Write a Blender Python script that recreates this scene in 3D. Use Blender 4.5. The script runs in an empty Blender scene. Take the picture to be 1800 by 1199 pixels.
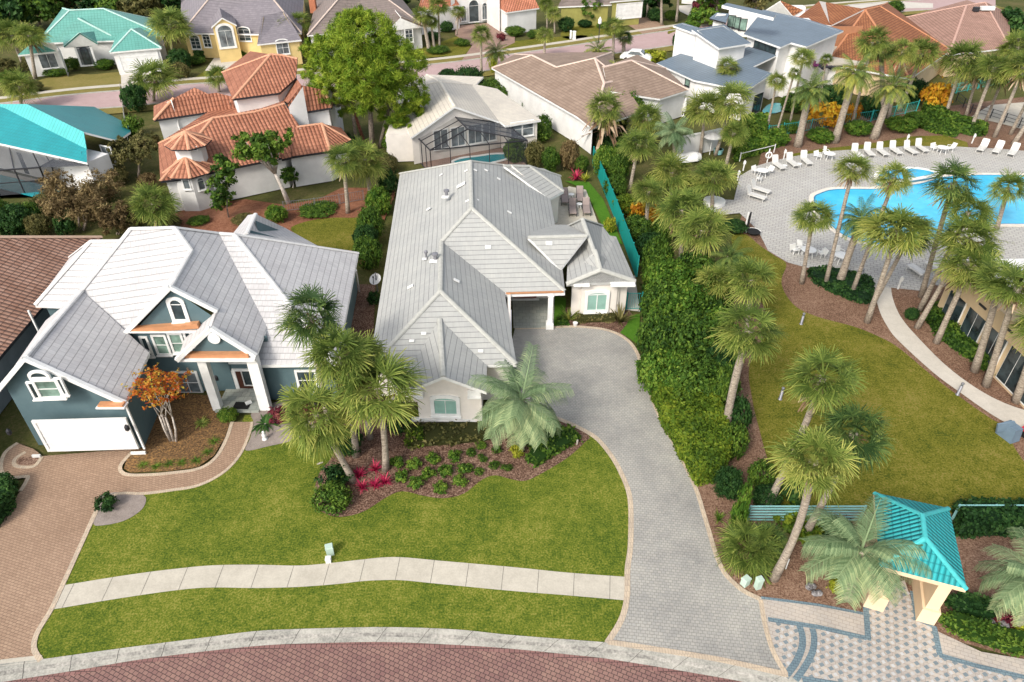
import bpy, math, random
import numpy as np
from mathutils import Vector
from mathutils.geometry import tessellate_polygon
# ------------------------------------------------------------------ camera, sky, sun
SC = bpy.context.scene
COL = SC.collection
F, PITCH, CH = 1225.0, math.radians(36.2), 28.0
SP, CP = math.sin(PITCH), math.cos(PITCH)
cam = bpy.data.cameras.new('camera'); cam.sensor_width = 36.0; cam.lens = 36.0 * F / 1800.0
cam.clip_start = 0.5; cam.clip_end = 2000
camo = bpy.data.objects.new('camera', cam); COL.objects.link(camo)
camo.location = (0, 0, CH); camo.rotation_euler = (math.pi / 2 - PITCH, 0, 0)
SC.camera = camo
SUN_DIR = Vector((-0.48, -0.66, 0.70)).normalized()
SUN_EL = math.asin(SUN_DIR.z); SUN_AZ = math.atan2(SUN_DIR.x, SUN_DIR.y)
W = bpy.data.worlds.new('World'); SC.world = W; W.use_nodes = True
_n = W.node_tree.nodes; _l = W.node_tree.links
_sky = _n.new('ShaderNodeTexSky'); _sky.sky_type = 'NISHITA'; _sky.sun_disc = False
_sky.sun_elevation = SUN_EL; _sky.sun_rotation = SUN_AZ; _sky.dust_density = 3.0; _sky.ozone_density = 0.6
_bg = _n['Background']; _bg.inputs['Strength'].default_value = 0.15
_hs = _n.new('ShaderNodeHueSaturation'); _hs.inputs['Saturation'].default_value = 0.42    # thin high cloud: paler sky light
_l.new(_sky.outputs[0], _hs.inputs['Color']); _l.new(_hs.outputs[0], _bg.inputs['Color'])
sun = bpy.data.lights.new('sun', 'SUN'); sun.energy = 1.6; sun.angle = math.radians(13.0); sun.color = (1.0, 0.93, 0.82)
suno = bpy.data.objects.new('sun', sun); COL.objects.link(suno)
suno.rotation_euler = SUN_DIR.to_track_quat('Z', 'Y').to_euler()
VS = SC.view_settings
VS.view_transform = 'Standard'; VS.look = 'None'; VS.gamma = 1.0; VS.use_curve_mapping = False
VS.exposure = 0.76
# ------------------------------------------------------------------ where things stand
def ray(x, y):
    u = (x - 900) / F; v = (y - 599.5) / F
    return Vector((u, CP - v * SP, -(SP + v * CP)))
def P(x, y, h=0.0):
    d = ray(x, y); t = (h - CH) / d.z
    return Vector((d.x * t, d.y * t, h))
def RY(x, y, Y):
    d = ray(x, y); t = Y / d.y
    return Vector((d.x * t, Y, CH + d.z * t))
def ppm(p):            # picture scale at a world point
    z = p.y * CP + (CH - p.z) * SP
    return F / z
# ------------------------------------------------------------------ objects
def tag(o, label=None, cat=None, group=None, kind=None):
    if label: o['label'] = label
    if cat: o['category'] = cat
    if group: o['group'] = group
    if kind: o['kind'] = kind
    return o
def root(name, loc, label, cat, group=None):
    o = bpy.data.objects.new(name, None); o.location = loc; o.empty_display_size = 0.3
    COL.objects.link(o)
    return tag(o, label, cat, group)
def base_of(o):
    p = Vector((0, 0, 0))
    while o is not None:
        p += Vector(o.location); o = o.parent
    return p
class MB:
    def __init__(s): s.v = []; s.f = []; s.m = []; s.uv = []; s.t = []
    def vert(s, p): s.v.append((p[0], p[1], p[2])); return len(s.v) - 1
    def face(s, pts, m=0, uv=None):
        i = [s.vert(p) for p in pts]; s.f.append(i); s.m.append(m)
        s.uv.append(uv if uv else [(0, 0)] * len(i))
    def box(s, c, sx, sy, sz, rz=0, m=0, ax=None, taper=1.0):
        c = Vector(c)
        if ax: X, Y, Z = ax
        else:
            X = Vector((math.cos(rz), math.sin(rz), 0)); Y = Vector((-math.sin(rz), math.cos(rz), 0)); Z = Vector((0, 0, 1))
        q = []
        for k in (-1, 1):
            t = taper if k > 0 else 1.0
            for a, b in ((-1, -1), (1, -1), (1, 1), (-1, 1)):
                q.append(c + X * (a * sx / 2 * t) + Y * (b * sy / 2 * t) + Z * (k * sz / 2))
        for f in ((3, 2, 1, 0), (4, 5, 6, 7), (0, 1, 5, 4), (1, 2, 6, 5), (2, 3, 7, 6), (3, 0, 4, 7)):
            s.face([q[i] for i in f], m)
    def bar(s, a, b, w, h, m=0):
        a = Vector(a); b = Vector(b); d = b - a; L = d.length
        if L < 1e-5: return
        X = d / L; up = Vector((0, 0, 1)) if abs(X.z) < .95 else Vector((0, 1, 0))
        Y = up.cross(X).normalized(); Z = X.cross(Y)
        s.box((a + b) / 2, L, w, h, ax=(X, Y, Z), m=m)
    def tube(s, pts, rad, n=8, m=0, cap=True):
        pts = [Vector(p) for p in pts]; rings = []
        for i, p in enumerate(pts):
            d = (pts[min(i + 1, len(pts) - 1)] - pts[max(i - 1, 0)]).normalized()
            a = Vector((1, 0, 0)) if abs(d.x) < .8 else Vector((0, 1, 0))
            X = d.cross(a).normalized(); Y = d.cross(X)
            r = rad[i] if hasattr(rad, '__len__') else rad
            rings.append([s.vert(p + X * (r * math.cos(2 * math.pi * k / n)) + Y * (r * math.sin(2 * math.pi * k / n))) for k in range(n)])
        for i in range(len(rings) - 1):
            for k in range(n):
                s.f.append([rings[i][k], rings[i][(k + 1) % n], rings[i + 1][(k + 1) % n], rings[i + 1][k]])
                s.m.append(m); s.uv.append([(k / n, i), ((k + 1) / n, i), ((k + 1) / n, i + 1), (k / n, i + 1)])
        if cap:
            for r in (rings[0][::-1], rings[-1]):
                s.f.append(list(r)); s.m.append(m); s.uv.append([(0, 0)] * n)
    def lathe(s, c, prof, n=16, m=0):
        s.tube([Vector(c) + Vector((0, 0, z)) for r, z in prof], [r for r, z in prof], n, m)
    def prism(s, poly, z0, z1, m=0, ms=None):
        ms = m if ms is None else ms
        s.face([(p[0], p[1], z1) for p in poly], m)
        s.face([(p[0], p[1], z0) for p in reversed(poly)], m)
        for i in range(len(poly)):
            a = poly[i]; b = poly[(i + 1) % len(poly)]
            s.face([(a[0], a[1], z0), (b[0], b[1], z0), (b[0], b[1], z1), (a[0], a[1], z1)], ms)
    def build(s, name, mats, parent=None, origin=None, smooth=False):
        if not isinstance(mats, (list, tuple)): mats = [mats]
        o0 = base_of(parent) if parent else Vector(origin if origin is not None else (0, 0, 0))
        me = bpy.data.meshes.new(name)
        me.from_pydata([(v[0] - o0.x, v[1] - o0.y, v[2] - o0.z) for v in s.v], [], s.f)
        for mt in mats: me.materials.append(mt)
        me.polygons.foreach_set('material_index', s.m)
        if smooth: me.polygons.foreach_set('use_smooth', [True] * len(s.f))
        uvl = me.uv_layers.new(name='uv')
        uvl.data.foreach_set('uv', [c for f in s.uv for p in f for c in p])
        me.update()
        o = bpy.data.objects.new(name, me)
        if parent: o.parent = parent
        else: o.location = o0
        COL.objects.link(o)
        return o
# ------------------------------------------------------------------ materials
def _mat(name):
    m = bpy.data.materials.new(name); m.use_nodes = True
    return m, m.node_tree.nodes, m.node_tree.links, m.node_tree.nodes['Principled BSDF']
def _c(c): return (c[0], c[1], c[2], 1)
def _coord(n, l, uv=False, rot=0, scale=1):
    tc = n.new('ShaderNodeTexCoord'); mp = n.new('ShaderNodeMapping')
    mp.inputs['Rotation'].default_value = (0, 0, rot); mp.inputs['Scale'].default_value = (scale,) * 3
    l.new(tc.outputs['UV' if uv else 'Object'], mp.inputs['Vector'])
    return mp.outputs[0]
def _noise(n, l, co, scale, detail=4, rough=.6):
    t = n.new('ShaderNodeTexNoise'); t.inputs['Scale'].default_value = scale
    t.inputs['Detail'].default_value = detail; t.inputs['Roughness'].default_value = rough
    l.new(co, t.inputs['Vector']); return t.outputs['Fac']
def _ramp(n, l, fac, stops):
    r = n.new('ShaderNodeValToRGB'); e = r.color_ramp.elements
    while len(e) < len(stops): e.new(.5)
    for i, (p, c) in enumerate(stops): e[i].position = p; e[i].color = _c(c)
    l.new(fac, r.inputs[0]); return r.outputs[0]
def _mix(n, l, fac, a, b, mode='MIX'):
    m = n.new('ShaderNodeMix'); m.data_type = 'RGBA'; m.blend_type = mode
    for s, v in ((m.inputs[0], fac), (m.inputs[6], a), (m.inputs[7], b)):
        if isinstance(v, (int, float)): s.default_value = v
        elif isinstance(v, tuple): s.default_value = _c(v)
        else: l.new(v, s)
    return m.outputs[2]
def _bump(n, l, b, h, strength=.4, dist=.03):
    u = n.new('ShaderNodeBump'); u.inputs['Strength'].default_value = strength; u.inputs['Distance'].default_value = dist
    l.new(h, u.inputs['Height']); l.new(u.outputs[0], b.inputs['Normal'])
def mul(c, k): return tuple(min(1, x * k) for x in c)
def plain(name, c, c2=None, scale=1.5, rough=.75, metal=0, bump=0, spec=.3):
    m, n, l, b = _mat(name)
    co = _coord(n, l)
    f = _noise(n, l, co, scale, 6, .65)
    col = _ramp(n, l, f, [(.32, mul(c, .86) if c2 is None else c), (.68, mul(c, 1.08) if c2 is None else c2)])
    l.new(col, b.inputs['Base Color'])
    b.inputs['Roughness'].default_value = rough; b.inputs['Metallic'].default_value = metal
    b.inputs['Specular IOR Level'].default_value = spec
    if bump: _bump(n, l, b, _noise(n, l, co, scale * 12, 4), bump, .02)
    return m
def ground_mat(name, stops, s1=.25, s2=3.0, s3=22.0, w=(.5, .4, .55), rough=.95, bump=.5):
    """mottled ground: three noise scales summed into a colour ramp"""
    m, n, l, b = _mat(name); co = _coord(n, l)
    tot = None
    for sc, k in ((s1, w[0]), (s2, w[1]), (s3, w[2])):
        f = _noise(n, l, co, sc, 5, .65)
        q = n.new('ShaderNodeMath'); q.operation = 'MULTIPLY_ADD'; q.inputs[1].default_value = k
        l.new(f, q.inputs[0])
        if tot is None: q.inputs[2].default_value = (1 - sum(w)) * .5
        else: l.new(tot, q.inputs[2])
        tot = q.outputs[0]
    l.new(_ramp(n, l, tot, stops), b.inputs['Base Color'])
    b.inputs['Roughness'].default_value = rough; b.inputs['Specular IOR Level'].default_value = .1
    if bump: _bump(n, l, b, _noise(n, l, co, s3 * 1.5, 4), bump, .05)
    return m
def brick_mat(name, c1, c2, mort, bw, bh, rot=0, uv=False, ms=.012, stain=.5, rough=.85, off=.5, bump=.5, stc=None, sts=.35):
    m, n, l, b = _mat(name); co = _coord(n, l, uv, rot)
    t = n.new('ShaderNodeTexBrick'); t.offset = off; t.squash = 1.0
    t.inputs['Color1'].default_value = _c(c1); t.inputs['Color2'].default_value = _c(c2); t.inputs['Mortar'].default_value = _c(mort)
    t.inputs['Scale'].default_value = 1.0; t.inputs['Mortar Size'].default_value = ms; t.inputs['Mortar Smooth'].default_value = .3
    t.inputs['Bias'].default_value = 0.0; t.inputs['Brick Width'].default_value = bw; t.inputs['Row Height'].default_value = bh
    l.new(co, t.inputs['Vector'])
    oc = _coord(n, l)
    f = _ramp(n, l, _noise(n, l, oc, sts, 6, .7), [(.3, (0, 0, 0)), (.7, (1, 1, 1))])
    col = _mix(n, l, f, t.outputs['Color'], _mix(n, l, 1.0, t.outputs['Color'], stc if stc else (.72, .72, .74), 'MULTIPLY'))
    f2 = _ramp(n, l, _noise(n, l, oc, 6.0, 4, .7), [(.3, (.86, .86, .86)), (.7, (1.1, 1.1, 1.1))])
    col2 = _mix(n, l, stain, col, f2, 'MULTIPLY')
    l.new(col2, b.inputs['Base Color']); b.inputs['Roughness'].default_value = rough; b.inputs['Specular IOR Level'].default_value = .25
    if bump:
        inv = n.new('ShaderNodeMath'); inv.operation = 'SUBTRACT'; inv.inputs[0].default_value = 1; l.new(t.outputs['Fac'], inv.inputs[1])
        _bump(n, l, b, inv.outputs[0], bump, .02)
    return m
def course_mat(name, c1, c2, gap, row, vw, vk=.12, ms=.03, stain=.6, rough=.7, stc=(.86, .86, .88), sts=.3):
    """flat roof tiles: strong course lines across the slope, faint joints between tiles (uv in metres)"""
    m, n, l, b = _mat(name); co0 = _coord(n, l, True)
    sh = n.new('ShaderNodeMapping'); sh.inputs['Location'].default_value = (431.0, 0, 0); l.new(co0, sh.inputs['Vector']); co = sh.outputs[0]
    def brk(w, msz, off):
        t = n.new('ShaderNodeTexBrick'); t.offset = off; t.inputs['Scale'].default_value = 1; t.inputs['Mortar Size'].default_value = msz; t.inputs['Mortar Smooth'].default_value = .5
        t.inputs['Bias'].default_value = 0; t.inputs['Brick Width'].default_value = w; t.inputs['Row Height'].default_value = row; l.new(co, t.inputs['Vector']); return t
    t = brk(900, ms, 0); v = brk(vw, .02, .5)
    v.inputs['Color1'].default_value = _c(c1); v.inputs['Color2'].default_value = _c(c2); v.inputs['Mortar'].default_value = _c(mul(c1, 1 - vk))
    oc = _coord(n, l)
    f = _ramp(n, l, _noise(n, l, oc, sts, 6, .7), [(.35, (0, 0, 0)), (.65, (1, 1, 1))])
    col = _mix(n, l, f, v.outputs['Color'], _mix(n, l, 1.0, v.outputs['Color'], stc, 'MULTIPLY'))
    mp = n.new('ShaderNodeMapping'); mp.inputs['Scale'].default_value = (5, .6, 1); l.new(co, mp.inputs['Vector'])
    f2 = _ramp(n, l, _noise(n, l, mp.outputs[0], 1.5, 5, .7), [(.3, (.86, .86, .86)), (.7, (1.08, 1.08, 1.08))])
    col = _mix(n, l, stain, col, f2, 'MULTIPLY')
    gk = n.new('ShaderNodeMath'); gk.operation = 'MULTIPLY'; gk.inputs[1].default_value = .8; l.new(t.outputs['Fac'], gk.inputs[0])
    l.new(_mix(n, l, gk.outputs[0], col, gap), b.inputs['Base Color'])
    b.inputs['Roughness'].default_value = rough; b.inputs['Specular IOR Level'].default_value = .25
    inv = n.new('ShaderNodeMath'); inv.operation = 'SUBTRACT'; inv.inputs[0].default_value = 1; l.new(t.outputs['Fac'], inv.inputs[1])
    _bump(n, l, b, inv.outputs[0], .8, .03)
    return m
def barrel_mat(name, c1, c2, gap, per=.34, row=.42, rough=.7, stc=(.62, .55, .5)):
    """clay barrel tiles: rounded columns down the slope, course ends across it (uv in metres)"""
    m, n, l, b = _mat(name); co = _coord(n, l, True)
    sx = n.new('ShaderNodeSeparateXYZ'); l.new(co, sx.inputs[0])
    def saw(o, p):
        d = n.new('ShaderNodeMath'); d.operation = 'DIVIDE'; d.inputs[1].default_value = p; l.new(o, d.inputs[0])
        f = n.new('ShaderNodeMath'); f.operation = 'FRACT'; l.new(d.outputs[0], f.inputs[0]); return f.outputs[0]
    u = saw(sx.outputs[0], per); v = saw(sx.outputs[1], row)
    t = n.new('ShaderNodeTexBrick'); t.offset = 0; t.inputs['Scale'].default_value = 1; t.inputs['Mortar Size'].default_value = 0
    t.inputs['Brick Width'].default_value = per; t.inputs['Row Height'].default_value = row; t.inputs['Bias'].default_value = 0
    t.inputs['Color1'].default_value = _c(c1); t.inputs['Color2'].default_value = _c(c2); l.new(co, t.inputs['Vector'])
    # rounded height profile
    q = n.new('ShaderNodeMath'); q.operation = 'MULTIPLY'; q.inputs[1].default_value = math.pi; l.new(u, q.inputs[0])
    sn = n.new('ShaderNodeMath'); sn.operation = 'SINE'; l.new(q.outputs[0], sn.inputs[0])
    hh = n.new('ShaderNodeMath'); hh.operation = 'MULTIPLY_ADD'; hh.inputs[1].default_value = -.35; l.new(v, hh.inputs[0]); l.new(sn.outputs[0], hh.inputs[2])
    g1 = _ramp(n, l, sn.outputs[0], [(.12, (1, 1, 1)), (.5, (0, 0, 0))])  # dark troughs: relief shading painted into the colour, along with gap dirt
    g2 = _ramp(n, l, v, [(.80, (0, 0, 0)), (.95, (1, 1, 1))])
    gg = _mix(n, l, 1.0, g1, g2, 'LIGHTEN')
    oc = _coord(n, l)
    f = _ramp(n, l, _noise(n, l, oc, .5, 6, .7), [(.35, (0, 0, 0)), (.75, (1, 1, 1))])
    col = _mix(n, l, f, t.outputs['Color'], _mix(n, l, 1.0, t.outputs['Color'], stc, 'MULTIPLY'))
    gk = n.new('ShaderNodeMath'); gk.operation = 'MULTIPLY'; gk.inputs[1].default_value = .75; l.new(gg, gk.inputs[0])
    l.new(_mix(n, l, gk.outputs[0], col, gap), b.inputs['Base Color'])
    b.inputs['Roughness'].default_value = rough; b.inputs['Specular IOR Level'].default_value = .25
    _bump(n, l, b, hh.outputs[0], .9, .09)
    return m
def leaf_mat(name, c0, c1, c2, rough=.6, trans=.3):
    m, n, l, b = _mat(name)
    at = n.new('ShaderNodeAttribute'); at.attribute_name = 'tint'
    oi = n.new('ShaderNodeObjectInfo')
    q = n.new('ShaderNodeMath'); q.operation = 'MULTIPLY_ADD'; q.inputs[1].default_value = .24; q.inputs[2].default_value = -.12
    l.new(oi.outputs['Random'], q.inputs[0])
    a = n.new('ShaderNodeMath'); a.operation = 'ADD'; a.use_clamp = True; l.new(at.outputs['Fac'], a.inputs[0]); l.new(q.outputs[0], a.inputs[1])
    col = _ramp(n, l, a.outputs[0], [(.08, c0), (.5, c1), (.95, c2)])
    l.new(col, b.inputs['Base Color']); b.inputs['Roughness'].default_value = rough; b.inputs['Specular IOR Level'].default_value = .15
    tr = n.new('ShaderNodeBsdfTranslucent'); l.new(col, tr.inputs['Color'])
    mx = n.new('ShaderNodeMixShader'); mx.inputs[0].default_value = trans
    l.new(b.outputs[0], mx.inputs[1]); l.new(tr.outputs[0], mx.inputs[2])
    l.new(mx.outputs[0], n['Material Output'].inputs['Surface'])
    return m
def glass_mat(name, c=(.03, .045, .05)):
    m, n, l, b = _mat(name); co = _coord(n, l)
    l.new(_ramp(n, l, _noise(n, l, co, .8, 3), [(.35, mul(c, .5)), (.7, mul(c, 1.8))]), b.inputs['Base Color'])
    b.inputs['Roughness'].default_value = .06; b.inputs['Specular IOR Level'].default_value = .6
    return m
def water_mat(name, c0, c1):
    m, n, l, b = _mat(name); co = _coord(n, l)
    l.new(_ramp(n, l, _noise(n, l, co, .16, 6, .7), [(.36, c0), (.64, c1)]), b.inputs['Base Color'])
    b.inputs['Roughness'].default_value = .08; b.inputs['Specular IOR Level'].default_value = .35
    _bump(n, l, b, _noise(n, l, co, 2.2, 4), .35, .06)
    return m
def seam_mat(name, c, gap, per, rough=.45, row=None):
    """standing-seam or flat metal roof: thin lines every `per` metres across the slope"""
    m, n, l, b = _mat(name); co = _coord(n, l, True)
    t = n.new('ShaderNodeTexBrick'); t.offset = 0; t.inputs['Scale'].default_value = 1; t.inputs['Mortar Size'].default_value = .025
    t.inputs['Brick Width'].default_value = per; t.inputs['Row Height'].default_value = row or 200; t.inputs['Bias'].default_value = 0
    t.inputs['Color1'].default_value = _c(c); t.inputs['Color2'].default_value = _c(mul(c, 1.06)); t.inputs['Mortar'].default_value = _c(gap)
    l.new(co, t.inputs['Vector'])
    f = _ramp(n, l, _noise(n, l, _coord(n, l), .6, 5), [(.3, (.85, .85, .85)), (.7, (1.08, 1.08, 1.08))])
    l.new(_mix(n, l, .8, t.outputs['Color'], f, 'MULTIPLY'), b.inputs['Base Color'])
    b.inputs['Roughness'].default_value = rough; b.inputs['Specular IOR Level'].default_value = .4
    _bump(n, l, b, t.outputs['Fac'], .4, .03)
    return m
def bark_mat(name, c0, c1, row=7.0):
    m, n, l, b = _mat(name); co = _coord(n, l)
    mp = n.new('ShaderNodeMapping'); mp.inputs['Scale'].default_value = (2.2, 2.2, row); l.new(co, mp.inputs['Vector'])
    f = _noise(n, l, mp.outputs[0], 2.0, 5, .7)
    l.new(_ramp(n, l, f, [(.3, c0), (.62, c1)]), b.inputs['Base Color']); b.inputs['Roughness'].default_value = .95
    _bump(n, l, b, f, .8, .08)
    return m
WHITE = (.78, .78, .76)
M = dict(
 white=plain('white_paint', (.76, .76, .74), rough=.6), white_wall=plain('white_stucco', (.74, .73, .71), scale=.5, bump=.15),
 cream=plain('cream_stucco', (.74, .69, .63), scale=.5, bump=.15), cream_roof=None,
 resin=plain('white_resin', (.60, .59, .56), rough=.5, scale=6), dark=plain('dark_metal', (.03, .03, .035), rough=.5), black=plain('black_interior', (.012, .012, .012)),
 glass=glass_mat('window_glass'), green_glass=glass_mat('pale_green_glass', (.16, .24, .2)), grey_glass=glass_mat('grey_glass', (.13, .15, .16)),
 teal=plain('teal_stucco', (.075, .125, .14), (.10, .155, .17), scale=.8, bump=.2),
 shutter=plain('sea_green_shutter', (.25, .42, .36), rough=.5), shutter_dark=plain('dark_green_shutter', (.01, .09, .07), rough=.5),
 copper=plain('copper_strip', (.62, .30, .15), rough=.45, metal=.3), wood=plain('dark_wood', (.07, .025, .015), rough=.4), red_wood=plain('red_wood', (.20, .05, .03), rough=.4),
 lawn=ground_mat('lawn', [(.36, (.045, .080, .010)), (.46, (.088, .124, .014)), (.54, (.145, .168, .020)), (.66, (.25, .235, .055))], s1=.35, s2=2.4, s3=11, w=(.35, .35, .85)),
 lawn_club=ground_mat('club_lawn', [(.36, (.05, .07, .010)), (.46, (.11, .115, .013)), (.54, (.155, .145, .020)), (.66, (.22, .18, .052))], s1=.3, s2=1.9, s3=10, w=(.42, .35, .85)),
 lawn_bright=ground_mat('bright_turf', [(.3, (.04, .12, .01)), (.7, (.09, .2, .02))]),
 lawn_dry=ground_mat('dry_lawn', [(.28, (.10, .11, .02)), (.5, (.20, .17, .05)), (.75, (.29, .22, .09))]),
 mulch=ground_mat('brown_mulch', [(.34, (.035, .018, .013)), (.5, (.14, .08, .057)), (.66, (.34, .23, .17))], s3=11, w=(.25, .3, .9)),
 mulch_club=ground_mat('pine_mulch', [(.34, (.06, .033, .022)), (.5, (.18, .105, .07)), (.66, (.33, .22, .155))], s3=11, w=(.3, .3, .8)),
 mulch_red=ground_mat('red_pine_straw', [(.36, (.10, .04, .024)), (.5, (.22, .095, .055)), (.66, (.32, .16, .10))], s3=10),
 leaf_litter=ground_mat('leaf_litter', [(.36, (.06, .036, .018)), (.5, (.15, .09, .045)), (.66, (.36, .20, .07))], s3=9, w=(.3, .3, .8)),
 ground=ground_mat('ground_cover', [(.3, (.035, .045, .012)), (.5, (.08, .085, .025)), (.72, (.16, .12, .06))], s3=8),
 gravel=ground_mat('grey_gravel', [(.3, (.17, .14, .12)), (.7, (.36, .31, .28))]),
 concrete=ground_mat('pale_concrete', [(.36, (.42, .385, .32)), (.64, (.53, .49, .41))], s1=.5, s2=2, s3=12, bump=.1),
 kerb=ground_mat('kerb_concrete', [(.36, (.24, .235, .21)), (.5, (.37, .355, .31)), (.64, (.48, .455, .40))], s1=.6, s2=1.7, s3=12, bump=.1),
 path=ground_mat('path_concrete', [(.3, (.44, .41, .36)), (.7, (.60, .56, .50))], s1=.4, s2=2, s3=12, bump=.1),
 kerb_stain=ground_mat('gutter_stain', [(.36, (.13, .125, .115)), (.5, (.26, .25, .225)), (.64, (.40, .38, .34))], s1=.5, s2=1.5, s3=8, bump=.1),
 joint=plain('joint', (.16, .15, .13)), joint_dark=plain('dark_joint', (.05, .045, .04)),
 border=brick_mat('pale_border_pavers', (.62, .50, .36), (.54, .44, .33), (.34, .28, .22), .12, .3, ms=.008, sts=.8, stain=.4),
 drive=brick_mat('grey_pavers', (.455, .435, .385), (.395, .385, .35), (.25, .235, .21), .19, .15, rot=.12, ms=.011, stain=.7, stc=(.62, .63, .66), sts=.3),
 drive_tan=brick_mat('tan_pavers', (.40, .275, .19), (.335, .225, .155), (.20, .135, .095), .2, .13, rot=.3, ms=.01, stain=.7, stc=(.82, .8, .78), sts=.3),
 street=brick_mat('red_brick_street', (.325, .20, .155), (.255, .148, .122), (.075, .05, .043), .23, .18, rot=.42, ms=.016, stain=.8, stc=(.72, .66, .76), sts=.25),
 street_far=ground_mat('far_street', [(.3, (.36, .25, .24)), (.7, (.46, .34, .33))], s1=.15, s2=1, s3=6, bump=.1),
 patio=brick_mat('patio_pavers', (.40, .27, .21), (.34, .22, .17), (.2, .14, .11), .4, .2, ms=.015),
 deck=brick_mat('pool_deck_pavers', (.50, .49, .455), (.44, .43, .41), (.28, .275, .27), .5, .35, rot=.35, ms=.03, stain=.5, stc=(.86, .84, .82)),
 cream_paver=brick_mat('cream_pavers', (.54, .475, .405), (.49, .44, .39), (.36, .32, .28), .3, .18, rot=.35, ms=.012, stain=.4),
 blue_paver=brick_mat('blue_pavers', (.20, .28, .31), (.165, .235, .27), (.10, .14, .17), .2, .12, rot=.2, ms=.012, stain=.4),
 slate=brick_mat('porch_slate', (.44, .45, .39), (.34, .37, .33), (.22, .22, .2), .5, .4, ms=.01),
 blue_tile=plain('blue_inlay', (.15, .19, .21), (.20, .24, .26), scale=3), pale_tile=plain('pale_inlay', (.47, .47, .47)),
 coping=plain('pool_coping', (.70, .64, .56)), pool=water_mat('pool_water', (.03, .38, .66), (.09, .56, .80)),
 pool_teal=water_mat('teal_pool_water', (.01, .22, .26), (.02, .30, .34)),
 roof_grey=course_mat('grey_tile_roof', (.42, .42, .395), (.395, .40, .38), (.18, .185, .185), .36, .33, .06, ms=.018),
 cap_grey=plain('grey_ridge_tile', (.42, .42, .385), scale=4), 
 roof_white=course_mat('white_tile_roof', (.61, .595, .585), (.555, .545, .54), (.32, .315, .315), .40, .3, .22, ms=.024, stain=.6, stc=(.86, .85, .86), sts=.6),
 cap_white=plain('white_ridge_tile', (.64, .63, .61), scale=3),
 roof_brown=barrel_mat('brown_tile_roof', (.34, .19, .135), (.42, .26, .195), (.09, .045, .03)),
 cap_brown=plain('pale_brown_ridge_tile', (.52, .36, .26), scale=5),
 roof_orange=barrel_mat('orange_clay_roof', (.47, .205, .125), (.37, .155, .095), (.15, .055, .03), per=.36, row=.5),
 cap_orange=plain('orange_ridge_tile', (.56, .29, .18), scale=4),
 roof_turq=seam_mat('turquoise_roof', (.008, .235, .26), (.006, .19, .21), .38, row=.38), roof_turq_light=seam_mat('light_turquoise_roof', (.07, .42, .41), (.03, .2, .22), .5),
 roof_turq_tile=barrel_mat('turquoise_barrel_roof', (.03, .39, .41), (.04, .35, .36), (.01, .16, .18), per=.22, row=.36, stc=(.66, .74, .78)),
 cap_turq=plain('turquoise_ridge', (.06, .42, .43), scale=4),
 roof_sea=seam_mat('sea_green_roof', (.115, .33, .28), (.07, .23, .195), .42, row=.42), cap_sea=plain('pale_sea_ridge', (.42, .62, .55)),
 roof_slate=course_mat('slate_roof', (.25, .225, .24), (.21, .19, .205), (.12, .11, .12), .5, .45, .15),
 roof_taupe=course_mat('taupe_roof', (.25, .20, .18), (.21, .175, .155), (.12, .095, .085), .5, .45, .15),
 cap_taupe=plain('pale_taupe_ridge', (.52, .42, .36)),
 roof_cream=course_mat('cream_tile_roof', (.64, .59, .50), (.59, .545, .47), (.36, .33, .28), .45, .4, .1),
 cap_cream=plain('cream_ridge_tile', (.74, .68, .58)),
 roof_tan=course_mat('tan_shingle_roof', (.34, .25, .19), (.29, .21, .16), (.17, .115, .09), .42, .4, .15, ms=.045, stain=.9, stc=(.72, .70, .68), sts=.5),
 cap_tan=plain('pale_pink_ridge', (.62, .48, .40), scale=4),
 roof_blue=seam_mat('blue_grey_metal_roof', (.125, .165, .205), (.07, .095, .125), .6, row=.42),
 roof_rust=brick_mat('rust_tile_roof', (.40, .17, .075), (.32, .13, .06), (.14, .055, .03), .36, .42, uv=True, ms=.05, stain=.9, stc=(.68, .62, .6), sts=.4),
 cap_rust=plain('rust_ridge_tile', (.46, .20, .10), scale=4),
 roof_pink=brick_mat('pink_brown_roof', (.46, .28, .22), (.38, .23, .18), (.22, .13, .10), .36, .42, uv=True, ms=.05, stain=.9, stc=(.7, .68, .66), sts=.4),
 cap_pink=plain('pink_ridge_tile', (.50, .31, .25)),
 roof_red=barrel_mat('salmon_clay_roof', (.62, .26, .16), (.54, .22, .13), (.24, .08, .05)),
 screen=plain('screen_mesh', (.03, .032, .038), rough=.8),
 yellow=plain('yellow_stucco', (.66, .50, .22), scale=.5), olive=plain('olive_stucco', (.33, .31, .09)), beige=plain('beige_stucco', (.62, .47, .29), scale=.5, bump=.15),
 peach=plain('peach_stucco', (.74, .57, .38), scale=.5, bump=.15), shade_grey=plain('shaded_stucco', (.20, .22, .24)),  # shade_grey: the side wall's shade is put into its stucco colour
 teal_metal=plain('teal_fence_paint', (.03, .36, .34), rough=.5), teal_screen=plain('teal_windscreen', (.0, .26, .23), rough=.8), pale_teal=plain('pale_teal_paint', (.22, .45, .45), rough=.5),
 utility=plain('pale_green_utility', (.44, .56, .48), rough=.6), taupe_fabric=plain('taupe_cushion', (.30, .24, .22)), red=plain('red_fabric', (.55, .02, .04)),
 blue_grey=plain('blue_grey_fabric', (.14, .20, .26)), rock=ground_mat('dark_rock', [(.35, (.03, .027, .03)), (.7, (.4, .38, .38))], s1=2, s2=6, s3=20),
 steel=plain('brushed_steel', (.24, .24, .26), rough=.4, metal=.4), terracotta=plain('terracotta', (.45, .17, .09)),
 palm=leaf_mat('sabal_leaf', (.07, .115, .022), (.19, .255, .05), (.47, .47, .12), trans=.38),
 palm_dark=leaf_mat('deep_palm_leaf', (.03, .068, .02), (.11, .18, .045), (.32, .37, .09)),
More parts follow.
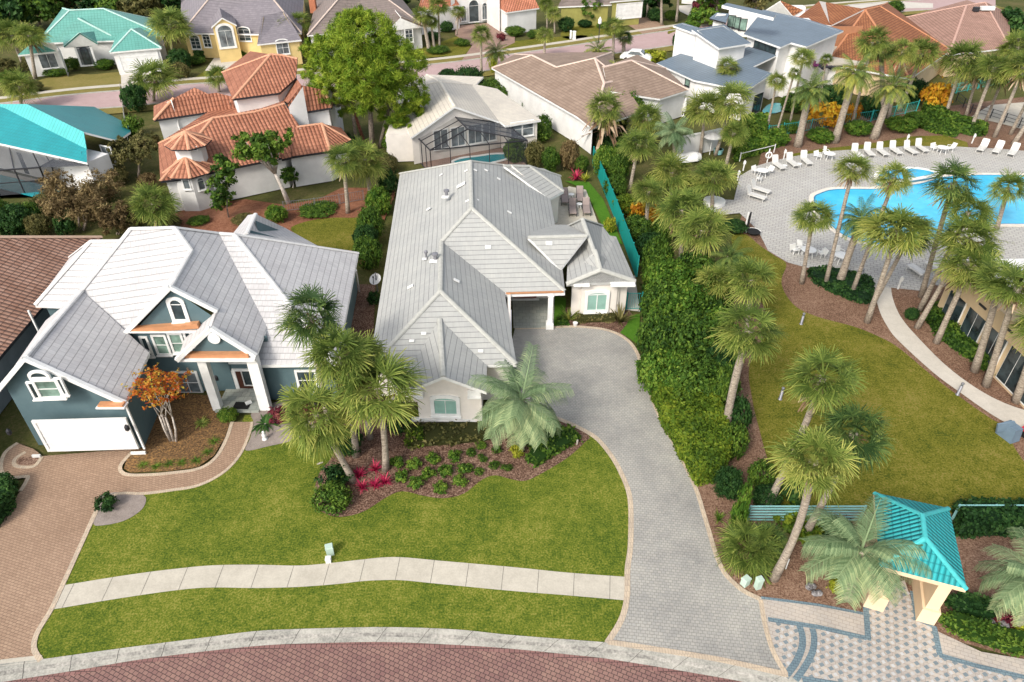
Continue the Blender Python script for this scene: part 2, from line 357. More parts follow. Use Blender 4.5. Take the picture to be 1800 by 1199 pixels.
 palm_blue=leaf_mat('silver_palm_leaf', (.07, .125, .055), (.20, .29, .145), (.48, .54, .28)),
 palm_date=leaf_mat('date_palm_leaf', (.04, .08, .02), (.14, .2, .05), (.36, .36, .07)),
 dead=leaf_mat('dead_frond', (.10, .055, .03), (.28, .18, .11), (.50, .38, .26), trans=.1),
 dead_gold=leaf_mat('golden_frond', (.25, .17, .01), (.45, .36, .02), (.62, .55, .05)),
 leaf=leaf_mat('shrub_leaf', (.018, .050, .009), (.065, .135, .018), (.18, .27, .036)),
 leaf_deep=leaf_mat('deep_green_leaf', (.010, .032, .010), (.025, .075, .018), (.075, .155, .035)),
 leaf_bright=leaf_mat('bright_leaf', (.025, .072, .010), (.085, .18, .02), (.24, .32, .045)),
 leaf_hedge=leaf_mat('hedge_leaf', (.03, .065, .008), (.09, .155, .014), (.23, .28, .026)),
 leaf_lime=leaf_mat('lime_leaf', (.11, .15, .01), (.27, .31, .025), (.48, .46, .06)),
 leaf_olive=leaf_mat('olive_leaf', (.045, .05, .015), (.13, .125, .04), (.27, .23, .09)),
 leaf_brown=leaf_mat('brown_twig_leaf', (.07, .045, .02), (.19, .135, .06), (.34, .26, .12)),
 leaf_orange=leaf_mat('orange_leaf', (.36, .03, .03), (.50, .14, .02), (.42, .34, .05)),
 leaf_croton=leaf_mat('croton_leaf', (.30, .10, .01), (.58, .28, .02), (.66, .48, .04)),
 leaf_pink=leaf_mat('pink_ti_leaf', (.14, .01, .03), (.48, .015, .10), (.68, .10, .16)),
 leaf_maroon=leaf_mat('maroon_leaf', (.05, .008, .015), (.14, .02, .04), (.28, .08, .07)),
 pine=leaf_mat('pine_needle', (.035, .08, .010), (.14, .24, .017), (.37, .44, .05)),
 bark=bark_mat('palm_bark', (.09, .07, .055), (.46, .39, .31), 9.0), bark_tree=bark_mat('tree_bark', (.11, .085, .07), (.33, .27, .22), 2.0),
 bark_pale=bark_mat('pale_bark', (.28, .24, .2), (.6, .54, .48), 2.0), bark_red=bark_mat('red_bark', (.2, .06, .04), (.42, .16, .11), 2.0),
)
# ------------------------------------------------------------------ flat ground pieces
def smooth(pts, n=5, closed=False):
    pts = [Vector((p[0], p[1])) for p in pts]; out = []; N = len(pts)
    for i in range(N if closed else N - 1):
        if closed: a, b, c, d = pts[(i - 1) % N], pts[i], pts[(i + 1) % N], pts[(i + 2) % N]
        else: a, b, c, d = pts[max(i - 1, 0)], pts[i], pts[i + 1], pts[min(i + 2, N - 1)]
        for k in range(n):
            t = k / n
            out.append(.5 * ((2 * b) + (c - a) * t + (2 * a - 5 * b + 4 * c - d) * t * t + (3 * b - a - 3 * c + d) * t ** 3))
    if not closed: out.append(pts[-1])
    return [(p.x, p.y) for p in out]
def W2(pts): return [(lambda q: (q.x, q.y))(P(*p)) for p in pts]
def sheet(name, pts, mat, z, label, cat, sm=False, world=False):
    q = pts if world else W2(pts)
    if sm: q = smooth(q, 5, True)
    mb = MB(); mb.face([(p[0], p[1], z) for p in q])
    o = mb.build(name, mat)
    if o.data.polygons[0].normal.z < 0: o.data.flip_normals()
    return tag(o, label, cat, kind='structure')
def offset_line(q, d):
    out = []
    for i, p in enumerate(q):
        a = Vector(q[max(i - 1, 0)]); b = Vector(q[min(i + 1, len(q) - 1)]); t = (b - a).normalized()
        out.append((p[0] - t.y * d, p[1] + t.x * d))
    return out
def ribbon_mb(mb, q, w, z, m=0, h=0):
    a = offset_line(q, w / 2); b = offset_line(q, -w / 2); s = 0
    for i in range(len(q) - 1):
        L = math.dist(q[i], q[i + 1])
        mb.face([(*b[i], z), (*b[i + 1], z), (*a[i + 1], z), (*a[i], z)], m)
        if h:
            mb.face([(*a[i], z), (*a[i + 1], z), (*a[i + 1], z - h), (*a[i], z - h)], m)
            mb.face([(*b[i + 1], z), (*b[i], z), (*b[i], z - h), (*b[i + 1], z - h)], m)
def ribbon(name, pts, w, mat, z, label, cat, sm=True, h=.03):
    q = W2(pts)
    if sm: q = smooth(q, 6)
    mb = MB(); ribbon_mb(mb, q, w, z, 0, h)
    return tag(mb.build(name, mat), label, cat, kind='structure')
def resample(q, n):
    d = [0]
    for i in range(len(q) - 1): d.append(d[-1] + math.dist(q[i], q[i + 1]))
    out = []
    for k in range(n + 1):
        t = d[-1] * k / n; i = 0
        while i < len(d) - 2 and d[i + 1] < t: i += 1
        f = (t - d[i]) / max(1e-6, d[i + 1] - d[i])
        out.append((q[i][0] + (q[i + 1][0] - q[i][0]) * f, q[i][1] + (q[i + 1][1] - q[i][1]) * f))
    return out
def inside(p, poly):
    c = False; j = len(poly) - 1
    for i in range(len(poly)):
        if (poly[i][1] > p[1]) != (poly[j][1] > p[1]) and p[0] < (poly[j][0] - poly[i][0]) * (p[1] - poly[i][1]) / (poly[j][1] - poly[i][1]) + poly[i][0]: c = not c
        j = i
    return c
# ------------------------------------------------------------------ houses
class House:
    def __init__(s, name, loc, label, cat='house', group=None):
        s.root = root(name, loc, label, cat, group); s.V = {}; s.inset = .4
        s.acc = {}
    def _get(s, key, mat):
        k = (key, mat.name)
        if k not in s.acc: s.acc[k] = (MB(), mat)
        return s.acc[k][0]
    def finish(s):
        for (key, _), (mb, mat) in s.acc.items():
            if mb.f: mb.build(key, mat, s.root)
        s.acc = {}
    def roof(s, verts, faces, mat, cap=None, fascia=None, wall=None, inset=.4, thick=.2, z0=0.0, capr=.13, skip=(), drop=.03, only=None):
        """verts: name -> (px, py, height) or (x, y, z, 'w'); faces: lists of names. Walls follow the eaves, inset below them."""
        V = {}
        for k, p in verts.items():
            if len(p) == 3 and isinstance(p[2], str): continue
            V[k] = Vector(p[:3]) if len(p) == 4 else P(*p)
        G = lambda q: V[q] if q in V else s.V[q]
        todo = [k for k, p in verts.items() if len(p) == 3 and isinstance(p[2], str)]
        while todo:
            for k in list(todo):
                p = verts[k]; nm = p[2].strip('|').split()
                if any(q in todo for q in nm): continue
                r = ray(p[0], p[1]); c0 = Vector((0, 0, CH)); a = G(nm[0]); b_ = G(nm[1])
                nn = Vector((b_.y - a.y, a.x - b_.x, 0)) if p[2][0] == '|' else (b_ - a).cross(G(nm[2]) - a)   # over a line / on a slope
                V[k] = c0 + r * (nn.dot(a - c0) / nn.dot(r)); todo.remove(k)
        s.V.update(V); s.inset = inset
        mb = s._get('roof', mat); F2 = []; tris = []
        for f in faces:
            f = f.split(); pts = [V[k] for k in f]
            nrm = Vector((0, 0, 0))
            for i in range(len(pts)):
                a, b = pts[i], pts[(i + 1) % len(pts)]
                nrm += Vector(((a.y - b.y) * (a.z + b.z), (a.z - b.z) * (a.x + b.x), (a.x - b.x) * (a.y + b.y)))
            if nrm.z < 0: f = f[::-1]; pts = pts[::-1]; nrm = -nrm
            nrm.normalize(); F2.append((f, nrm))
            up = Vector((0, 0, 1)) - nrm * nrm.z
            if up.length < 1e-3: up = Vector((0, 1, 0))
            up.normalize(); ac = up.cross(nrm).normalized()
            o = min(pts, key=lambda p: p.dot(up))
            for tri in tessellate_polygon([pts]):
                tri = tri if (pts[tri[1]] - pts[tri[0]]).cross(pts[tri[2]] - pts[tri[0]]).z > 0 else tri[::-1]
                tp = [pts[i] for i in tri]; tris.append(tp)
                mb.face(tp, 0, [((p - o).dot(ac), (p - o).dot(up)) for p in tp])
        edges = {}
        for fi, (f, nn) in enumerate(F2):
            for i in range(len(f)): edges.setdefault(frozenset((f[i], f[(i + 1) % len(f)])), []).append((fi, f[i], f[(i + 1) % len(f)]))
        nxt = {}
        for e, us in edges.items():
            a, b = us[0][1], us[0][2]
            if len(us) == 1: nxt[a] = b
            elif cap:
                n1, n2 = F2[us[0][0]][1], F2[us[1][0]][1]
                c1 = sum((V[k] for k in F2[us[0][0]][0]), Vector()) / len(F2[us[0][0]][0])
                if n2.dot(c1 - V[a]) < -1e-3:    # convex: ridge or hip
                    up = (n1 + n2).normalized()
                    d = (V[b] - V[a]); L = d.length; d.normalize(); side = d.cross(up).normalized()
                    cm = s._get('ridge_cap', cap); A, B = V[a], V[b]
                    pr = [(side * math.cos(t) * capr * 1.25 + up * (math.sin(t) * capr * .8 - .02)) for t in (0, .8, math.pi / 2, math.pi - .8, math.pi)]
                    for i in range(4): cm.face([A + pr[i], B + pr[i], B + pr[i + 1], A + pr[i + 1]])
                    cm.face([B + q for q in pr]); cm.face([A + q for q in reversed(pr)])
        # eaves: fascia boards and a soffit under the slab
        fm = s._get('fascia', fascia or mat)
        for tp in tris: fm.face([p - Vector((0, 0, thick)) for p in reversed(tp)])
        for a, b in nxt.items():
            A, B = V[a], V[b]; dn = Vector((0, 0, thick))
            fm.face([A - dn, B - dn, B, A])
        if not wall: s.finish(); return V
        # wall loops
        left = dict(nxt); zlo = min(p.z for p in V.values()) + 1.0
        while left:
            a0 = next(iter(left)); loop = [a0]; k = left.pop(a0)
            while k != a0 and k in left: loop.append(k); k = left.pop(k)
            pts = [V[k] for k in loop]; n = len(pts); q = []
            for i in range(n):
                p0, p1, p2 = pts[i - 1], pts[i], pts[(i + 1) % n]
                d1 = Vector((p1.x - p0.x, p1.y - p0.y)).normalized(); d2 = Vector((p2.x - p1.x, p2.y - p1.y)).normalized()
                n1 = Vector((-d1.y, d1.x)); n2 = Vector((-d2.y, d2.x)); bis = n1 + n2
                if bis.length < .2: bis = n1
                bis.normalize(); k = inset / max(.4, bis.dot(n1))
                q.append(Vector((p1.x + bis.x * k, p1.y + bis.y * k, p1.z - drop)))
            wm = s._get('wall', wall)
            for i in range(n):
                j = (i + 1) % n
                if only and not (loop[i] + ' ' + loop[j] in only or loop[j] + ' ' + loop[i] in only): continue
                if (loop[i] + ' ' + loop[j]) in skip or (q[i].z > zlo and q[j].z > zlo): continue
                A, B = q[i], q[j]
                wm.face([(A.x, A.y, z0), (B.x, B.y, z0), B, A])
        s.finish()
        return V
    def block(s, poly, z0, z1, mat, name='wall', top=None):
        s._get(name, mat).prism(poly, z0, z1)
    def plane(s, e, inset=None):
        """vertical wall plane under the eave edge e=(a,b), or through two world points; normal faces the camera"""
        A, B = [s.V[k] if isinstance(k, str) else Vector((k[0], k[1], 0)) for k in e]
        d = Vector((B.x - A.x, B.y - A.y, 0)).normalized(); nn = Vector((d.y, -d.x, 0))
        if nn.dot(Vector((A.x, A.y, 0)) * -1) < 0: nn = -nn; d = -d
        ins = (s.inset if inset is None else inset) if isinstance(e[0], str) else (inset or 0)
        return Vector((A.x, A.y, 0)) - nn * ins, d, nn
    def window(s, e, px, py, w, h, frame, pane, cols=1, rows=1, arch=0.0, fw=.1, name='window', sill=True, inset=None, mun=.04, pname='pane', mmat=None, depth=.07):
        o, d, nn = s.plane(e, inset)
        r = ray(px, py); c0 = Vector((0, 0, CH)); t = nn.dot(o - c0) / nn.dot(r); c = c0 + r * t
        d = Vector((nn.y * -1, nn.x, 0)); up = Vector((0, 0, 1))
        def at(x, z, k): return c + d * x + up * z + nn * k
        out = [(-w / 2, -h / 2), (w / 2, -h / 2), (w / 2, h / 2)]
        if arch > 0:
            for k in range(1, 12): a = math.pi * k / 12; out.append((w / 2 * math.cos(a), h / 2 + arch * math.sin(a)))
        out.append((-w / 2, h / 2))
        mb = MB(); n = len(out)
        oo = [(x + (fw if x > 0 else -fw) * (1 if abs(abs(x) - w / 2) < 1e-6 else abs(x) / (w / 2)), z + (-fw if z < 0 else fw)) for x, z in out]
        for i in range(n):
            j = (i + 1) % n
            mb.face([at(*out[i], depth), at(*out[j], depth), at(*oo[j], depth), at(*oo[i], depth)][::-1])
            mb.face([at(*oo[i], depth), at(*oo[j], depth), at(*oo[j], -.05), at(*oo[i], -.05)][::-1])
            mb.face([at(*out[j], depth), at(*out[i], depth), at(*out[i], 0), at(*out[j], 0)][::-1])
        def bar(x, z, bw, bh, kd): mb.box(at(x, z, kd), bw, .04, bh, ax=(d, nn, up))
        for i in range(1, cols): bar(-w / 2 + w * i / cols, 0, mun, h, .035)
        for i in range(1, rows): bar(0, -h / 2 + h * i / rows, w, mun, .03)
        if arch > 0: bar(0, h / 2, w, mun, .032)
        if sill: mb.box(at(0, -h / 2 - fw - .03, .07), w + 2 * fw + .1, .14, .07, ax=(d, nn, up))
        fo = mb.build(name, frame, s.root)
        mp = MB(); mp.face([at(x, z, .02) for x, z in out])
        if out: pass
        po = mp.build(pname, pane, fo)
        return fo
    def detail(s, name, mb, mat, parent=None, smooth=False):
        return mb.build(name, mat, parent or s.root, smooth=smooth)
def hip(e1, e2, e3, e4, z, rise, inset_a=None):
    pass
# ------------------------------------------------------------------ foliage
def leaf_arrays(rng, pos, nrm, size, asp=.55, flop=.5):
    n = len(pos)
    rnd = rng.normal(size=(n, 3)); nv = nrm + rnd * flop; nv /= np.linalg.norm(nv, axis=1)[:, None] + 1e-9
    t = np.cross(nv, rng.normal(size=(n, 3))); t /= np.linalg.norm(t, axis=1)[:, None] + 1e-9
    b = np.cross(nv, t); s = (size * (.6 + .8 * rng.random(n)))[:, None]
    tip = pos + t * s; tail = pos - t * s; l = pos + b * s * asp - nv * s * .18; r = pos - b * s * asp - nv * s * .18
    return np.stack([tail, l, tip, r], 1).reshape(-1, 3)
def leaf_mesh(name, v, tint, mat, extra=None):
    """v: (4n,3) quads with one tint per quad"""
    n = len(v) // 4; me = bpy.data.meshes.new(name)
    me.vertices.add(len(v)); me.vertices.foreach_set('co', np.ascontiguousarray(v, dtype=np.float32).ravel())
    me.loops.add(4 * n); me.loops.foreach_set('vertex_index', np.arange(4 * n, dtype=np.int32))
    me.polygons.add(n); me.polygons.foreach_set('loop_start', np.arange(0, 4 * n, 4, dtype=np.int32))
    me.polygons.foreach_set('loop_total', np.full(n, 4, dtype=np.int32))
    me.update(calc_edges=True)
    a = me.attributes.new('tint', 'FLOAT', 'POINT'); a.data.foreach_set('value', np.repeat(np.clip(tint, 0, 1), 4).astype(np.float32))
    me.materials.append(mat)
    return me
def cloud(seed, blobs, n, size, nclump=60, csig=.16, flop=.6, asp=.55, shell=.5, zmin=None):
    """leaves gathered in clumps over the surface of several ellipsoid blobs (centre, radii)"""
    rng = np.random.default_rng(seed)
    bl = [(np.array(c, float), np.array(r, float)) for c, r in blobs]
    wts = np.array([(r[0] * r[1] + r[1] * r[2] + r[0] * r[2]) for c, r in bl]); wts /= wts.sum()
    cb = rng.choice(len(bl), nclump, p=wts)
    d = rng.normal(size=(nclump, 3)); d[:, 2] = d[:, 2] * .9 + .25; d /= np.linalg.norm(d, axis=1)[:, None]
    cs = np.array([bl[i][0] for i in cb]); rs = np.array([bl[i][1] for i in cb])
    f = 1 - shell * rng.random(nclump) ** 2.2
    cc = cs + d * rs * f[:, None]; ct = rng.random(nclump); ts = .6 + .8 * rng.random(nclump)
    k = rng.integers(0, nclump, n)
    g = rng.normal(size=(n, 3)) * np.array([1, 1, .8])
    g *= (csig * rs.mean(1)[k] * ts[k])[:, None]
    p = cc[k] + g
    nr = d[k] * .5 + g / (np.linalg.norm(g, axis=1)[:, None] + 1e-6) * .8 + np.array([0, 0, .35])
    if zmin is not None: p[:, 2] = np.maximum(p[:, 2], zmin + rng.random(n) * .03)
    tint = .5 * ct[k] + .5 * rng.random(n)
    return leaf_arrays(rng, p, nr, np.full(n, size), asp, flop), tint
def unit_shrub(seed, n=1500, size=.10, clumps=45, shell=.35):
    rng = random.Random(seed)
    b = [((0, 0, .5), (.82, .82, .5))] + [((rng.uniform(-.45, .45), rng.uniform(-.45, .45), rng.uniform(.35, .75)), (rng.uniform(.3, .5),) * 2 + (rng.uniform(.22, .34),)) for _ in range(5)]
    return cloud(seed, b, n, size, clumps, .2, zmin=.0, shell=shell)
SHRUB = {}
def shrub_mesh(kind, v):
    k = (kind, v)
    if k not in SHRUB:
        if kind == 'round': a = cloud(900 + v, [((0, 0, .48), (.92, .92, .5))], 2600, .075, 160, .14, shell=.06, zmin=0)
        elif kind == 'loose': a = unit_shrub(700 + v, 1500, .11, 40, .5)
        elif kind == 'big':  a = cloud(800 + v, [((0, 0, .5), (.75, .75, .5)), ((.35, .2, .55), (.5, .45, .35)), ((-.35, -.15, .6), (.5, .5, .35)), ((.05, -.4, .42), (.5, .45, .4))], 9000, .044, 260, .11, shell=.3, zmin=0)
        elif kind == 'column': a = cloud(820 + v, [((0, 0, .5), (.5, .5, .5)), ((0, 0, .3), (.7, .7, .3))], 1800, .07, 110, .14, shell=.15, zmin=0)
        else: a = unit_shrub(600 + v, 1300, .10)
        SHRUB[k] = leaf_mesh('shrub', *a, M['leaf'])
    return SHRUB[k]
_si = [0]
def shrub(px, py, w, h, label, mat='leaf', kind='soft', name='shrub', cat='shrub', group=None, depth=None, rz=None):
    """w: width in photo pixels at its foot; h: height in metres"""
    _si[0] += 1; b = P(px, py); r = w / 2 / ppm(b)
    o = bpy.data.objects.new(name, shrub_mesh(kind, _si[0] % 3)); COL.objects.link(o)
    o.location = b; o.scale = (r, (depth / 2) if depth else r, h); o.rotation_euler.z = _si[0] * 2.4 if depth is None else (rz or 0)
    o.material_slots[0].link = 'OBJECT'; o.material_slots[0].material = M[mat]
    return tag(o, label, cat, group)
def spiky(seed, n, L, w, up=.5, droop=.5, seg=3):
    """strap leaves from one crown (liriope, sago, agave, dracaena): unit size"""
    rng = np.random.default_rng(seed); vs = []; ts = []
    for i in range(n):
        a = rng.random() * 6.283; el = up + (rng.random() - .35) * .9; l = L * (.7 + .5 * rng.random())
        d = np.array([math.cos(a), math.sin(a), 0]); s = np.array([-math.sin(a), math.cos(a), 0]); t = rng.random()
        pts = []
        for k in range(seg + 1):
            f = k / seg; e = el - droop * f * 1.4
            pts.append(pts[-1] + (d * math.cos(e) + np.array([0, 0, math.sin(e)])) * l / seg if k else d * .03)
        for k in range(seg):
            w0 = w * (1 - (k / seg) ** 1.5); w1 = w * (1 - ((k + 1) / seg) ** 1.5)
            vs += [pts[k] - s * w0, pts[k] + s * w0, pts[k + 1] + s * w1, pts[k + 1] - s * w1]; ts.append(.25 + .6 * t + .15 * k / seg)
    return np.array(vs), np.array(ts)
SPIKE = {}
def spike(px, py, w, label, mat, kind='liriope', name='plant', cat='plant', group=None, h=None):
    _si[0] += 1; k = (kind, _si[0] % 3)
    if k not in SPIKE:
        q = dict(liriope=(90, 1.0, .022, .7, .9), sago=(70, 1.0, .07, .45, .8), ti=(46, .95, .075, .95, .6), agave=(40, 1.0, .07, .7, .25), fan=(80, 1.0, .03, .5, .6))[kind]
        SPIKE[k] = leaf_mesh('plant', *spiky(40 + _si[0], *q), M['leaf'])
    b = P(px, py); r = w / 2 / ppm(b)
    o = bpy.data.objects.new(name, SPIKE[k]); COL.objects.link(o); o.location = b; o.scale = (r, r, (h or r)); o.rotation_euler.z = _si[0] * 1.7
    o.material_slots[0].link = 'OBJECT'; o.material_slots[0].material = M[mat]
    return tag(o, label, cat, group)
# hedge: clipped top and sides over a footprint, in world coordinates
def hedge(pts, h, label, mat='leaf_hedge', name='hedge', cat='hedge', size=.11, dens=75, bump=.12, group=None, seed=None, world=False, sm=False):
    q = pts if world else W2(pts)
    if sm: q = smooth(q, 4, True)
    rng = np.random.default_rng(seed or int(abs(pts[0][0]) * 7 + abs(pts[0][1])))
    q = [np.array(p) for p in q]; area = abs(sum(q[i - 1][0] * q[i][1] - q[i][0] * q[i - 1][1] for i in range(len(q)))) / 2
    lo = np.min(q, 0); hi = np.max(q, 0); n = int(area * dens)
    pp = []; poly = [tuple(p) for p in q]
    while len(pp) < n:
        c = lo + rng.random(2) * (hi - lo)
        if inside(c, poly): pp.append(c)
    pp = np.array(pp).reshape(-1, 2)
    def bumpf(x, y): return bump * (np.sin(x * 3.1 + 1.3 * np.sin(y * 2.3)) + np.sin(y * 3.7 + x * 1.9 + 2) + .6 * np.sin(x * 7.3 - y * 6.1)) / 2
    tz = h + bumpf(pp[:, 0], pp[:, 1]) + rng.normal(size=n) * .05 - .12 * rng.random(n) ** 2
    pos = [np.column_stack([pp, tz])]; nr = [np.tile([0, 0, 1.0], (n, 1))]
    cen = np.mean(q, 0); sgn = 1 if sum(q[i - 1][0] * q[i][1] - q[i][0] * q[i - 1][1] for i in range(len(q))) > 0 else -1
    for i in range(len(q)):
        a, b = q[i - 1], q[i]; L = np.linalg.norm(b - a); m = int(L * h * dens)
        if m < 1: continue
        t = rng.random(m)[:, None]; z = rng.random(m); nn = np.array([(b - a)[1], -(b - a)[0]]) / L * sgn
        xy = a + (b - a) * t + nn * (rng.normal(size=m) * .05 + bump * .7 * np.sin(z * 5 + t[:, 0] * L * 2.7))[:, None]
        pos.append(np.column_stack([xy, z * h])); nr.append(np.tile([nn[0], nn[1], .3], (m, 1)))
    pos = np.concatenate(pos); nr = np.concatenate(nr)
    cl = .5 + .25 * np.sin(pos[:, 0] * 2.1 + pos[:, 2]) + .25 * np.sin(pos[:, 1] * 2.7 + pos[:, 0])
    tint = .4 * cl + .6 * rng.random(len(pos))
    v = leaf_arrays(rng, pos, nr, np.full(len(pos), size), .6, .55)
    # inner body of twigs so nothing shows through
    bq = []
    c3 = np.append(cen, 0)
    for i in range(len(q)):
        a, b = q[i - 1], q[i]; a2 = cen + (a - cen) * .96; b2 = cen + (b - cen) * .96; z = h * .9
        bq += [np.append(a2, 0), np.append(b2, 0), np.append(b2, z), np.append(a2, z), np.append(a2, z), np.append(b2, z), np.append((b2 + cen) / 2, z), np.append((a2 + cen) / 2, z),
               np.append((a2 + cen) / 2, z), np.append((b2 + cen) / 2, z), np.append(cen, z), np.append(cen, z + .001)]
    v = np.concatenate([v, np.array(bq)]); tint = np.concatenate([tint, np.full(3 * len(q), .1)])
    o0 = np.array([cen[0], cen[1], 0]); me = leaf_mesh(name, v - o0, tint, M[mat])
    o = bpy.data.objects.new(name, me); o.location = o0; COL.objects.link(o)
    return tag(o, label, cat, group)
# ------------------------------------------------------------------ trees
def limb_tree(px, py, cx, cy, rx, rz, label, mat='leaf', n=5000, size=.16, bark='bark_tree', name='tree', cat='tree', group=None, tr=.16, seed=None, clumps=120, csig=.13, blobs=7, shell=.5, multi=1, flop=.6, asp=.55, lift=None):
    """tapered trunk with limbs reaching into a crown of leaf clumps; rx in photo pixels, rz in metres"""
    rng = random.Random(seed or int(px * 3 + py)); b = P(px, py); c = RY(cx, cy, b.y) if lift is None else P(cx, cy, lift)
    r = rx / ppm(c); rt = root(name, b, label, cat, group)
    tm = MB(); bl = []
    for k in range(blobs):
        a = 6.283 * k / blobs + rng.uniform(-.4, .4); q = rng.uniform(.35, .62) if k else 0
        bl.append((c + Vector((math.cos(a) * r * q, math.sin(a) * r * q, rng.uniform(-.35, .45) * rz)), (r * rng.uniform(.38, .56), r * rng.uniform(.38, .56), rz * rng.uniform(.36, .55))))
    for m in range(multi):
        off = Vector((rng.uniform(-.2, .2), rng.uniform(-.1, .1), 0)) if multi > 1 else Vector()
        fork = b.lerp(c, .55) + off * 2 + Vector((rng.uniform(-.15, .15), rng.uniform(-.15, .15), -.1)); mid = b.lerp(fork, .5) + Vector((rng.uniform(-.12, .12), 0, 0)) + off
        tm.tube([b + off, mid, fork], [tr * 1.15, tr * .85, tr * .65], 8)
        for k in range(m, len(bl), multi):
            e = Vector(bl[k][0]); s2 = fork.lerp(e, .5) + Vector((rng.uniform(-.2, .2), rng.uniform(-.2, .2), .15))
            tm.tube([fork - Vector((0, 0, .05)), s2, e], [tr * .5, tr * .33, tr * .14], 5)
    tm.build('trunk', M[bark], rt, smooth=True)
    v, t = cloud(int(px + py * 3), bl, n, size, clumps, csig, flop, asp, shell)
    o = bpy.data.objects.new('crown', leaf_mesh('crown', v - np.array(b), t, M[mat])); o.parent = rt; COL.objects.link(o)
    return rt
# fan palms and feather palms: unit crowns, shared by all copies
def fan_crown(seed, nf=40, low=-.75):
    rng = np.random.default_rng(seed); vs = []; ts = []
    for i in range(nf):
        f = (i + .5) / nf; el = math.asin(min(.98, 1 - (1 - math.sin(low)) * f ** .85)); az = i * 2.39996 + rng.normal() * .25
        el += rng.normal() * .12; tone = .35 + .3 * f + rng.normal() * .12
        d = np.array([math.cos(az) * math.cos(el), math.sin(az) * math.cos(el), math.sin(el)])
        s = np.array([-math.sin(az), math.cos(az), 0]); up = np.cross(d, s) * -1; up = np.cross(s, d) * -1
        up = np.cross(d, s); pl = .44 + .18 * rng.random()
        hub = d * pl; w = .012
        vs += [-s * w, s * w, hub + s * w, hub - s * w]; ts.append(.55)
        nl = 24; roll = rng.normal() * .5; fs = .85 + .3 * rng.random()
        s2 = s * math.cos(roll) + up * math.sin(roll); u2 = up * math.cos(roll) - s * math.sin(roll)
        for j in range(nl):
            a = (j / (nl - 1) - .5) * 3.7 + rng.normal() * .05; l = (.60 - .12 * abs(a) / 1.95) * (.75 + .4 * rng.random()) * fs
            ld = d * math.cos(a) + s2 * math.sin(a) + u2 * (.18 * abs(a) - .1)
            ld /= np.linalg.norm(ld); wd = np.cross(ld, u2); wd /= np.linalg.norm(wd) + 1e-9
            p0 = hub; p1 = hub + ld * l * .5; p2 = p1 + ld * l * .38 + np.array([0, 0, -.03 - .26 * rng.random() ** 1.5]) * l
            p3 = p2 + ld * l * .14 + np.array([0, 0, -.02 - .16 * rng.random()]) * l
            w1 = .0145; w2 = .0105; tt = tone + rng.normal() * .14
            vs += [p0 - wd * .008, p0 + wd * .008, p1 + wd * w1, p1 - wd * w1, p1 - wd * w1, p1 + wd * w1, p2 + wd * w2, p2 - wd * w2, p2 - wd * w2, p2 + wd * w2, p3 + wd * .002, p3 - wd * .002]
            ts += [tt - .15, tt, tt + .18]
    return np.array(vs), np.array(ts)
def feather_crown(seed, nf=38, low=-.7, arch=1.3, ll=.30, wide=.018, nl=20):
    rng = np.random.default_rng(seed); vs = []; ts = []
    for i in range(nf):
        f = (i + .5) / nf; el = math.asin(min(.985, 1 - (1 - math.sin(low)) * f)); az = i * 2.39996 + rng.normal() * .2
        s = np.array([-math.sin(az), math.cos(az), 0]); dh = np.array([math.cos(az), math.sin(az), 0]); z = np.array([0, 0, 1.0])
        L = 1.12 * (.8 + .3 * rng.random()); tone = .35 + .25 * f + rng.normal() * .12; p = np.zeros(3); seg = 8; pts = [p]; dirs = []
        for k in range(seg):
            e = el - arch * (k / seg) ** 1.3 * (.6 + .4 * math.cos(el)); dd = dh * math.cos(e) + z * math.sin(e); dirs.append(dd); p = p + dd * L / seg; pts.append(p)
        dirs.append(dirs[-1])
        for k in range(seg):
            w = .014 * (1 - k / seg) + .003; vs += [pts[k] - s * w, pts[k] + s * w, pts[k + 1] + s * w, pts[k + 1] - s * w]; ts.append(.6)
        for j in range(nl):
            q = .18 + .82 * j / (nl - 1); k = min(seg - 1, int(q * seg)); fr = q * seg - k; b = pts[k] * (1 - fr) + pts[k + 1] * fr; dd = dirs[k]
            un = np.cross(s, dd); l = ll * (1.1 - .75 * abs(q - .42) ** 1.2) * (.85 + .3 * rng.random())
            for sd in (-1, 1):
                ld = s * sd * .8 + dd * .62 - un * (.25 * -1) ; ld = ld / np.linalg.norm(ld); wd = np.cross(ld, un); wd /= np.linalg.norm(wd) + 1e-9
                m1 = b + ld * l * .55; e2 = b + ld * l - np.array([0, 0, .28 * l]); tt = tone + rng.normal() * .12
                vs += [b - wd * wide * .6, b + wd * wide * .6, m1 + wd * wide, m1 - wd * wide, m1 - wd * wide, m1 + wd * wide, e2 + wd * .003, e2 - wd * .003]; ts += [tt, tt + .15]
    return np.array(vs), np.array(ts)
def dead_skirt(seed, n=34):
    rng = np.random.default_rng(seed); vs = []; ts = []
    for i in range(n):
        az = rng.random() * 6.283; d = np.array([math.cos(az), math.sin(az), 0]); s = np.array([-d[1], d[0], 0]); z0 = -.12 - .35 * rng.random(); l = .2 + .28 * rng.random()
        a = d * .09 + np.array([0, 0, z0]); b = a + d * l * .6 + np.array([0, 0, .10 - .3 * rng.random()]); c = b + d * l * .4 - np.array([0, 0, .25 * rng.random() + .05])
        w = .03; vs += [a - s * w, a + s * w, b + s * w, b - s * w, b - s * w, b + s * w, c + s * .01, c - s * .01]; t = rng.random(); ts += [t * .7, t]
    return np.array(vs), np.array(ts)
CROWN = {}
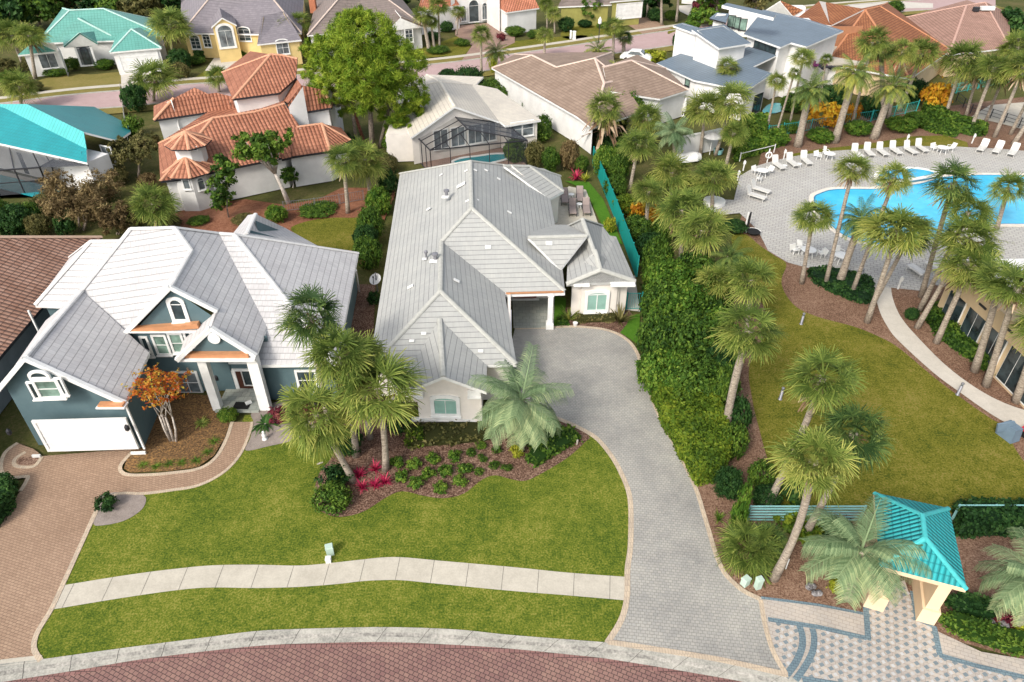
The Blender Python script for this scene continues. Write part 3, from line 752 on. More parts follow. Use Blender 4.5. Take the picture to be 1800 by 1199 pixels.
def crown_mesh(kind, v):
    k = (kind, v)
    if k not in CROWN:
        if kind == 'fan': a = fan_crown(10 + v, 42 + 3 * (v % 3), (-.62, -.8, -.45, -.7, -.85)[v % 5])
        elif kind == 'pindo': a = feather_crown(30 + v, 27, -.55, 1.15, .31, .0072, 38)
        elif kind == 'date': a = feather_crown(50 + v, 34, -.45, 1.1, .26, .013, 22)
        elif kind == 'dead': a = dead_skirt(70 + v)
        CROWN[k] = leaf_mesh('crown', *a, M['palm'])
    return CROWN[k]
_pi = [0]
PALMS = 'palms growing through the neighbourhood'
def palm(bx, by, cx, cy, r, label, kind='fan', mat='palm', tr=.19, skirt=1.0, dead='dead', name='fan_palm', dy=0.0, bend=.0, bark='bark', fat=1.0):
    """base pixel, crown-centre pixel, crown radius in photo pixels"""
    tr *= .88; _pi[0] += 1; v = _pi[0]; b = P(bx, by); c = RY(cx, cy, b.y + dy)
    R = r / ppm(c) / 1.06; rt = root(name, b, label, 'palm tree', PALMS)
    side = Vector((1, .3, 0)) * bend; pts = []; n = 7
    for i in range(n): 
        t = i / (n - 1); pts.append(b.lerp(c, t) + side * math.sin(math.pi * t) + Vector((.04 * math.sin(v + 3 * t), .04 * math.cos(2 * v + 4 * t), 0)) * t)
    pts[0] = b - Vector((0, 0, .05))
    rad = [tr * 1.35 * fat, tr * 1.08 * fat] + [tr * (1 - .12 * i / n) * fat for i in range(2, n - 1)] + [tr * 1.05 * fat]
    mb = MB(); mb.tube(pts, rad, 10); mb.build('trunk', M[bark], rt, smooth=True)
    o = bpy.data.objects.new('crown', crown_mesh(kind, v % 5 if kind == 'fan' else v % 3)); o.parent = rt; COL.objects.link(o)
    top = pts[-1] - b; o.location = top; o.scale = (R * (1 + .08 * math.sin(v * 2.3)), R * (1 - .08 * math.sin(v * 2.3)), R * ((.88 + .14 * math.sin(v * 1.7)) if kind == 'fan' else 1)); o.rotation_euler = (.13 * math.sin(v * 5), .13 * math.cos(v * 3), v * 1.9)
    o.material_slots[0].link = 'OBJECT'; o.material_slots[0].material = M[mat]
    if skirt:
        o = bpy.data.objects.new('dead_fronds', crown_mesh('dead', v % 3)); o.parent = rt; COL.objects.link(o); k = R * skirt * (1.05 + .35 * math.sin(v * 4.1))
        o.location = top; o.scale = (k, k, k); o.rotation_euler.z = v
        o.material_slots[0].link = 'OBJECT'; o.material_slots[0].material = M[dead]
    return rt
def palmetto(px, py, w, label, mat, h):
    """trunkless clump of fan leaves"""
    _pi[0] += 1; b = P(px, py); R = w / 2 / ppm(b)
    o = bpy.data.objects.new('saw_palmetto', crown_mesh('fan', _pi[0] % 5)); COL.objects.link(o); o.location = b + Vector((0, 0, h * .35)); o.scale = (R, R, h * .8); o.rotation_euler.z = _pi[0] * 1.3
    o.material_slots[0].link = 'OBJECT'; o.material_slots[0].material = M[mat]
    return tag(o, label, 'palmetto')
# ------------------------------------------------------------------ small furniture
def copy_tree(o, loc, rz, label, group=None):
    c = o.copy(); COL.objects.link(c); c.location = loc; c.rotation_euler.z = rz; c['label'] = label
    if group: c['group'] = group
    for ch in [x for x in bpy.data.objects if x.parent == o]:
        d = ch.copy(); COL.objects.link(d); d.parent = c
    return c
def lounger_proto(name, frame, sling, cat, label, group, back=1.0, loc=(0, 0, 0)):
    rt = root(name, loc, label, cat, group); O = Vector(loc)
    mb = MB(); L = 1.35; w = .66
    for y in (-w / 2, w / 2):
        mb.bar(O + Vector((-.35, y, .36)), O + Vector((L, y, .36)), .05, .05)
        mb.bar(O + Vector((-.30, y, .36)), O + Vector((-.30 - .5 * math.cos(back), y, .36 + .8 * math.sin(back))), .045, .045)
    mb.build('frame', frame, rt)
    for x in (-.15, 1.2):
        for y in (-w / 2, w / 2):
            q = MB(); q.bar(O + Vector((x, y, 0)), O + Vector((x, y, .36)), .05, .05); q.build('leg', frame, rt)
    q = MB(); q.box(O + Vector((.52, 0, .40)), 1.66, w - .04, .07); q.build('seat', sling, rt)
    q = MB(); q.bar(O + Vector((-.30, 0, .42)), O + Vector((-.30 - .62 * math.cos(back), 0, .42 + .82 * math.sin(back))), w - .04, .07); q.build('backrest', sling, rt)
    return rt
def chair_proto(loc, label, group):
    rt = root('patio_chair', loc, label, 'chair', group); O = Vector(loc); m = M['white']
    q = MB(); q.box(O + Vector((0, 0, .42)), .5, .5, .06); q.build('seat', m, rt)
    q = MB(); q.bar(O + Vector((-.24, 0, .42)), O + Vector((-.38, 0, .95)), .5, .05); q.build('backrest', m, rt)
    for x in (-.22, .22):
        for y in (-.22, .22):
            q = MB(); q.bar(O + Vector((x, y, 0)), O + Vector((x, y, .42)), .05, .05); q.build('leg', m, rt)
    for y in (-.25, .25):
        q = MB(); q.bar(O + Vector((-.28, y, .63)), O + Vector((.24, y, .63)), .05, .04); q.bar(O + Vector((.22, y, .42)), O + Vector((.22, y, .63)), .04, .04); q.build('armrest', m, rt)
    return rt
def table_proto(loc, label, group, r=.6, h=.72, mat='white'):
    rt = root('patio_table', loc, label, 'table', group); O = Vector(loc); m = M[mat]
    q = MB(); q.lathe(O, [(r - .03, h - .05), (r, h - .03), (r, h), (r - .04, h + .01)], 20); q.build('tabletop', m, rt)
    for k in range(4):
        a = .785 + k * 1.571; q = MB(); q.bar(O + Vector((r * .75 * math.cos(a), r * .75 * math.sin(a), 0)), O + Vector((r * .5 * math.cos(a), r * .5 * math.sin(a), h - .04)), .05, .05); q.build('leg', m, rt)
    return rt
def bollard(px, py, label, h=.95):
    b = P(px, py); rt = root('path_light', b, label, 'light', 'bollard lights on the club lawn')
    q = MB(); q.lathe(b, [(.13, 0), (.13, .04), (.085, .05), (.085, h - .22)], 12); q.build('post', M['steel'], rt, smooth=True)
    q = MB(); q.lathe(b + Vector((0, 0, h - .22)), [(.07, 0), (.07, .14)], 12); q.build('lens', M['grey_glass'], rt, smooth=True)
    q = MB(); q.lathe(b + Vector((0, 0, h - .08)), [(.10, 0), (.10, .04), (.05, .09)], 12); q.build('cap', M['steel'], rt, smooth=True)
    return rt
def fence_run(name, pts, h, label, mat, rails=(.15, .5, .85), post=2.2, cat='fence', mesh=None, pick=0, pw=.08, rw=.05, world=False):
    q = pts if world else W2(pts); rt = root(name, (q[0][0], q[0][1], 0), label, cat)
    rm = MB(); pm = MB()
    for i in range(len(q) - 1):
        a = Vector((*q[i], 0)); b = Vector((*q[i + 1], 0)); L = (b - a).length; n = max(1, round(L / post))
        for k in range(n + 1):
            if k == 0 and i: continue
            p = a.lerp(b, k / n); pb = MB(); pb.box(p + Vector((0, 0, h / 2)), pw, pw, h - .04 if mesh else h + .08); pb.build('post', mat, rt)
        for z in rails: rm.bar(a + Vector((0, 0, z * h)), b + Vector((0, 0, z * h)), rw, rw)
        if pick:
            for k in range(int(L / pick)): p = a.lerp(b, (k + .5) / int(L / pick)); rm.bar(p + Vector((0, 0, .1)), p + Vector((0, 0, h * .97)), .02, .02)
        if mesh:
            d = (b - a).normalized(); nn = Vector((d.y, -d.x, 0)) * .03
            mm = MB(); mm.bar(a + nn * 2.2 + Vector((0, 0, h / 2)), b + nn * 2.2 + Vector((0, 0, h / 2)), .02, h); mm.build('windscreen', mesh, rt)
    rm.build('rails', mat, rt)
    return rt
# ================================================================== GROUND, STREETS, PATHS
g = MB(); g.face([(-400, -60, -.12), (400, -60, -.12), (400, 700, -.12), (-400, 700, -.12)])
tag(g.build('ground', M['ground']), 'mixed low ground cover and soil between the plots', 'ground', kind='structure')
# near street with its kerb
KT = [(-260, 1215), (-120, 1188), (0, 1168), (70, 1160), (207, 1141), (370, 1120), (450, 1110), (532, 1106), (675, 1103), (800, 1107), (900, 1117), (1067, 1130), (1090, 1134), (1275, 1165), (1385, 1190), (1480, 1216), (1700, 1290)]
KB = [(-260, 1247), (-120, 1219), (0, 1198), (137, 1176), (265, 1155), (450, 1134), (560, 1129), (675, 1127), (800, 1132), (900, 1139), (1000, 1149), (1085, 1159), (1275, 1191), (1330, 1203), (1450, 1232), (1650, 1300)]
kt = resample(smooth(W2(KT), 6), 120); kb = resample(smooth(W2(KB), 6), 120)
mb = MB()
prof = [(0, .03), (.40, .014), (.50, -.02), (.62, -.058), (1, -.07)]
for i in range(120):
    for (f0, z0), (f1, z1) in zip(prof[:-1], prof[1:]):
        L = lambda k, f, z: (kt[k][0] + (kb[k][0] - kt[k][0]) * f, kt[k][1] + (kb[k][1] - kt[k][1]) * f, z)
        mb.face([L(i, f1, z1), L(i + 1, f1, z1), L(i + 1, f0, z0), L(i, f0, z0)], 2 if f0 in (.50, .40) else 0)
    if i % 5 == 2:
        for (f0, z0), (f1, z1) in zip(prof[:-1], prof[1:]):
            L2 = lambda s, f, z: (L(i, f, z)[0] + s, L(i, f, z)[1] + .0, z + .004)
            mb.face([L2(-.012, f1, z1), L2(.012, f1, z1), L2(.012, f0, z0), L2(-.012, f0, z0)], 1)
tag(mb.build('kerb', [M['kerb'], M['joint_dark'], M['kerb_stain']]), 'pale concrete kerb and gutter along the red brick street', 'kerb', kind='structure')
sheet('street', [(p[0], p[1]) for p in kb] + [(40, 2), (-40, 2)], M['street'], -.075, 'red brick paved street in the foreground', 'street', world=True)
ek = offset_line(kb, -.10)
mb = MB(); ribbon_mb(mb, ek, .2, -.068)
tag(mb.build('street_edge_course', brick_mat('edge_bricks', (.30, .16, .14), (.25, .13, .115), (.05, .035, .03), .22, .2, ms=.014, sts=.3)), 'straight course of bricks along the gutter', 'street edge', kind='structure')
# front lawns
sheet('lawn', [(70, 1160), (207, 1141), (370, 1120), (450, 1110), (532, 1106), (675, 1103), (800, 1107), (900, 1117), (1067, 1130), (1092, 1090), (1102, 1050), (1103, 1000), (1108, 962), (1109, 900), (1103, 865), (1090, 832), (1072, 802), (1048, 772), (1000, 720), (700, 720), (430, 730), (400, 815), (170, 890), (112, 1025), (66, 1112), (60, 1140)],
      M['lawn'], 0.0, 'mown front lawn running from the red street to the flower bed', 'lawn')
# sidewalk
SU = [(96, 1032), (112, 1029), (217, 1012), (300, 1001), (375, 994), (450, 993), (525, 994.5), (580, 990), (635, 984), (675, 980), (710, 980), (775, 986), (900, 997), (1000, 1007), (1104, 1014.5)]
SL = [(80, 1074), (90, 1072), (217, 1051), (317, 1037), (375, 1033), (450, 1034), (525, 1032), (592, 1027), (635, 1022), (675, 1020), (710, 1020.5), (775, 1027), (900, 1039), (1000, 1047), (1104, 1056)]
su = resample(smooth(W2(SU), 6), 96); sl = resample(smooth(W2(SL), 6), 96); mb = MB()
for i in range(96):
    mb.face([(*sl[i], .012), (*sl[i + 1], .012), (*su[i + 1], .012), (*su[i], .012)])
    if i % 6 == 3: mb.face([(sl[i][0] - .012, sl[i][1], .016), (sl[i][0] + .012, sl[i][1], .016), (su[i][0] + .012, su[i][1], .016), (su[i][0] - .012, su[i][1], .016)], 1)
tag(mb.build('sidewalk', [M['concrete'], M['joint']]), 'pale concrete sidewalk curving across the front lawns', 'sidewalk', kind='structure')
# grey driveway
DL = [(1067, 1131), (1092, 1090), (1102, 1050), (1103, 1000), (1108, 962), (1109, 900), (1105, 865), (1092, 832), (1075, 802), (1050, 772), (1025, 756), (1000, 744), (960, 728), (900, 715), (858, 712)]
DR = [(1385, 1189), (1360, 1150), (1345, 1100), (1335, 1053), (1312, 1042), (1295, 1030), (1272, 1005), (1257, 970), (1247, 937), (1236, 900), (1227, 870), (1215, 840), (1200, 810), (1185, 780), (1170, 755), (1157, 727), (1146, 700), (1137, 667), (1126, 637), (1118, 617), (1105, 600), (1085, 587), (1060, 579), (1030, 575.5), (1000, 574.5), (905, 578)]
sheet('driveway', smooth(W2(DL), 4) + [P(850, 640)[:2], P(900, 600)[:2]] + smooth(W2(DR), 4)[::-1] + smooth(W2([(1385, 1189), (1275, 1165), (1090, 1134), (1067, 1131)]), 4), M['drive'], .014, 'grey paver driveway sweeping up to the grey roofed house', 'driveway', world=True)
ribbon('driveway_edging', DL[:-2], .26, M['border'], .03, 'cream paver edging on the lawn side of the grey driveway', 'edging')
ribbon('driveway_edging', DR[3:], .22, M['border'], .03, 'cream paver edging on the hedge side of the grey driveway', 'edging')
ribbon('driveway_edging', [(1069, 1129), (1090, 1132), (1180, 1146), (1275, 1162), (1385, 1187)], .24, M['border'], .032, 'cream paver edging where the grey driveway meets the gutter', 'edging')
ribbon('driveway_edging', [(1381, 1184), (1360, 1148), (1345, 1100), (1337, 1055)], .2, M['border'], .0355, 'cream paver edging between grey driveway and patterned pavers', 'edging')
# tan driveway and front walk of the dark teal house
sheet('driveway', [(75, 802), (232, 789), (225, 806), (213, 818), (212, 828), (225, 834), (262, 835), (300, 832), (350, 825), (380, 805), (400, 770), (408, 742), (443, 742), (440, 757), (425, 797), (395, 830), (350, 854), (300, 863), (250, 869), (212, 869), (172, 895), (112, 1025), (102, 1036), (90, 1072), (66, 1112), (60, 1140), (72, 1163), (0, 1168), (-120, 1186), (-120, 905), (0, 925), (36, 862), (46, 838), (24, 841), (6, 836), (2, 818), (10, 795), (31, 779), (60, 790)],
      M['drive_tan'], .013, 'tan paver driveway and walk in front of the dark teal house', 'driveway')
for pts, w, l in (([(172, 893), (112, 1025), (90, 1072), (66, 1112), (60, 1140), (72, 1162)], .22, 'cream edging between tan driveway and lawn'),
                  ([(172, 882), (212, 868), (250, 868), (300, 862), (350, 853), (395, 829), (424, 796), (440, 757), (443, 742)], .17, 'cream edging on the lawn side of the tan walk'),
                  ([(232, 795), (220, 808), (212, 819), (213, 829), (226, 835), (262, 835), (300, 832), (350, 824), (380, 804), (399, 770), (408, 742)], .2, 'cream edging around the bed beside the tan walk'),
                  ([(31, 779), (10, 795), (2, 817), (6, 834), (22, 840), (45, 838), (49, 842), (36, 864)], .2, 'cream edging curling round the left end of the tan driveway'),
                  ([(45, 795), (28, 806), (25, 816), (34, 821), (60, 820), (74, 803)], .2, 'cream edging of the small bed left of the garage door')):
    ribbon('walk_edging', pts, w, M['border'], .03, l, 'edging')
ribbon('driveway_apron', [(-120, 1183), (0, 1166), (72, 1158)], .3, M['concrete'], .026, 'pale concrete apron strip at the foot of the tan driveway', 'apron')
# beds
sheet('mulch_bed', [(552, 882), (560, 835), (585, 800), (600, 745), (700, 735), (860, 738), (990, 742), (1020, 755), (1036, 768), (1030, 776), (1000, 803), (960, 828), (925, 845), (900, 843), (872, 836), (848, 843), (815, 868), (780, 876), (745, 872), (708, 864), (680, 874), (640, 899), (600, 909), (570, 902)], M['mulch'], .016, 'brown mulch bed with a scalloped edge in front of the grey roofed house', 'mulch bed', sm=True)
sheet('mulch_bed', [(232, 792), (222, 810), (218, 824), (230, 831), (300, 828), (348, 821), (376, 801), (395, 770), (404, 742), (430, 700), (300, 690), (240, 740)], M['leaf_litter'], .010, 'leaf strewn bed under the orange tree', 'mulch bed')
sheet('mulch_bed', [(446, 744), (440, 770), (432, 792), (470, 785), (520, 772), (560, 745), (560, 690), (450, 720)], M['gravel'], .010, 'bare grey bed beside the front steps of the teal house', 'mulch bed', sm=True)
sheet('mulch_bed', [(172, 890), (176, 872), (200, 866), (235, 867), (256, 874), (250, 895), (220, 915), (180, 924), (164, 920)], M['gravel'], .018, 'grey gravel patch at the corner of the tan driveway', 'gravel', sm=True)
sheet('mulch_bed', [(30, 812), (36, 804), (70, 802), (66, 814), (50, 818), (34, 817)], M['mulch'], .018, 'small mulch pocket left of the white garage door', 'mulch bed')
sheet('mulch_bed', [(600, 500), (660, 500), (650, 760), (560, 760)], M['mulch'], .008, 'bare mulch side yard between the two front houses', 'mulch bed')
sheet('mulch_bed', [(640, 470), (700, 330), (600, 330), (560, 350), (500, 360), (430, 350), (330, 365), (300, 380), (300, 410), (480, 410), (600, 440)], M['mulch_red'], .002, 'red pine straw bed behind the white tiled roof', 'mulch bed')
sheet('lawn', [(512, 405), (530, 392), (570, 384), (610, 383), (640, 388), (640, 430), (615, 440), (560, 432)], M['lawn_club'], .012, 'small round back lawn behind the white tiled roof', 'lawn', sm=True)
sheet('mulch_bed', [(975, 560), (1000, 574), (1060, 577), (1085, 585), (1100, 592), (1110, 585), (1118, 560), (1100, 540), (990, 540)], M['mulch'], .010, 'dark mulch bed below the shuttered front window', 'mulch bed')
sheet('lawn', [(1090, 585), (1102, 570), (1108, 554), (1125, 552), (1124, 580), (1120, 605), (1108, 596)], M['lawn_bright'], .015, 'bright green wedge of turf beside the front gate', 'lawn')
sheet('lawn', [(975, 520), (995, 525), (992, 574), (972, 574)], M['lawn_bright'], .013, 'narrow turf strip beside the white porch column', 'lawn')
sheet('porch_floor', [(903, 578), (973, 577), (975, 515), (900, 515)], M['slate'], .05, 'slate porch floor under the grey roof', 'porch floor')
sheet('patio', [(972, 352), (1000, 328), (1030, 334), (1040, 362), (1052, 395), (1075, 440), (980, 440)], M['concrete'], .03, 'white stone patio with four cushioned loungers', 'patio')
sheet('patio', [(1098, 545), (1090, 485), (1116, 485), (1125, 548)], M['path'], .02, 'pale paved strip behind the small iron gate', 'patio')
sheet('lawn', [(992, 318), (1035, 320), (1060, 350), (1095, 430), (1070, 420), (1042, 362), (1030, 334)], M['lawn_bright'], .012, 'narrow lawn between white patio and teal screen fence', 'lawn')
# club side
sheet('mulch_bed', [(1190, 780), (1250, 700), (1290, 600), (1290, 420), (1330, 300), (1350, 225), (1800, 170), (1990, 250), (1990, 1160), (1800, 1160), (1517, 1080), (1345, 1051), (1312, 1041), (1270, 1003), (1245, 935), (1226, 868)], M['mulch_club'], -.01, 'brown mulch ground around the club lawn and pool', 'mulch bed')
sheet('lawn', [(1286, 418), (1310, 412), (1336, 432), (1362, 450), (1382, 464), (1374, 490), (1378, 512), (1400, 540), (1440, 558), (1500, 574), (1545, 592), (1580, 612), (1640, 662), (1690, 700), (1740, 735), (1768, 752), (1785, 790), (1830, 850), (1880, 900), (1400, 895), (1375, 862), (1352, 815), (1336, 760), (1322, 700), (1318, 640), (1350, 560), (1300, 470)], M['lawn_club'], .012, 'large mottled club lawn with bollard lights', 'lawn', sm=True)
sheet('lawn', [(1385, 272), (1440, 262), (1520, 254), (1600, 240), (1660, 238), (1700, 250), (1702, 259), (1600, 256), (1450, 268), (1392, 280)], M['lawn_club'], .010, 'thin grass verge behind the row of pool loungers', 'lawn')
PATHL = [(1530, 500), (1538, 520), (1547, 550), (1562, 578), (1580, 600), (1640, 655), (1690, 692), (1740, 727), (1775, 746), (1830, 762)]
PATHR = [(1566, 500), (1568, 520), (1577, 546), (1590, 567), (1610, 590), (1655, 636), (1700, 672), (1750, 702), (1800, 721), (1850, 732)]
sheet('path', smooth(W2(PATHL), 4) + smooth(W2(PATHR), 4)[::-1], M['path'], .022, 'curved concrete path from the pool deck past the clubhouse', 'path', world=True)
DECK = [(1300, 310), (1330, 292), (1350, 286), (1385, 277), (1420, 271), (1460, 266), (1520, 262), (1600, 257), (1680, 258), (1760, 262), (1850, 270), (2000, 300), (2000, 560), (1850, 560), (1640, 500), (1620, 512), (1566, 506), (1530, 504), (1510, 485), (1480, 478), (1430, 474), (1385, 462), (1350, 441), (1332, 405), (1300, 375), (1270, 378), (1240, 366), (1250, 350), (1290, 352)]
sheet('pool_deck', DECK, M['deck'], .026, 'light grey paved deck around the club pool', 'pool deck')
POOL = [(1426, 347), (1440, 338), (1462, 332), (1500, 331), (1537, 331), (1580, 326), (1612, 322), (1632, 317), (1650, 311), (1712, 306.5), (1800, 307.5), (1900, 310), (2050, 330), (2050, 400), (1900, 397), (1800, 397), (1755, 397), (1705, 400), (1672, 408), (1645, 422), (1600, 434), (1540, 432), (1500, 424), (1474, 412), (1450, 392), (1432, 370)]
pw = smooth(W2(POOL), 4, True)
sheet('pool_water', pw, M['pool'], .036, 'bright turquoise water of the free form club pool', 'pool', world=True)
mb = MB(); ribbon_mb(mb, offset_line(pw + [pw[0]], -.28 if sum(pw[i-1][0]*pw[i][1]-pw[i][0]*pw[i-1][1] for i in range(len(pw))) < 0 else .28), .16, .040); tag(mb.build('pool_tile_band', plain('waterline_tile', (.03, .20, .36), scale=5)), 'thin dark blue tile line inside the pool edge', 'pool tile', kind='structure')
mb = MB(); ribbon_mb(mb, pw + [pw[0]], .42, .075, 0, .06); tag(mb.build('pool_coping', M['coping']), 'pale stone coping round the club pool', 'coping', kind='structure')
sheet('terrace', [(1705, 207), (1740, 185), (1800, 180), (1960, 180), (1960, 260), (1800, 228), (1745, 214)], M['concrete'], .02, 'white paved court beyond the leaning palms', 'terrace')
# patterned club entrance
CE = [(1331, 1049), (1440, 1065), (1517, 1080), (1517, 1050), (1590, 1020), (1612, 1085), (1648, 1110), (1725, 1146), (1830, 1164), (1900, 1300), (1500, 1300), (1374, 1206), (1374, 1182), (1352, 1150), (1338, 1100)]
sheet('club_pavement', CE, M['cream_paver'], .010, 'cream paved forecourt of the turquoise gatehouse', 'pavement')
ce = W2(CE); mb = MB(); mc = MB(); a0 = .36
rx = Vector((math.cos(a0), math.sin(a0))); ry = Vector((-math.sin(a0), math.cos(a0)))
zone = W2([(1527, 1122), (1524, 1062), (1560, 1010), (1600, 1040), (1612, 1090), (1642, 1102), (1652, 1152), (1800, 1195), (1880, 1300), (1520, 1300), (1412, 1196), (1428, 1150), (1432, 1108)])
zone2 = W2([(1350, 1092), (1398, 1098), (1405, 1118), (1404, 1140), (1392, 1166), (1380, 1180), (1364, 1150)])
c0 = P(1560, 1120)
for i in range(-26, 27):
    for j in range(-26, 27):
        p = Vector((c0.x, c0.y)) + rx * (i * .50 + (.25 if j % 2 else 0)) + ry * (j * .27)
        if inside(p, zone) or inside(p, zone2):
            (mb if (i + j) % 2 or True else mc).box((p.x, p.y, .013), .18, .15, .010, rz=a0)
            q = p + rx * .25
            if inside(q, zone) or inside(q, zone2): mc.box((q.x, q.y, .0125), .13, .13, .008, rz=a0)
tag(mb.build('paver_inlay', M['blue_tile']), 'rows of small slate blue squares set in the cream forecourt', 'paving', kind='structure')
tag(mc.build('paver_inlay', M['pale_tile']), 'rows of small pale squares between the blue squares of the forecourt', 'paving', kind='structure')
bz = .020
for pts, w, l, s in (([(1338, 1051), (1440, 1064), (1517, 1079)], .14, 'blue paver line along the mulch bed edge', False), ([(1350, 1089), (1440, 1103), (1522, 1122)], .22, 'blue paver line below the cream strip', False),
                     ([(1521, 1060), (1526, 1126)], .24, 'blue paver line left of the gatehouse opening', False), ([(1604, 1040), (1612, 1090), (1642, 1103), (1652, 1153)], .24, 'blue paver line right of the gatehouse opening', False),
                     ([(1650, 1152), (1720, 1172), (1830, 1198)], .22, 'blue paver line running to the right edge', False),
                     ([(1404, 1098), (1410, 1118), (1409, 1140), (1398, 1166), (1380, 1190)], .28, 'inner blue curved paver band', True), ([(1428, 1106), (1431, 1122), (1428, 1146), (1415, 1172), (1398, 1196)], .26, 'outer blue curved paver band', True),
                     ([(1410, 1195), (1500, 1209), (1620, 1230)], .3, 'blue paver line along the street edge', False)):
    bz += .0015; ribbon('paver_band', pts, w, M['blue_paver'], bz, l, 'paving', sm=s, h=0)
# far street, its verges and walks
FU = [(-60, 186), (0, 182), (75, 172), (150, 164), (225, 158), (330, 148), (430, 142), (560, 128), (730, 115.5), (820, 106), (900, 95), (1012, 79), (1132, 60), (1195, 51), (1300, 34), (1420, 16), (1560, 4), (1750, -8)]
FL = [(-60, 207), (0, 205), (75, 196), (215, 187), (330, 176), (430, 169), (560, 154), (737, 138), (820, 128), (967, 108), (1020, 101), (1105, 90), (1182, 79), (1300, 58), (1420, 40), (1560, 22), (1750, 10)]
sheet('street', smooth(W2(FU), 3) + smooth(W2(FL), 3)[::-1], M['street_far'], .0, 'pinkish brick street running behind the middle row of houses', 'street', world=True)
for nm, dU, mt, l, ct, z in (('kerb', .0, 'kerb', 'pale kerb on the far side of the back street', 'kerb', .03), ('verge', 1.1, 'lawn_dry', 'dry grass verge along the back street', 'verge', .01), ('sidewalk', 2.6, 'concrete', 'concrete sidewalk along the far side of the back street', 'sidewalk', .02)):
    q = offset_line(smooth(W2(FU), 3), dU); mb = MB(); ribbon_mb(mb, q, {'kerb': .5, 'verge': 1.9, 'sidewalk': 1.2}[nm], z, 0, .1 if nm == 'kerb' else 0)
    tag(mb.build(nm, M[mt]), l, ct, kind='structure')
q = offset_line(smooth(W2(FL), 3), -.2); mb = MB(); ribbon_mb(mb, q, .45, .03, 0, .1); tag(mb.build('kerb', M['kerb']), 'pale kerb on the near side of the back street', 'kerb', kind='structure')
q = offset_line(smooth(W2(FL), 3), -1.6); mb = MB(); ribbon_mb(mb, q, 2.4, .008); tag(mb.build('verge', M['lawn_dry']), 'grass verge on the near side of the back street', 'verge', kind='structure')
for pts, mt, l in (([(70, 158), (72, 140), (130, 130), (160, 131), (215, 128), (213, 150)], 'lawn_dry', 'dry brown front lawn of the sea green roofed house'), ([(345, 135), (380, 118), (440, 112), (520, 110), (520, 128), (345, 148)], 'lawn_club', 'small lawn before the yellow house'),
                   ([(715, 103), (720, 85), (760, 80), (800, 65), (830, 62), (818, 95), (770, 100)], 'lawn_club', 'sunny lawn corner in front of the white gabled house'), ([(985, 62), (1005, 45), (1060, 45), (1090, 55), (1050, 65), (1010, 70)], 'lawn_club', 'lawn before the olive house'),
                   ([(860, 78), (1020, 62), (1010, 72), (880, 90)], 'lawn_club', 'strip of lawn before the white arched house'), ([(1175, 60), (1185, 50), (1260, 35), (1300, 25), (1300, 34), (1200, 52)], 'lawn_club', 'bright verge beside the white modern house')):
    sheet('lawn', pts, M[mt], .006, l, 'lawn', sm=True)
for pts, mt, l in (([(212, 122), (284, 110), (238, 160), (214, 162)], 'path', 'pale driveway of the sea green roofed house'), ([(385, 90), (480, 80), (520, 95), (500, 125), (440, 120), (360, 125)], 'path', 'grey driveway in front of the yellow house'),
                   ([(800, 46), (860, 40), (905, 58), (905, 75), (850, 100), (812, 106), (830, 80), (800, 62)], 'patio', 'pink brick forecourt of the white arched house'), ([(1085, 30), (1130, 27), (1180, 50), (1130, 60), (1100, 42)], 'drive_tan', 'tan brick driveway of the olive house'),
                   ([(1190, 10), (1240, 8), (1240, 25), (1215, 30), (1195, 20)], 'path', 'grey driveway near the top edge'), ([(1490, 8), (1560, 2), (1640, 6), (1640, 14), (1500, 16)], 'path', 'pale driveway behind the rust roof')):
    sheet('driveway', pts, M[mt], .016, l, 'driveway')
# ================================================================== HOUSES
def hwall(V, *a): return None
# ---- grey roofed house (centre)
e = 3.0
h = House('grey_roofed_house', P(775, 735), 'one storey cream house with grey tile hip roofs and sea green shutters, in the centre')
RG, CG, WH, CR = M['roof_grey'], M['cap_grey'], M['white'], M['cream']
h.roof(dict(A=(703, 305, e), B=(648, 648, e), C=(908, 640, e), D=(887, 514, e), E=(993, 511, e), E2=(987, 455, e), G=(958, 299, e), r1=(827, 283, 6.6), r2=(829, 365, 6.6), s1=(776, 424, 'D E r2'), s2=(774, 511, 'A B r1')),
       ['A B s2 s1 r2 r1', 'B C s2', 'C D s1 s2', 'D E r2 s1', 'E E2 G r1 r2', 'G A r1'], RG, CG, WH, CR, skip=('D E', 'C D', 'E E2'))
V = h.V
# front garage gable wing
h.roof(dict(a=(722, 685, e), b=(855, 689, e), c=(856, 628, e), d=(716, 622, e), p=(779, 662, '|a b'), q=(773, 560, 'B C s2')), ['a p q d', 'b c q p'], RG, CG, WH, CR, inset=.3)
h.window((h.V['a'], h.V['b']), 783, 715, 1.25, 1.0, M['white'], M['shutter'], 2, 1, .16, .22, 'window', inset=.3, pname='shutter', mun=.03)
# pediment shoulders and plinth
for x0, x1 in ((728, 745), (822, 846)):
    mb = MB(); y = h.V['a'].y + .25; a = RY(x0, 694, y); b = RY(x1, 693, y); mb.box(((a.x + b.x) / 2, y - .1, a.z), abs(b.x - a.x), .45, .10); mb.box(((a.x + b.x) / 2, y - .1, a.z + .28), abs(b.x - a.x) - .04, .30, .42); mb.build('cornice', M['white'], h.root)
mb = MB(); a = RY(724, 740, h.V['a'].y + .25); b = RY(846, 738, h.V['a'].y + .25); mb.box(((a.x + b.x) / 2, a.y, .55), b.x - a.x, .22, .18); mb.build('trim', M['white'], h.root)
mb = MB(); mb.box(((a.x + b.x) / 2, a.y, .23), b.x - a.x - .1, .14, .46); mb.build('plinth', M['gravel'], h.root)
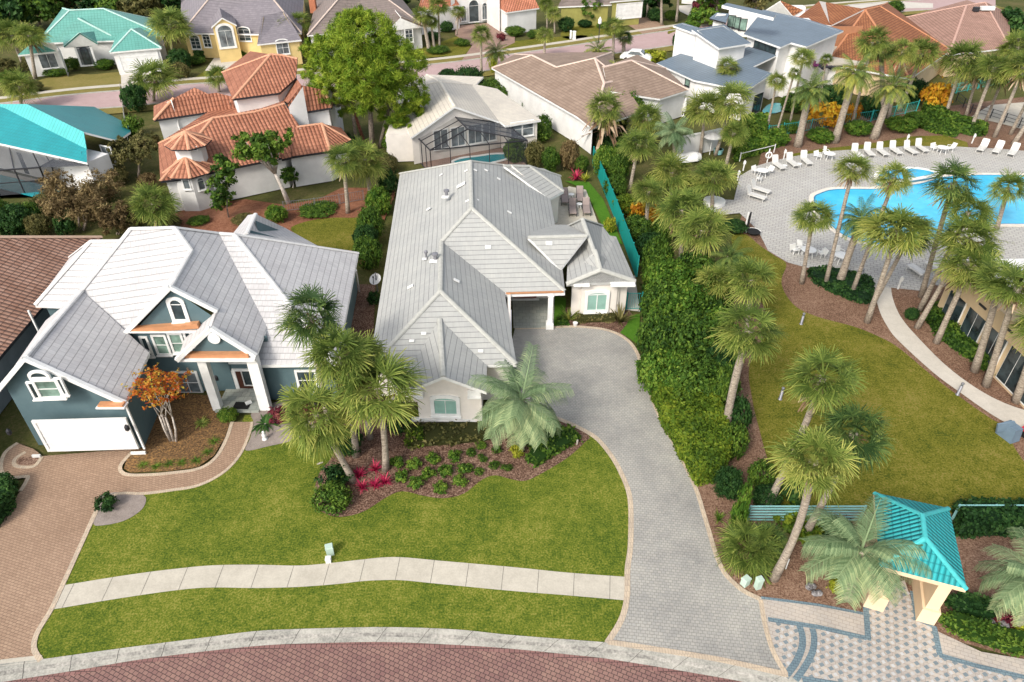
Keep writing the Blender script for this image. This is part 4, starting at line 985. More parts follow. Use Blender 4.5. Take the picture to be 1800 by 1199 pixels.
# rear right wing
h.roof(dict(k=(966, 350, e), l=(991, 336, e), m=(985, 309, e), n=(955, 296, e), o=(900, 320, 3.4), t2=(931, 292, 5.0), t1=(885, 291, 'k l t2')), ['k l t2 t1', 'l m t2', 'm n t1 t2'], RG, CG, WH, CR)
# right wing with small front gable
h.roof(dict(a=(996, 499, e), b=(1117, 494, e), c=(1083, 416, e), d=(1072, 414, e), f=(1058, 396, e), g=(1000, 396, e), p=(1056, 474, '|a b'), q=(1024, 385, 4.9)), ['a p q g', 'b c d f q p', 'f g q', 'a b p'], RG, CG, WH, CR)
h.roof(dict(u=(928, 417, 4.85), v=(1032, 414, 4.85), w=(985, 474, 3.1), x=(950, 395, 3.0), y=(1000, 395, 3.0)), ['u w v', 'u v y x'], RG, CG, WH)
h.roof(dict(a2=(1020, 497, 3.0), b2=(1091, 495, 3.0), c2=(1082, 468, 3.0), d2=(1016, 470, 3.0), p2=(1056, 474, '|a2 b2'), q2=(1046, 440, 4.6)), ['a2 p2 q2 d2', 'b2 c2 q2 p2'], RG, CG, WH, CR, inset=.12)
fe = (h.V['a2'], h.V['b2'])
h.window(fe, 1049, 531, 1.3, 1.25, M['white'], M['shutter'], 2, 1, .14, .22, inset=.06, pname='shutter', mun=.06)
mb = MB(); a = RY(1012, 560, fe[0].y + .1); b = RY(1085, 560, fe[0].y + .1); mb.box(((a.x + b.x) / 2, a.y + .45, 1.5), b.x - a.x, .3, 3.0); mb.build('wall', CR, h.root)
for x0, x1, yy in ((1008, 1036, 497), (1073, 1116, 495)):
    mb = MB(); y = fe[0].y + .05; a = RY(x0, yy, y); b = RY(x1, yy, y); mb.box(((a.x + b.x) / 2, y - .12, 2.92), b.x - a.x, .5, .14); mb.build('cornice', M['white'], h.root)
# porch: column, entry wall, door
c = P(966, 576); mb = MB(); mb.box(c + Vector((0, 0, 1.45)), .34, .34, 2.9); mb.build('column', M['white'], h.root)
mb = MB(); mb.box(c + Vector((0, 0, .22)), .52, .52, .44); mb.box(c + Vector((0, 0, .48)), .42, .42, .08); mb.build('column_base', M['white'], h.root)
mb = MB(); mb.box(c + Vector((0, 0, 2.72)), .42, .42, .1); mb.build('capital', M['white'], h.root)
mb = MB(); a = P(889, 545); yb = P(930, 527).y
mb.box((V['D'].x + 1.6, yb + .25, 1.45), 3.6, .2, 2.9)                      # entry back wall
x = V['C'].x - .35; mb.box((x - .1, (V['C'].y + V['D'].y) / 2 + .4, 1.45), .2, V['D'].y - V['C'].y - .4, 2.9)
mb.box((V['D'].x - .1, V['D'].y + 1.9, 1.45), .2, 3.6, 2.9); mb.build('wall', CR, h.root)
mb = MB(); mb.box((V['D'].x + 1.45, yb + .11, 1.15), 1.7, .1, 2.2); mb.build('door', M['red_wood'], h.root); mb = MB(); mb.box((V['D'].x + 1.45, yb - .02, .09), 2.1, .3, .08); mb.build('threshold', WH, h.root)
mb = MB(); mb.box((V['D'].x + .05, V['D'].y + 1.1, 1.5), .1, .7, 1.5); mb.build('shutter', M['shutter_dark'], h.root)
mb = MB(); a = h.V['D']; b = h.V['E']; mb.bar(a + Vector((0, -.05, -.22)), b + Vector((0, -.05, -.22)), .14, .16); mb.build('beam', M['white'], h.root)
mb = MB(); mb.bar(a + Vector((.1, -.09, -.02)), b + Vector((-.1, -.09, -.02)), .1, .09); mb.build('gutter', M['copper'], h.root)
# garage doors on the driveway side
for t in (.3, .72):
    mb = MB(); p = V['C'].lerp(V['D'], t); mb.box((x + .02, p.y, 1.1), .08, 2.6, 2.2); mb.build('garage_door', M['white'], h.root)
# vents, pipes and pale flashings on the roof
for px, py, hh in ((836, 300, 6.4), (848, 319, 5.6), (910, 318, 5.2), (897, 300, 5.3)): pass
for px, py, hh, k in ((785, 341, 6.0, 1), (765, 453, 5.25, 1), (749, 449, 5.0, .6)):
    p = P(px, py, hh); mb = MB(); mb.lathe(p - Vector((0, 0, .3)), [(.13 * k, 0), (.13 * k, .45), (.22 * k, .5), (.22 * k, .62), (.03, .7)], 10); mb.build('roof_vent', M['steel'], h.root)
    mb = MB(); mb.box(p - Vector((.1, .25, .12)), .5 * k, .4 * k, .05); mb.build('flashing', M['white'], h.root)
def on_roof(tri, px, py):
    a, b, c = [h.V[k] for k in tri]; nn = (b - a).cross(c - a).normalized(); nn = nn if nn.z > 0 else -nn
    r = ray(px, py); c0 = Vector((0, 0, CH)); return c0 + r * (nn.dot(a - c0) / nn.dot(r)), nn
for tri, px, py, L in (('A B r1', 776, 308, .3), ('A B r1', 811, 326, .75), ('A B r1', 754, 368, .35), ('A B r1', 722, 505, .45), ('A B r1', 820, 301, .3), ('A B r1', 822, 354, .3), ('E G r1', 835, 300, .3), ('E G r1', 854, 300, .3), ('E G r1', 876, 315, .3),
                       ('E G r1', 838, 352, .3), ('E G r1', 895, 374, .35), ('D E r2', 858, 435, .4), ('C D s2', 802, 494, .4), ('u w v', 965, 428, .45), ('B C s2', 845, 618, .3), ('B C s2', 724, 600, .3), ('B C s2', 745, 587, .3)):
    if ' ' not in tri: tri = ' '.join(tri)
    p, nn = on_roof(tri.split(), px, py); ax = Vector((1, 0, 0)) - nn * nn.x; ax.normalize()
    mb = MB(); mb.box(p + nn * .06, L, L * .6, .05, ax=(ax, nn.cross(ax), nn)); mb.build('flashing', M['white'], h.root)
h.finish()
# ---- dark teal house (left)
h = House('teal_house', P(240, 790), 'two storey dark teal house with white tile roofs, copper strips and a white garage door')
RW, CW, TE = M['roof_white'], M['cap_white'], M['teal']
h.roof(dict(a=(-24.62, 28.0, 6.55, 'w'), b=(-25.0, 34.4, 6.45, 'w'), c=(-20.35, 27.75, 3.75, 'w'), d=(-20.9, 32.0, 3.75, 'w'), f=(-27.0, 28.0, 4.3, 'w'), g=(-28.1, 34.6, 4.2, 'w')), ['a c d b', 'a b g f'], RW, CW, WH, TE, inset=.3)
gf = (h.V['f'], h.V['c'])
h.window((P(62, 803), P(256, 797)), 152, 764, 4.6, 1.95, WH, M['white_wall'], 1, 4, 0, .16, 'garage_door', False, inset=-.02, pname='door_panel', mun=.025)
h.window((P(62, 803), P(256, 797)), 86, 683, 1.05, 1.0, WH, M['green_glass'], 1, 2, 0, .14, inset=-.0)
h.window((P(62, 803), P(256, 797)), 60, 686, .2, .95, WH, M['glass'], 1, 1, 0, .1, inset=-.01); h.window((P(62, 803), P(256, 797)), 108, 679, .2, .95, WH, M['glass'], 1, 1, 0, .1, inset=-.01)
h.window((P(62, 803), P(256, 797)), 70, 663, .8, .02, WH, M['glass'], 1, 1, .3, .13, inset=-.01, sill=False)
mb = MB(); a = RY(190, 700, 27.4); mb.box((a.x, 27.45, 3.72), 1.5, .5, .08); mb.build('trim', WH, h.root)
mb = MB(); mb.box((a.x, 27.45, 3.82), 1.3, .36, .10); mb.build('copper_strip', M['copper'], h.root)
mb = MB(); a = P(62, 803); b = P(256, 797); d = (b - a).normalized()
mb.bar(a + Vector((-.1, -.04, .09)), a + d * .35 + Vector((0, -.04, .09)), .1, .18); mb.bar(b - d * .75 + Vector((0, -.04, .09)), b + Vector((.05, -.04, .09)), .1, .18); mb.build('trim', WH, h.root)
for px, py in ((225, 750), (18, 757)):
    o, d, nn = h.plane((P(62, 803), P(256, 797)), 0); p = RY(px, py, 27.45); mb = MB(); mb.lathe(p - Vector((0, .12, .2)), [(.05, 0), (.12, .1), (.12, .32), (.03, .45)], 8); mb.build('wall_lamp', M['dark'], h.root)
# downspout at the garage corner
mb = MB(); mb.bar((-20.42, 27.72, .3), (-20.42, 27.72, 3.7), .1, .1); mb.build('downspout', WH, h.root)
# main upper block
UB = dict(a=(229, 402, 8.6), b=(307, 400, 8.6), c=(336, 440, 7.65), d=(299, 505, 7.65), dl=(217, 589, 4.45), bl=(228, 640, 3.4), vl=(200, 600, 4.6), hl=(142, 512, 6.4),
          dr=(382, 547, 5.85), ep=(371, 577, 5.85), er=(450, 626, 4.1), rr=(482, 540, 4.1), hr=(385, 410, 7.1), bk=(-21.5, 43.5, 4.0, 'w'), bl2=(-28, 43.5, 4.2, 'w'), br=(-16.5, 43.5, 4.0, 'w'))
h.roof(UB, ['a hl vl bl dl c b', 'c dl d', 'b c d dr ep er rr hr', 'a b bk bl2', 'b hr br bk', 'a bl2 hl'], RW, CW, WH)
h.roof(dict(ep2=(371, 577, 5.85), el=(311, 633, 4.1), el2=(-19.1, 32.9, 4.1, 'w'), eb=(-16.9, 33.2, 5.85, 'w')), ['ep2 el el2 eb'], RW, CW, WH)
V = h.V
yd = 33.05
# dormer gable wall down to the ground
mb = MB(); L, R_ = V['dl'].x + .35, V['dr'].x - .25; ap = V['d']
mb.face([(L, yd, 0), (R_, yd, 0), (R_, yd, 5.5), (ap.x, yd, 7.35), (L, yd, 4.35)]); 
mb.face([(R_, yd, 0), (V['rr'].x - .3, yd + 4, 0), (V['rr'].x - .3, yd + 4, 4), (R_, yd, 4)])
mb.face([(V['er'].x - .3, 31.6, 0), (V['rr'].x - .3, 37.5, 0), (V['rr'].x - .3, 37.5, 4.05), (V['er'].x - .3, 31.6, 4.05)])
mb.face([(L, yd, 0), (L, yd, 4.3), (L - .4, 37, 4.3), (L - .4, 37, 0)])
mb.build('wall', TE, h.root)
dw = ((L, yd), (R_, yd))
h.window(dw, 314, 548, .62, 1.0, WH, M['glass'], 1, 1, .31, .2)
h.window(dw, 284, 606, .62, 1.25, WH, M['green_glass'], 1, 2, 0, .13); h.window(dw, 312, 603, .62, 1.25, WH, M['green_glass'], 1, 2, 0, .13); h.window(dw, 334, 600, .25, 1.25, WH, M['glass'], 1, 1, 0, .13); h.window(dw, 258, 609, .25, 1.25, WH, M['glass'], 1, 1, 0, .13)
h.window(dw, 330, 672, 1.3, 1.5, WH, M['grey_glass'], 2, 2, 0, .14)
mb = MB(); a = RY(236, 577, yd); b = RY(352, 568, yd); mb.box(((a.x + b.x) / 2, yd - .18, (a.z + b.z) / 2 + .02), b.x - a.x, .36, .30, ax=(Vector((b.x - a.x, 0, b.z - a.z)).normalized(), Vector((0, 1, 0)), Vector((a.z - b.z, 0, b.x - a.x)).normalized())); mb.build('copper_strip', M['copper'], h.root)
mb = MB(); mb.box(((a.x + b.x) / 2, yd - .2, (a.z + b.z) / 2 - .2), b.x - a.x + .3, .42, .10); mb.build('trim', WH, h.root)
# white rakes
for A, B in (('d', 'dl'), ('d', 'dr')):
    mb = MB(); mb.bar(V[A] + Vector((0, -.02, .02)), V[B] + Vector((0, -.02, .02)), .22, .24); mb.build('rake_board', WH, h.root)
for A, B in (('ep', 'el'), ('ep', 'er')):
    mb = MB(); mb.bar(V[A] + Vector((0, -.02, .02)), V[B] + Vector((0, -.02, .02)), .24, .26); mb.build('rake_board', WH, h.root)
mb = MB(); mb.bar(V['a'] if 0 else Vector((-24.62, 27.9, 6.5)), Vector((-20.35, 27.65, 3.7)), .22, .24); mb.bar(Vector((-24.62, 27.9, 6.5)), Vector((-27.05, 27.9, 4.25)), .22, .24); mb.build('rake_board', WH, h.root)
# entry gable: wall, copper, round vent, beam, columns, door
ye = 31.35; mb = MB(); El, Er, Ep = V['el'], V['er'], V['ep']
mb.face([(El.x + .4, ye, 4.1), (Er.x - .3, ye, 4.1), (Ep.x, ye, 5.62)]); mb.build('wall', TE, h.root)
mb = MB(); mb.box(((El.x + Er.x) / 2, ye - .15, 4.22), Er.x - El.x - .7, .32, .26); mb.build('copper_strip', M['copper'], h.root)
mb = MB(); mb.box(((El.x + Er.x) / 2, ye - .2, 4.0), Er.x - El.x, .5, .16); mb.build('beam', WH, h.root)
mb = MB(); p = RY(377, 594, ye - .05); mb.tube([p, p - Vector((0, .1, 0))], [.34, .34], 20); mb.build('vent', WH, h.root)
for px, py, w in ((374, 738, .5), (463, 730, .62)):
    p = P(px, py); p.y = ye + .05; mb = MB(); mb.box((p.x, p.y, 1.98), w, .42, 3.96); mb.build('column', WH, h.root)
yp = ye + 1.9; mb = MB(); mb.box(((El.x + Er.x) / 2 + .1, yp, 2), Er.x - El.x - .2, .15, 4.0); mb.box((Er.x - .5, ye + 1.0, 2), .25, 1.9, 4.0); mb.build('wall', TE, h.root)
yq = yp - .1
h.window(((-20, yq), (-14, yq)), 434, 674, 1.0, 2.0, WH, M['wood'], 1, 1, 0, .16, 'door', False, pname='door_panel')
h.window(((-20, yq - .05), (-14, yq - .05)), 437, 664, .62, 1.1, WH, M['glass'], 1, 1, 0, .05, 'door_light', False)
h.window(((-20, yq), (-14, yq)), 407, 676, .30, 2.0, WH, M['glass'], 1, 2, 0, .14, 'window', False)
h.window(((-20, yq), (-14, yq)), 411, 634, 1.2, .16, WH, M['glass'], 3, 1, 0, .14, 'transom', False)
mb = MB(); mb.box(((El.x + Er.x) / 2 + .2, ye + .75, .06), 2.6, 2.2, .12); mb.build('porch_floor', M['slate'], h.root)
mb = MB(); p = RY(381, 663, yp - .12); mb.lathe(p - Vector((0, .08, .2)), [(.04, 0), (.11, .1), (.11, .32), (.03, .42)], 8); mb.build('wall_lamp', M['dark'], h.root)
# right one-storey block
h.roof(dict(p=(412, 412, 7.1), q=(385, 410, 7.1), fr=(592, 640, 3.0), rr2=(630, 445, 3.0), fl=(440, 642, 3.0), bl3=(-16.5, 46.0, 3.0, 'w'), q2=(-19.5, 43.0, 5.0, 'w')), ['p fr rr2', 'fr p q fl', 'p rr2 bl3 q'], RW, CW, WH, TE)
h.window(('fl', 'fr'), 540, 668, 1.0, 1.3, WH, M['glass'], 1, 2, 0, .14)
mb = MB(); a = P(626, 475, 2.9); mb.bar(a, P(632, 512, .1), .09, .09); mb.build('downspout', WH, h.root)
# rear and left wings
h.roof(dict(a4=(433, 411, 6.2), b4=(449, 376, 6.2), c4=(558, 432, 3.0), d4=(500, 400, 3.0), e4=(408, 412, 5.0), f4=(436, 378, 5.2)), ['a4 c4 d4 b4', 'a4 b4 f4 e4'], RW, CW, WH, TE)
h.roof(dict(a5=(159, 424, 7.0), b5=(61, 536, 4.2), c5=(150, 540, 4.2), d5=(240, 423, 7.0), f5=(-30.6, 42.4, 4.2, 'w'), g5=(-24, 43.5, 4.2, 'w')), ['a5 b5 c5 d5', 'a5 f5 b5', 'a5 d5 g5 f5'], RW, CW, WH, TE)
mb = MB(); mb.bar((-30.0, 36.0, .2), (-30.0, 36.0, 4.0), .1, .1); mb.build('downspout', WH, h.root)
h.roof(dict(a6=(246, 608, 3.35), b6=(263, 616, 3.3), c6=(247, 640, 3.0), d6=(232, 640, 3.05)), ['a6 b6 c6 d6'], RW, None, WH)
h.finish()
# ---- brown tiled house (far left edge)
h = House('brown_roofed_house', P(0, 700), 'house with a mottled brown barrel tile roof cut off by the left edge')
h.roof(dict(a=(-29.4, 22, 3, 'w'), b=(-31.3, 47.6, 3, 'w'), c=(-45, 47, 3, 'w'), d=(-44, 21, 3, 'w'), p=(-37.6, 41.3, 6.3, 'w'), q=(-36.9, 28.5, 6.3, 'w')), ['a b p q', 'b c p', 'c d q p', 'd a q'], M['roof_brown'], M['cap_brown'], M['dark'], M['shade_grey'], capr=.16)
h.finish()
# ---- turquoise house (left)
h = House('turquoise_roofed_house', P(155, 290), 'white house with a bright turquoise metal roof and a dark screened pool porch')
TQ, CT = M['roof_turq'], M['cap_turq']
_a, _b = P(0, 252, 3.2), P(153, 286, 3.2); _d = (_b - _a).normalized(); _n2 = Vector((-_d.y, _d.x, 0)); _a2 = _a - _d * 9; _m = (_a + _b) / 2 + _n2 * 5 + Vector((0, 0, 2.3))
h.roof(dict(a=(*_a2, 'w'), b=(*_b, 'w'), u=(*_m, 'w')), [], TQ)
h.roof(dict(a=(*_a2, 'w'), b=(*_b, 'w'), c=(152, 262, 'a b u'), d=(8, 190, 'a b u'), f=(-120, 150, 'a b u')), ['a b c d f'], TQ, None, WH, M['white_wall'], inset=.5, only=('a b', 'b c'))
zk = h.V['d'].z + .7
h.roof(dict(d2=(8, 190, 'a b u'), c2=(152, 262, 'a b u'), k=(47, 183, zk), g=(147, 232, 'd2 c2 k'), k0=(-60, 183, 'd2 c2 k')), ['d2 c2 g k k0'], M['roof_turq_light'], None, CT)
h.roof(dict(k2=(47, 183, zk), g2=(147, 232, 'd2 c2 k'), m=(207, 247, 3.4), n=(229, 232, 'k2 g2 m'), o=(228, 190, 'k2 g2 m')), ['k2 g2 m n o'], TQ, None, WH, M['white_wall'], inset=.5, only=('g2 m', 'm n', 'n o'))
h.block([(_a2.x + _n2.x * 3, _a2.y + _n2.y * 3), (_b.x + _n2.x * 3 - .6, _b.y + _n2.y * 3), (_b.x + _n2.x * .6 - .6, _b.y + _n2.y * .6), (_a2.x + _n2.x * .6, _a2.y + _n2.y * .6)], 0, 3.0, M['white_wall'])
h.window(((-50.0, 70), (-40, 66)), 190, 272, 1.2, 1.6, WH, M['grey_glass'], 2, 1)
h.finish()
def mesh_mat(name, k):
    m, n, l, b = _mat(name); b.inputs['Base Color'].default_value = (.05, .055, .065, 1); b.inputs['Roughness'].default_value = .8
    tr = n.new('ShaderNodeBsdfTransparent'); mx = n.new('ShaderNodeMixShader'); mx.inputs[0].default_value = k
    l.new(tr.outputs[0], mx.inputs[1]); l.new(b.outputs[0], mx.inputs[2]); l.new(mx.outputs[0], n['Material Output'].inputs['Surface']); return m
M['mesh'] = mesh_mat('see_through_mesh', .26); M['mesh_dark'] = mesh_mat('dark_see_through_mesh', .68)
sc = root('screen_enclosure', P(75, 340), 'dark screened pool porch with bronze frame under the turquoise roof', 'screen enclosure')
c0 = P(153, 298); c1 = P(88, 338); c1.z = 0; X0 = P(-90, 352); X1 = _a2 + _d * 0; X1.z = 0; t = Vector((0, 0, 2.5)); h0 = _b.copy(); h0.z = 2.9; hL = _a2.copy(); hL.z = 2.9
mb = MB(); mm = MB()
for a, b, p, q in ((c1, X0, h0 - _d * 7.5, hL), (c0, c1, h0, h0 - _d * 7.5)):
    mb.bar(a, b, .09, .09); mb.bar(a + t, b + t, .12, .12); mb.bar(a + t * .5, b + t * .5, .07, .07)
    for k in range(5):
        m_ = a.lerp(b, k / 4); mb.bar(m_, m_ + t, .09, .09); mb.bar(m_ + t, p.lerp(q, k / 4), .09, .09)
    mm.face([a, b, b + t, a + t]); mm.face([a + t, b + t, q, p])
mb.build('frame', M['dark'], sc); mm.build('mesh_panels', M['mesh_dark'], sc)
mm = MB(); mm.face([(*(q.to_2d()), .05) for q in (c0, c1, X0, hL, h0)]); mm.build('floor', M['path'], sc)
mm = MB(); ce_ = (c1 + X0) / 2 + _n2 * 2.2; mm.box(ce_ + Vector((0, 0, .08)), 9, 2.2, .06, ax=(_d, _n2, Vector((0, 0, 1)))); mm.build('pool', M['pool_teal'], sc)
for i in range(5):
    mb = MB(); q = _b - _d * (2 + i * 2.1) + _n2 * .52; mb.box((q.x, q.y, 1.2), 1.1, .1, 2.2, ax=(_d, _n2, Vector((0, 0, 1)))); mb.build('window', M['glass'], sc)
# ---- Spanish orange house
h = House('orange_tiled_house', P(340, 370), 'white stucco Spanish style house with orange barrel tile roofs and a round tower')
RO, CO, WW = M['roof_orange'], M['cap_orange'], M['white_wall']
h.roof(dict(a=(270, 211, 3.4), b=(413, 190, 3.4), f=(305, 172, 5.2), c=(409, 170, 'a b f'), d=(380, 163, 'a b f'), g=(270, 186, 3.4), k=(290, 172, 3.4)), ['a b c d f', 'a f g'], RO, CO, M['dark'], WW)
h.roof(dict(a=(305, 173, 4.6), b=(342, 154, 5.4), c=(372, 168, 4.6)), ['a b c'], RO, CO, M['dark'])
h.roof(dict(a=(390, 127, 6.2), b=(409, 174, 6.2), c=(491, 163, 6.2), p=(476, 95, 8.6), d=(520, 137, 'b c p'), f=(523, 103, 'b c p'), q=(498, 97, 'b c p'), bk=(440, 90, 6.2)), ['a b p', 'b c d f q p', 'a p q f bk'], RO, CO, M['dark'], WW)
h.roof(dict(a=(488, 167, 4.6), b=(506, 182, 5.6), c=(530, 150, 7.0), d=(519, 135, 6.6)), ['a b c d'], RO, None, M['dark'])
h.roof(dict(b=(527, 198, 5.2), c=(583, 189, 5.2), d=(600, 150, 5.2), g=(570, 158, 7.0), a=(505, 186, 'b c g'), f=(530, 150, 'b c g')), ['a b c g f', 'c d g'], RO, CO, M['dark'], WW)
h.roof(dict(a=(282, 318, 3.2), c2=(505, 275, 3.2), k=(374, 207, 5.8), b=(322, 314, 'a c2 k'), c=(400, 296, 'a c2 k'), d=(527, 222, 'a c2 k'), f=(500, 182, 'a c2 k'), g=(450, 196, 'a c2 k'), m=(278, 252, 3.4), bk=(400, 175, 3.4), bk2=(500, 165, 3.4)), ['a b c c2 d f g k', 'a k m', 'k g f bk2 bk m'], RO, CO, M['dark'], WW)
h.roof(dict(a=(500, 277, 3.2), b=(581, 265, 3.2), c=(617, 246, 3.2), d=(600, 225, 3.2), p=(566, 217, 4.7), q=(522, 223, 'a b p'), r=(510, 228, 'a b p')), ['a b p q r', 'b c p', 'c d q p'], RO, CO, M['dark'], WW)
h.roof(dict(a=(495, 280, 3.2), b=(512, 276, 3.2), c=(508, 235, 4.7)), ['a b c'], RO, None, M['dark'])
h.window(((-29.5, 62.5), (-22, 64.2)), 448, 310, 1.4, 1.9, WH, M['grey_glass'], 2, 1, 0, .12)
# round tower and bay
def octa(c, r, z0, z1, apex, ro, name, wz):
    mb = MB(); pts = [(c[0] + r * math.cos(.39 + k * .7854), c[1] + r * math.sin(.39 + k * .7854)) for k in range(8)]
    mb.prism(pts, z0, z1); mb.build('tower_wall', WW, h.root)
    vv = {'p': (c[0], c[1], apex, 'w')}
    for k in range(8): vv['o%d' % k] = (c[0] + ro * math.cos(.39 + k * .7854), c[1] + ro * math.sin(.39 + k * .7854), z1, 'w')
    h.roof(vv, ['o%d o%d p' % (k, (k + 1) % 8) for k in range(8)], RO, CO, M['dark'], thick=.12, capr=.12)
b = P(342, 371); c8 = (b.x - .15, b.y + 1.6)
octa(c8, 1.75, 0, 3.35, 4.6, 2.25, 'bay', 0)
t = RY(331, 250, b.y + 2.6); octa((t.x, t.y), 1.3, 2.5, t.z, t.z + 1.0, 2.0, 'tower', 0)
for px, py in ((354, 325), (328, 324), (379, 320)):
    d = Vector((RY(px, py, c8[1] - 1.5).x - c8[0], -1.5)).normalized(); o = Vector((c8[0], c8[1])) + d * 1.64; tt = Vector((-d.y, d.x))
    h.window(((o + tt).to_tuple(), (o - tt).to_tuple()), px, py, .5, .8, WH, M['grey_glass'], 1, 1, .25, .1)
for px, py in ((331, 262), (343, 261), (322, 262)):
    h.window(((t.x - 2, t.y - 1.22), (t.x + 2, t.y - 1.22)), px, py, .3, .3, WH, M['black'], 1, 1, 0, .05, 'window', False)
h.finish()
# ---- cream roofed house with a pool screen
h = House('cream_roofed_house', P(735, 290), 'low house with pale cream tile roof behind a dark pool screen')
RC, CC = M['roof_cream'], M['cap_cream']
_a, _c2 = P(722, 242, 3.0), P(878, 214, 3.0); _b = RY(799, 187, (_a.y + _c2.y) / 2); zb = _b.z
h.roof(dict(a=(*_a, 'w'), b=(*_b, 'w'), c=(*_c2, 'w'), k=(773, 143, zb), l=(690, 160, 'a b k'), x=(898, 196, 'b c k'), y=(835, 150, 'b c k'), o=(750, 131, 3.0), n=(850, 135, 3.0)), ['a b k l', 'b c x y k', 'l k o', 'k y n o'], RC, CC, WH, CR, inset=.3)
_o = Vector((.05, .45, 0)); mb = MB(); mb.face([Vector((_a.x, _a.y, 0)) + _o, Vector((_c2.x, _c2.y, 0)) + _o, _c2 + _o - Vector((0, 0, .22)), _b + _o - Vector((0, 0, .25)), _a + _o - Vector((0, 0, .22))]); mb.build('wall', CR, h.root)
for px in (775, 805, 835, 860): h.window((_a + _o, _c2 + _o), px, 245 - (px - 775) * .16, 1.5, 1.9, WH, M['grey_glass'], 2, 1, 0, .1, inset=-.02)
zy = h.V['y'].z + .25
h.roof(dict(a=(888, 221, 3.0), b=(951, 211, 3.0), d=(829, 147, zy), c=(874, 156, 'a b d'), g=(868, 206, 'a b d'), f=(845, 185, 'a b d')), ['a b c d f g'], RC, CC, WH, CR, inset=.3)
h.window(('a', 'b'), 908, 228, 1.2, 1.5, WH, M['grey_glass'], 1, 2, 0, .1); h.window(('a', 'b'), 928, 225, 1.2, 1.5, WH, M['grey_glass'], 1, 2, 0, .1)
h.window(((-16, 73.4), (-10, 73.0)), 699, 258, 2.2, 2.0, WH, M['grey_glass'], 2, 1, 0, .12)
h.block(W2([(683, 285), (735, 283), (735, 262), (690, 265)]), 0, 2.9, CR)
h.finish()
sc = root('screen_enclosure', P(835, 285), 'black framed pool screen cage with hipped mesh roof over a small pool', 'screen enclosure')
fm = MB(); t = Vector((0, 0, 2.6))
L0, L1, R1, R0 = P(732, 240, 2.6), P(756, 264, 2.6), P(927, 247, 2.6), P(890, 218, 2.6); A0 = RY(799, 204, (L0.y + R0.y) / 2 - .3); A1 = P(822, 227, A0.z - .3)
cor = [q - t for q in (L1, R1, R0, L0)]
for i in range(3 if 0 else 4):
    a, b = cor[i], cor[(i + 1) % 4]
    if i == 2: continue
    fm.bar(a + t, b + t, .1, .1); fm.bar(a, b, .07, .07); n = 5 if i == 0 else 3
    for k in range(n + 1): q = a.lerp(b, k / n); fm.bar(q, q + t, .08, .08)
for a, b in ((A0, A1), (L1, A1), (R1, A1), (L0, A0), (R0, A0)): fm.bar(a, b, .1, .1)
for k in (1, 2): fm.bar(L0.lerp(L1, k / 3), A0.lerp(A1, k / 3), .07, .07); fm.bar(R0.lerp(R1, k / 3), A0.lerp(A1, k / 3), .07, .07)
for k in (1, 2, 3, 4): fm.bar(L1.lerp(R1, k / 5), L1.lerp(A1, k / 2.5) if k < 2.5 else A1.lerp(R1, (k - 2.5) / 2.5), .06, .06)
fm.build('frame', M['dark'], sc)
mm = MB(); mm.face([L0, L1, A1, A0]); mm.face([L1, R1, A1]); mm.face([cor[3], cor[0], L1, L0]); mm.face([cor[0], cor[1], R1, L1]); mm.face([cor[1], cor[2], R0, R1])
m2 = MB(); m2.face([A0, A1, R1, R0]); m2.build('mesh_roof', M['mesh_dark'], sc)
mm.build('mesh_panels', M['mesh'], sc)
mm = MB(); mm.face([q + Vector((0, 0, .03)) for q in cor]); mm.build('floor', M['patio'], sc)
q = smooth(W2([(795, 287), (810, 279), (840, 275), (870, 271), (895, 272), (892, 280), (860, 288), (830, 292)]), 4, True)
mm = MB(); mm.face([(p[0], p[1], .05) for p in q]); mm.build('pool', M['pool_teal'], sc)
mm = MB(); ribbon_mb(mm, q + [q[0]], .35, .09, 0, .05); mm.build('coping', M['white'], sc)
# ---- tan roofed white house
h = House('tan_roofed_house', P(1012, 245), 'long white house with tan shingle hip roof edged in pale pink')
RT, CTn = M['roof_tan'], M['cap_tan']
h.roof(dict(a=(864, 119, 3.2), b=(1014, 205, 3.2), b2=(1040, 225, 'a b s'), c=(1130, 196, 3.4), w=(1092, 140, 4.6), s=(1046, 102, 6.0), r=(978, 118, 'a b s'), p=(935, 97, 'a b s'), bk=(905, 95, 3.2), bk2=(1000, 92, 3.2), bk3=(1075, 92, 3.4), t=(1062, 146, 'a b s')), ['a b b2 t s r p', 'b2 c w t', 't w s', 'a p bk', 'p r bk2 bk', 'r s bk3 bk2', 's w bk3'], RT, CTn, WH, WW, skip=('b2 c',))
h.roof(dict(b=(1160, 174, 3.2), c=(1211, 158, 3.2), d=(1110, 106, 5.8), a=(1070, 160, 'b c d'), f=(1060, 118, 'b c d'), g=(1170, 120, 3.2), k=(1120, 96, 3.2)), ['a b c d f', 'c g d', 'd g k f'], RT, CTn, WH, WW, inset=.35)
for px, py in ((912, 163), (954, 187), (997, 216)): h.window(('a0', 'b0') if 0 else ((P(870, 142)[0], P(870, 142)[1]), (P(1014, 246)[0], P(1014, 246)[1])), px, py, .9, 1.7, WH, M['grey_glass'], 1, 2, 0, .08)
h.window((P(1165, 195), P(1210, 180)), 1182, 180, 2.4, 1.6, WH, M['grey_glass'], 3, 1, 0, .1)
h.finish()
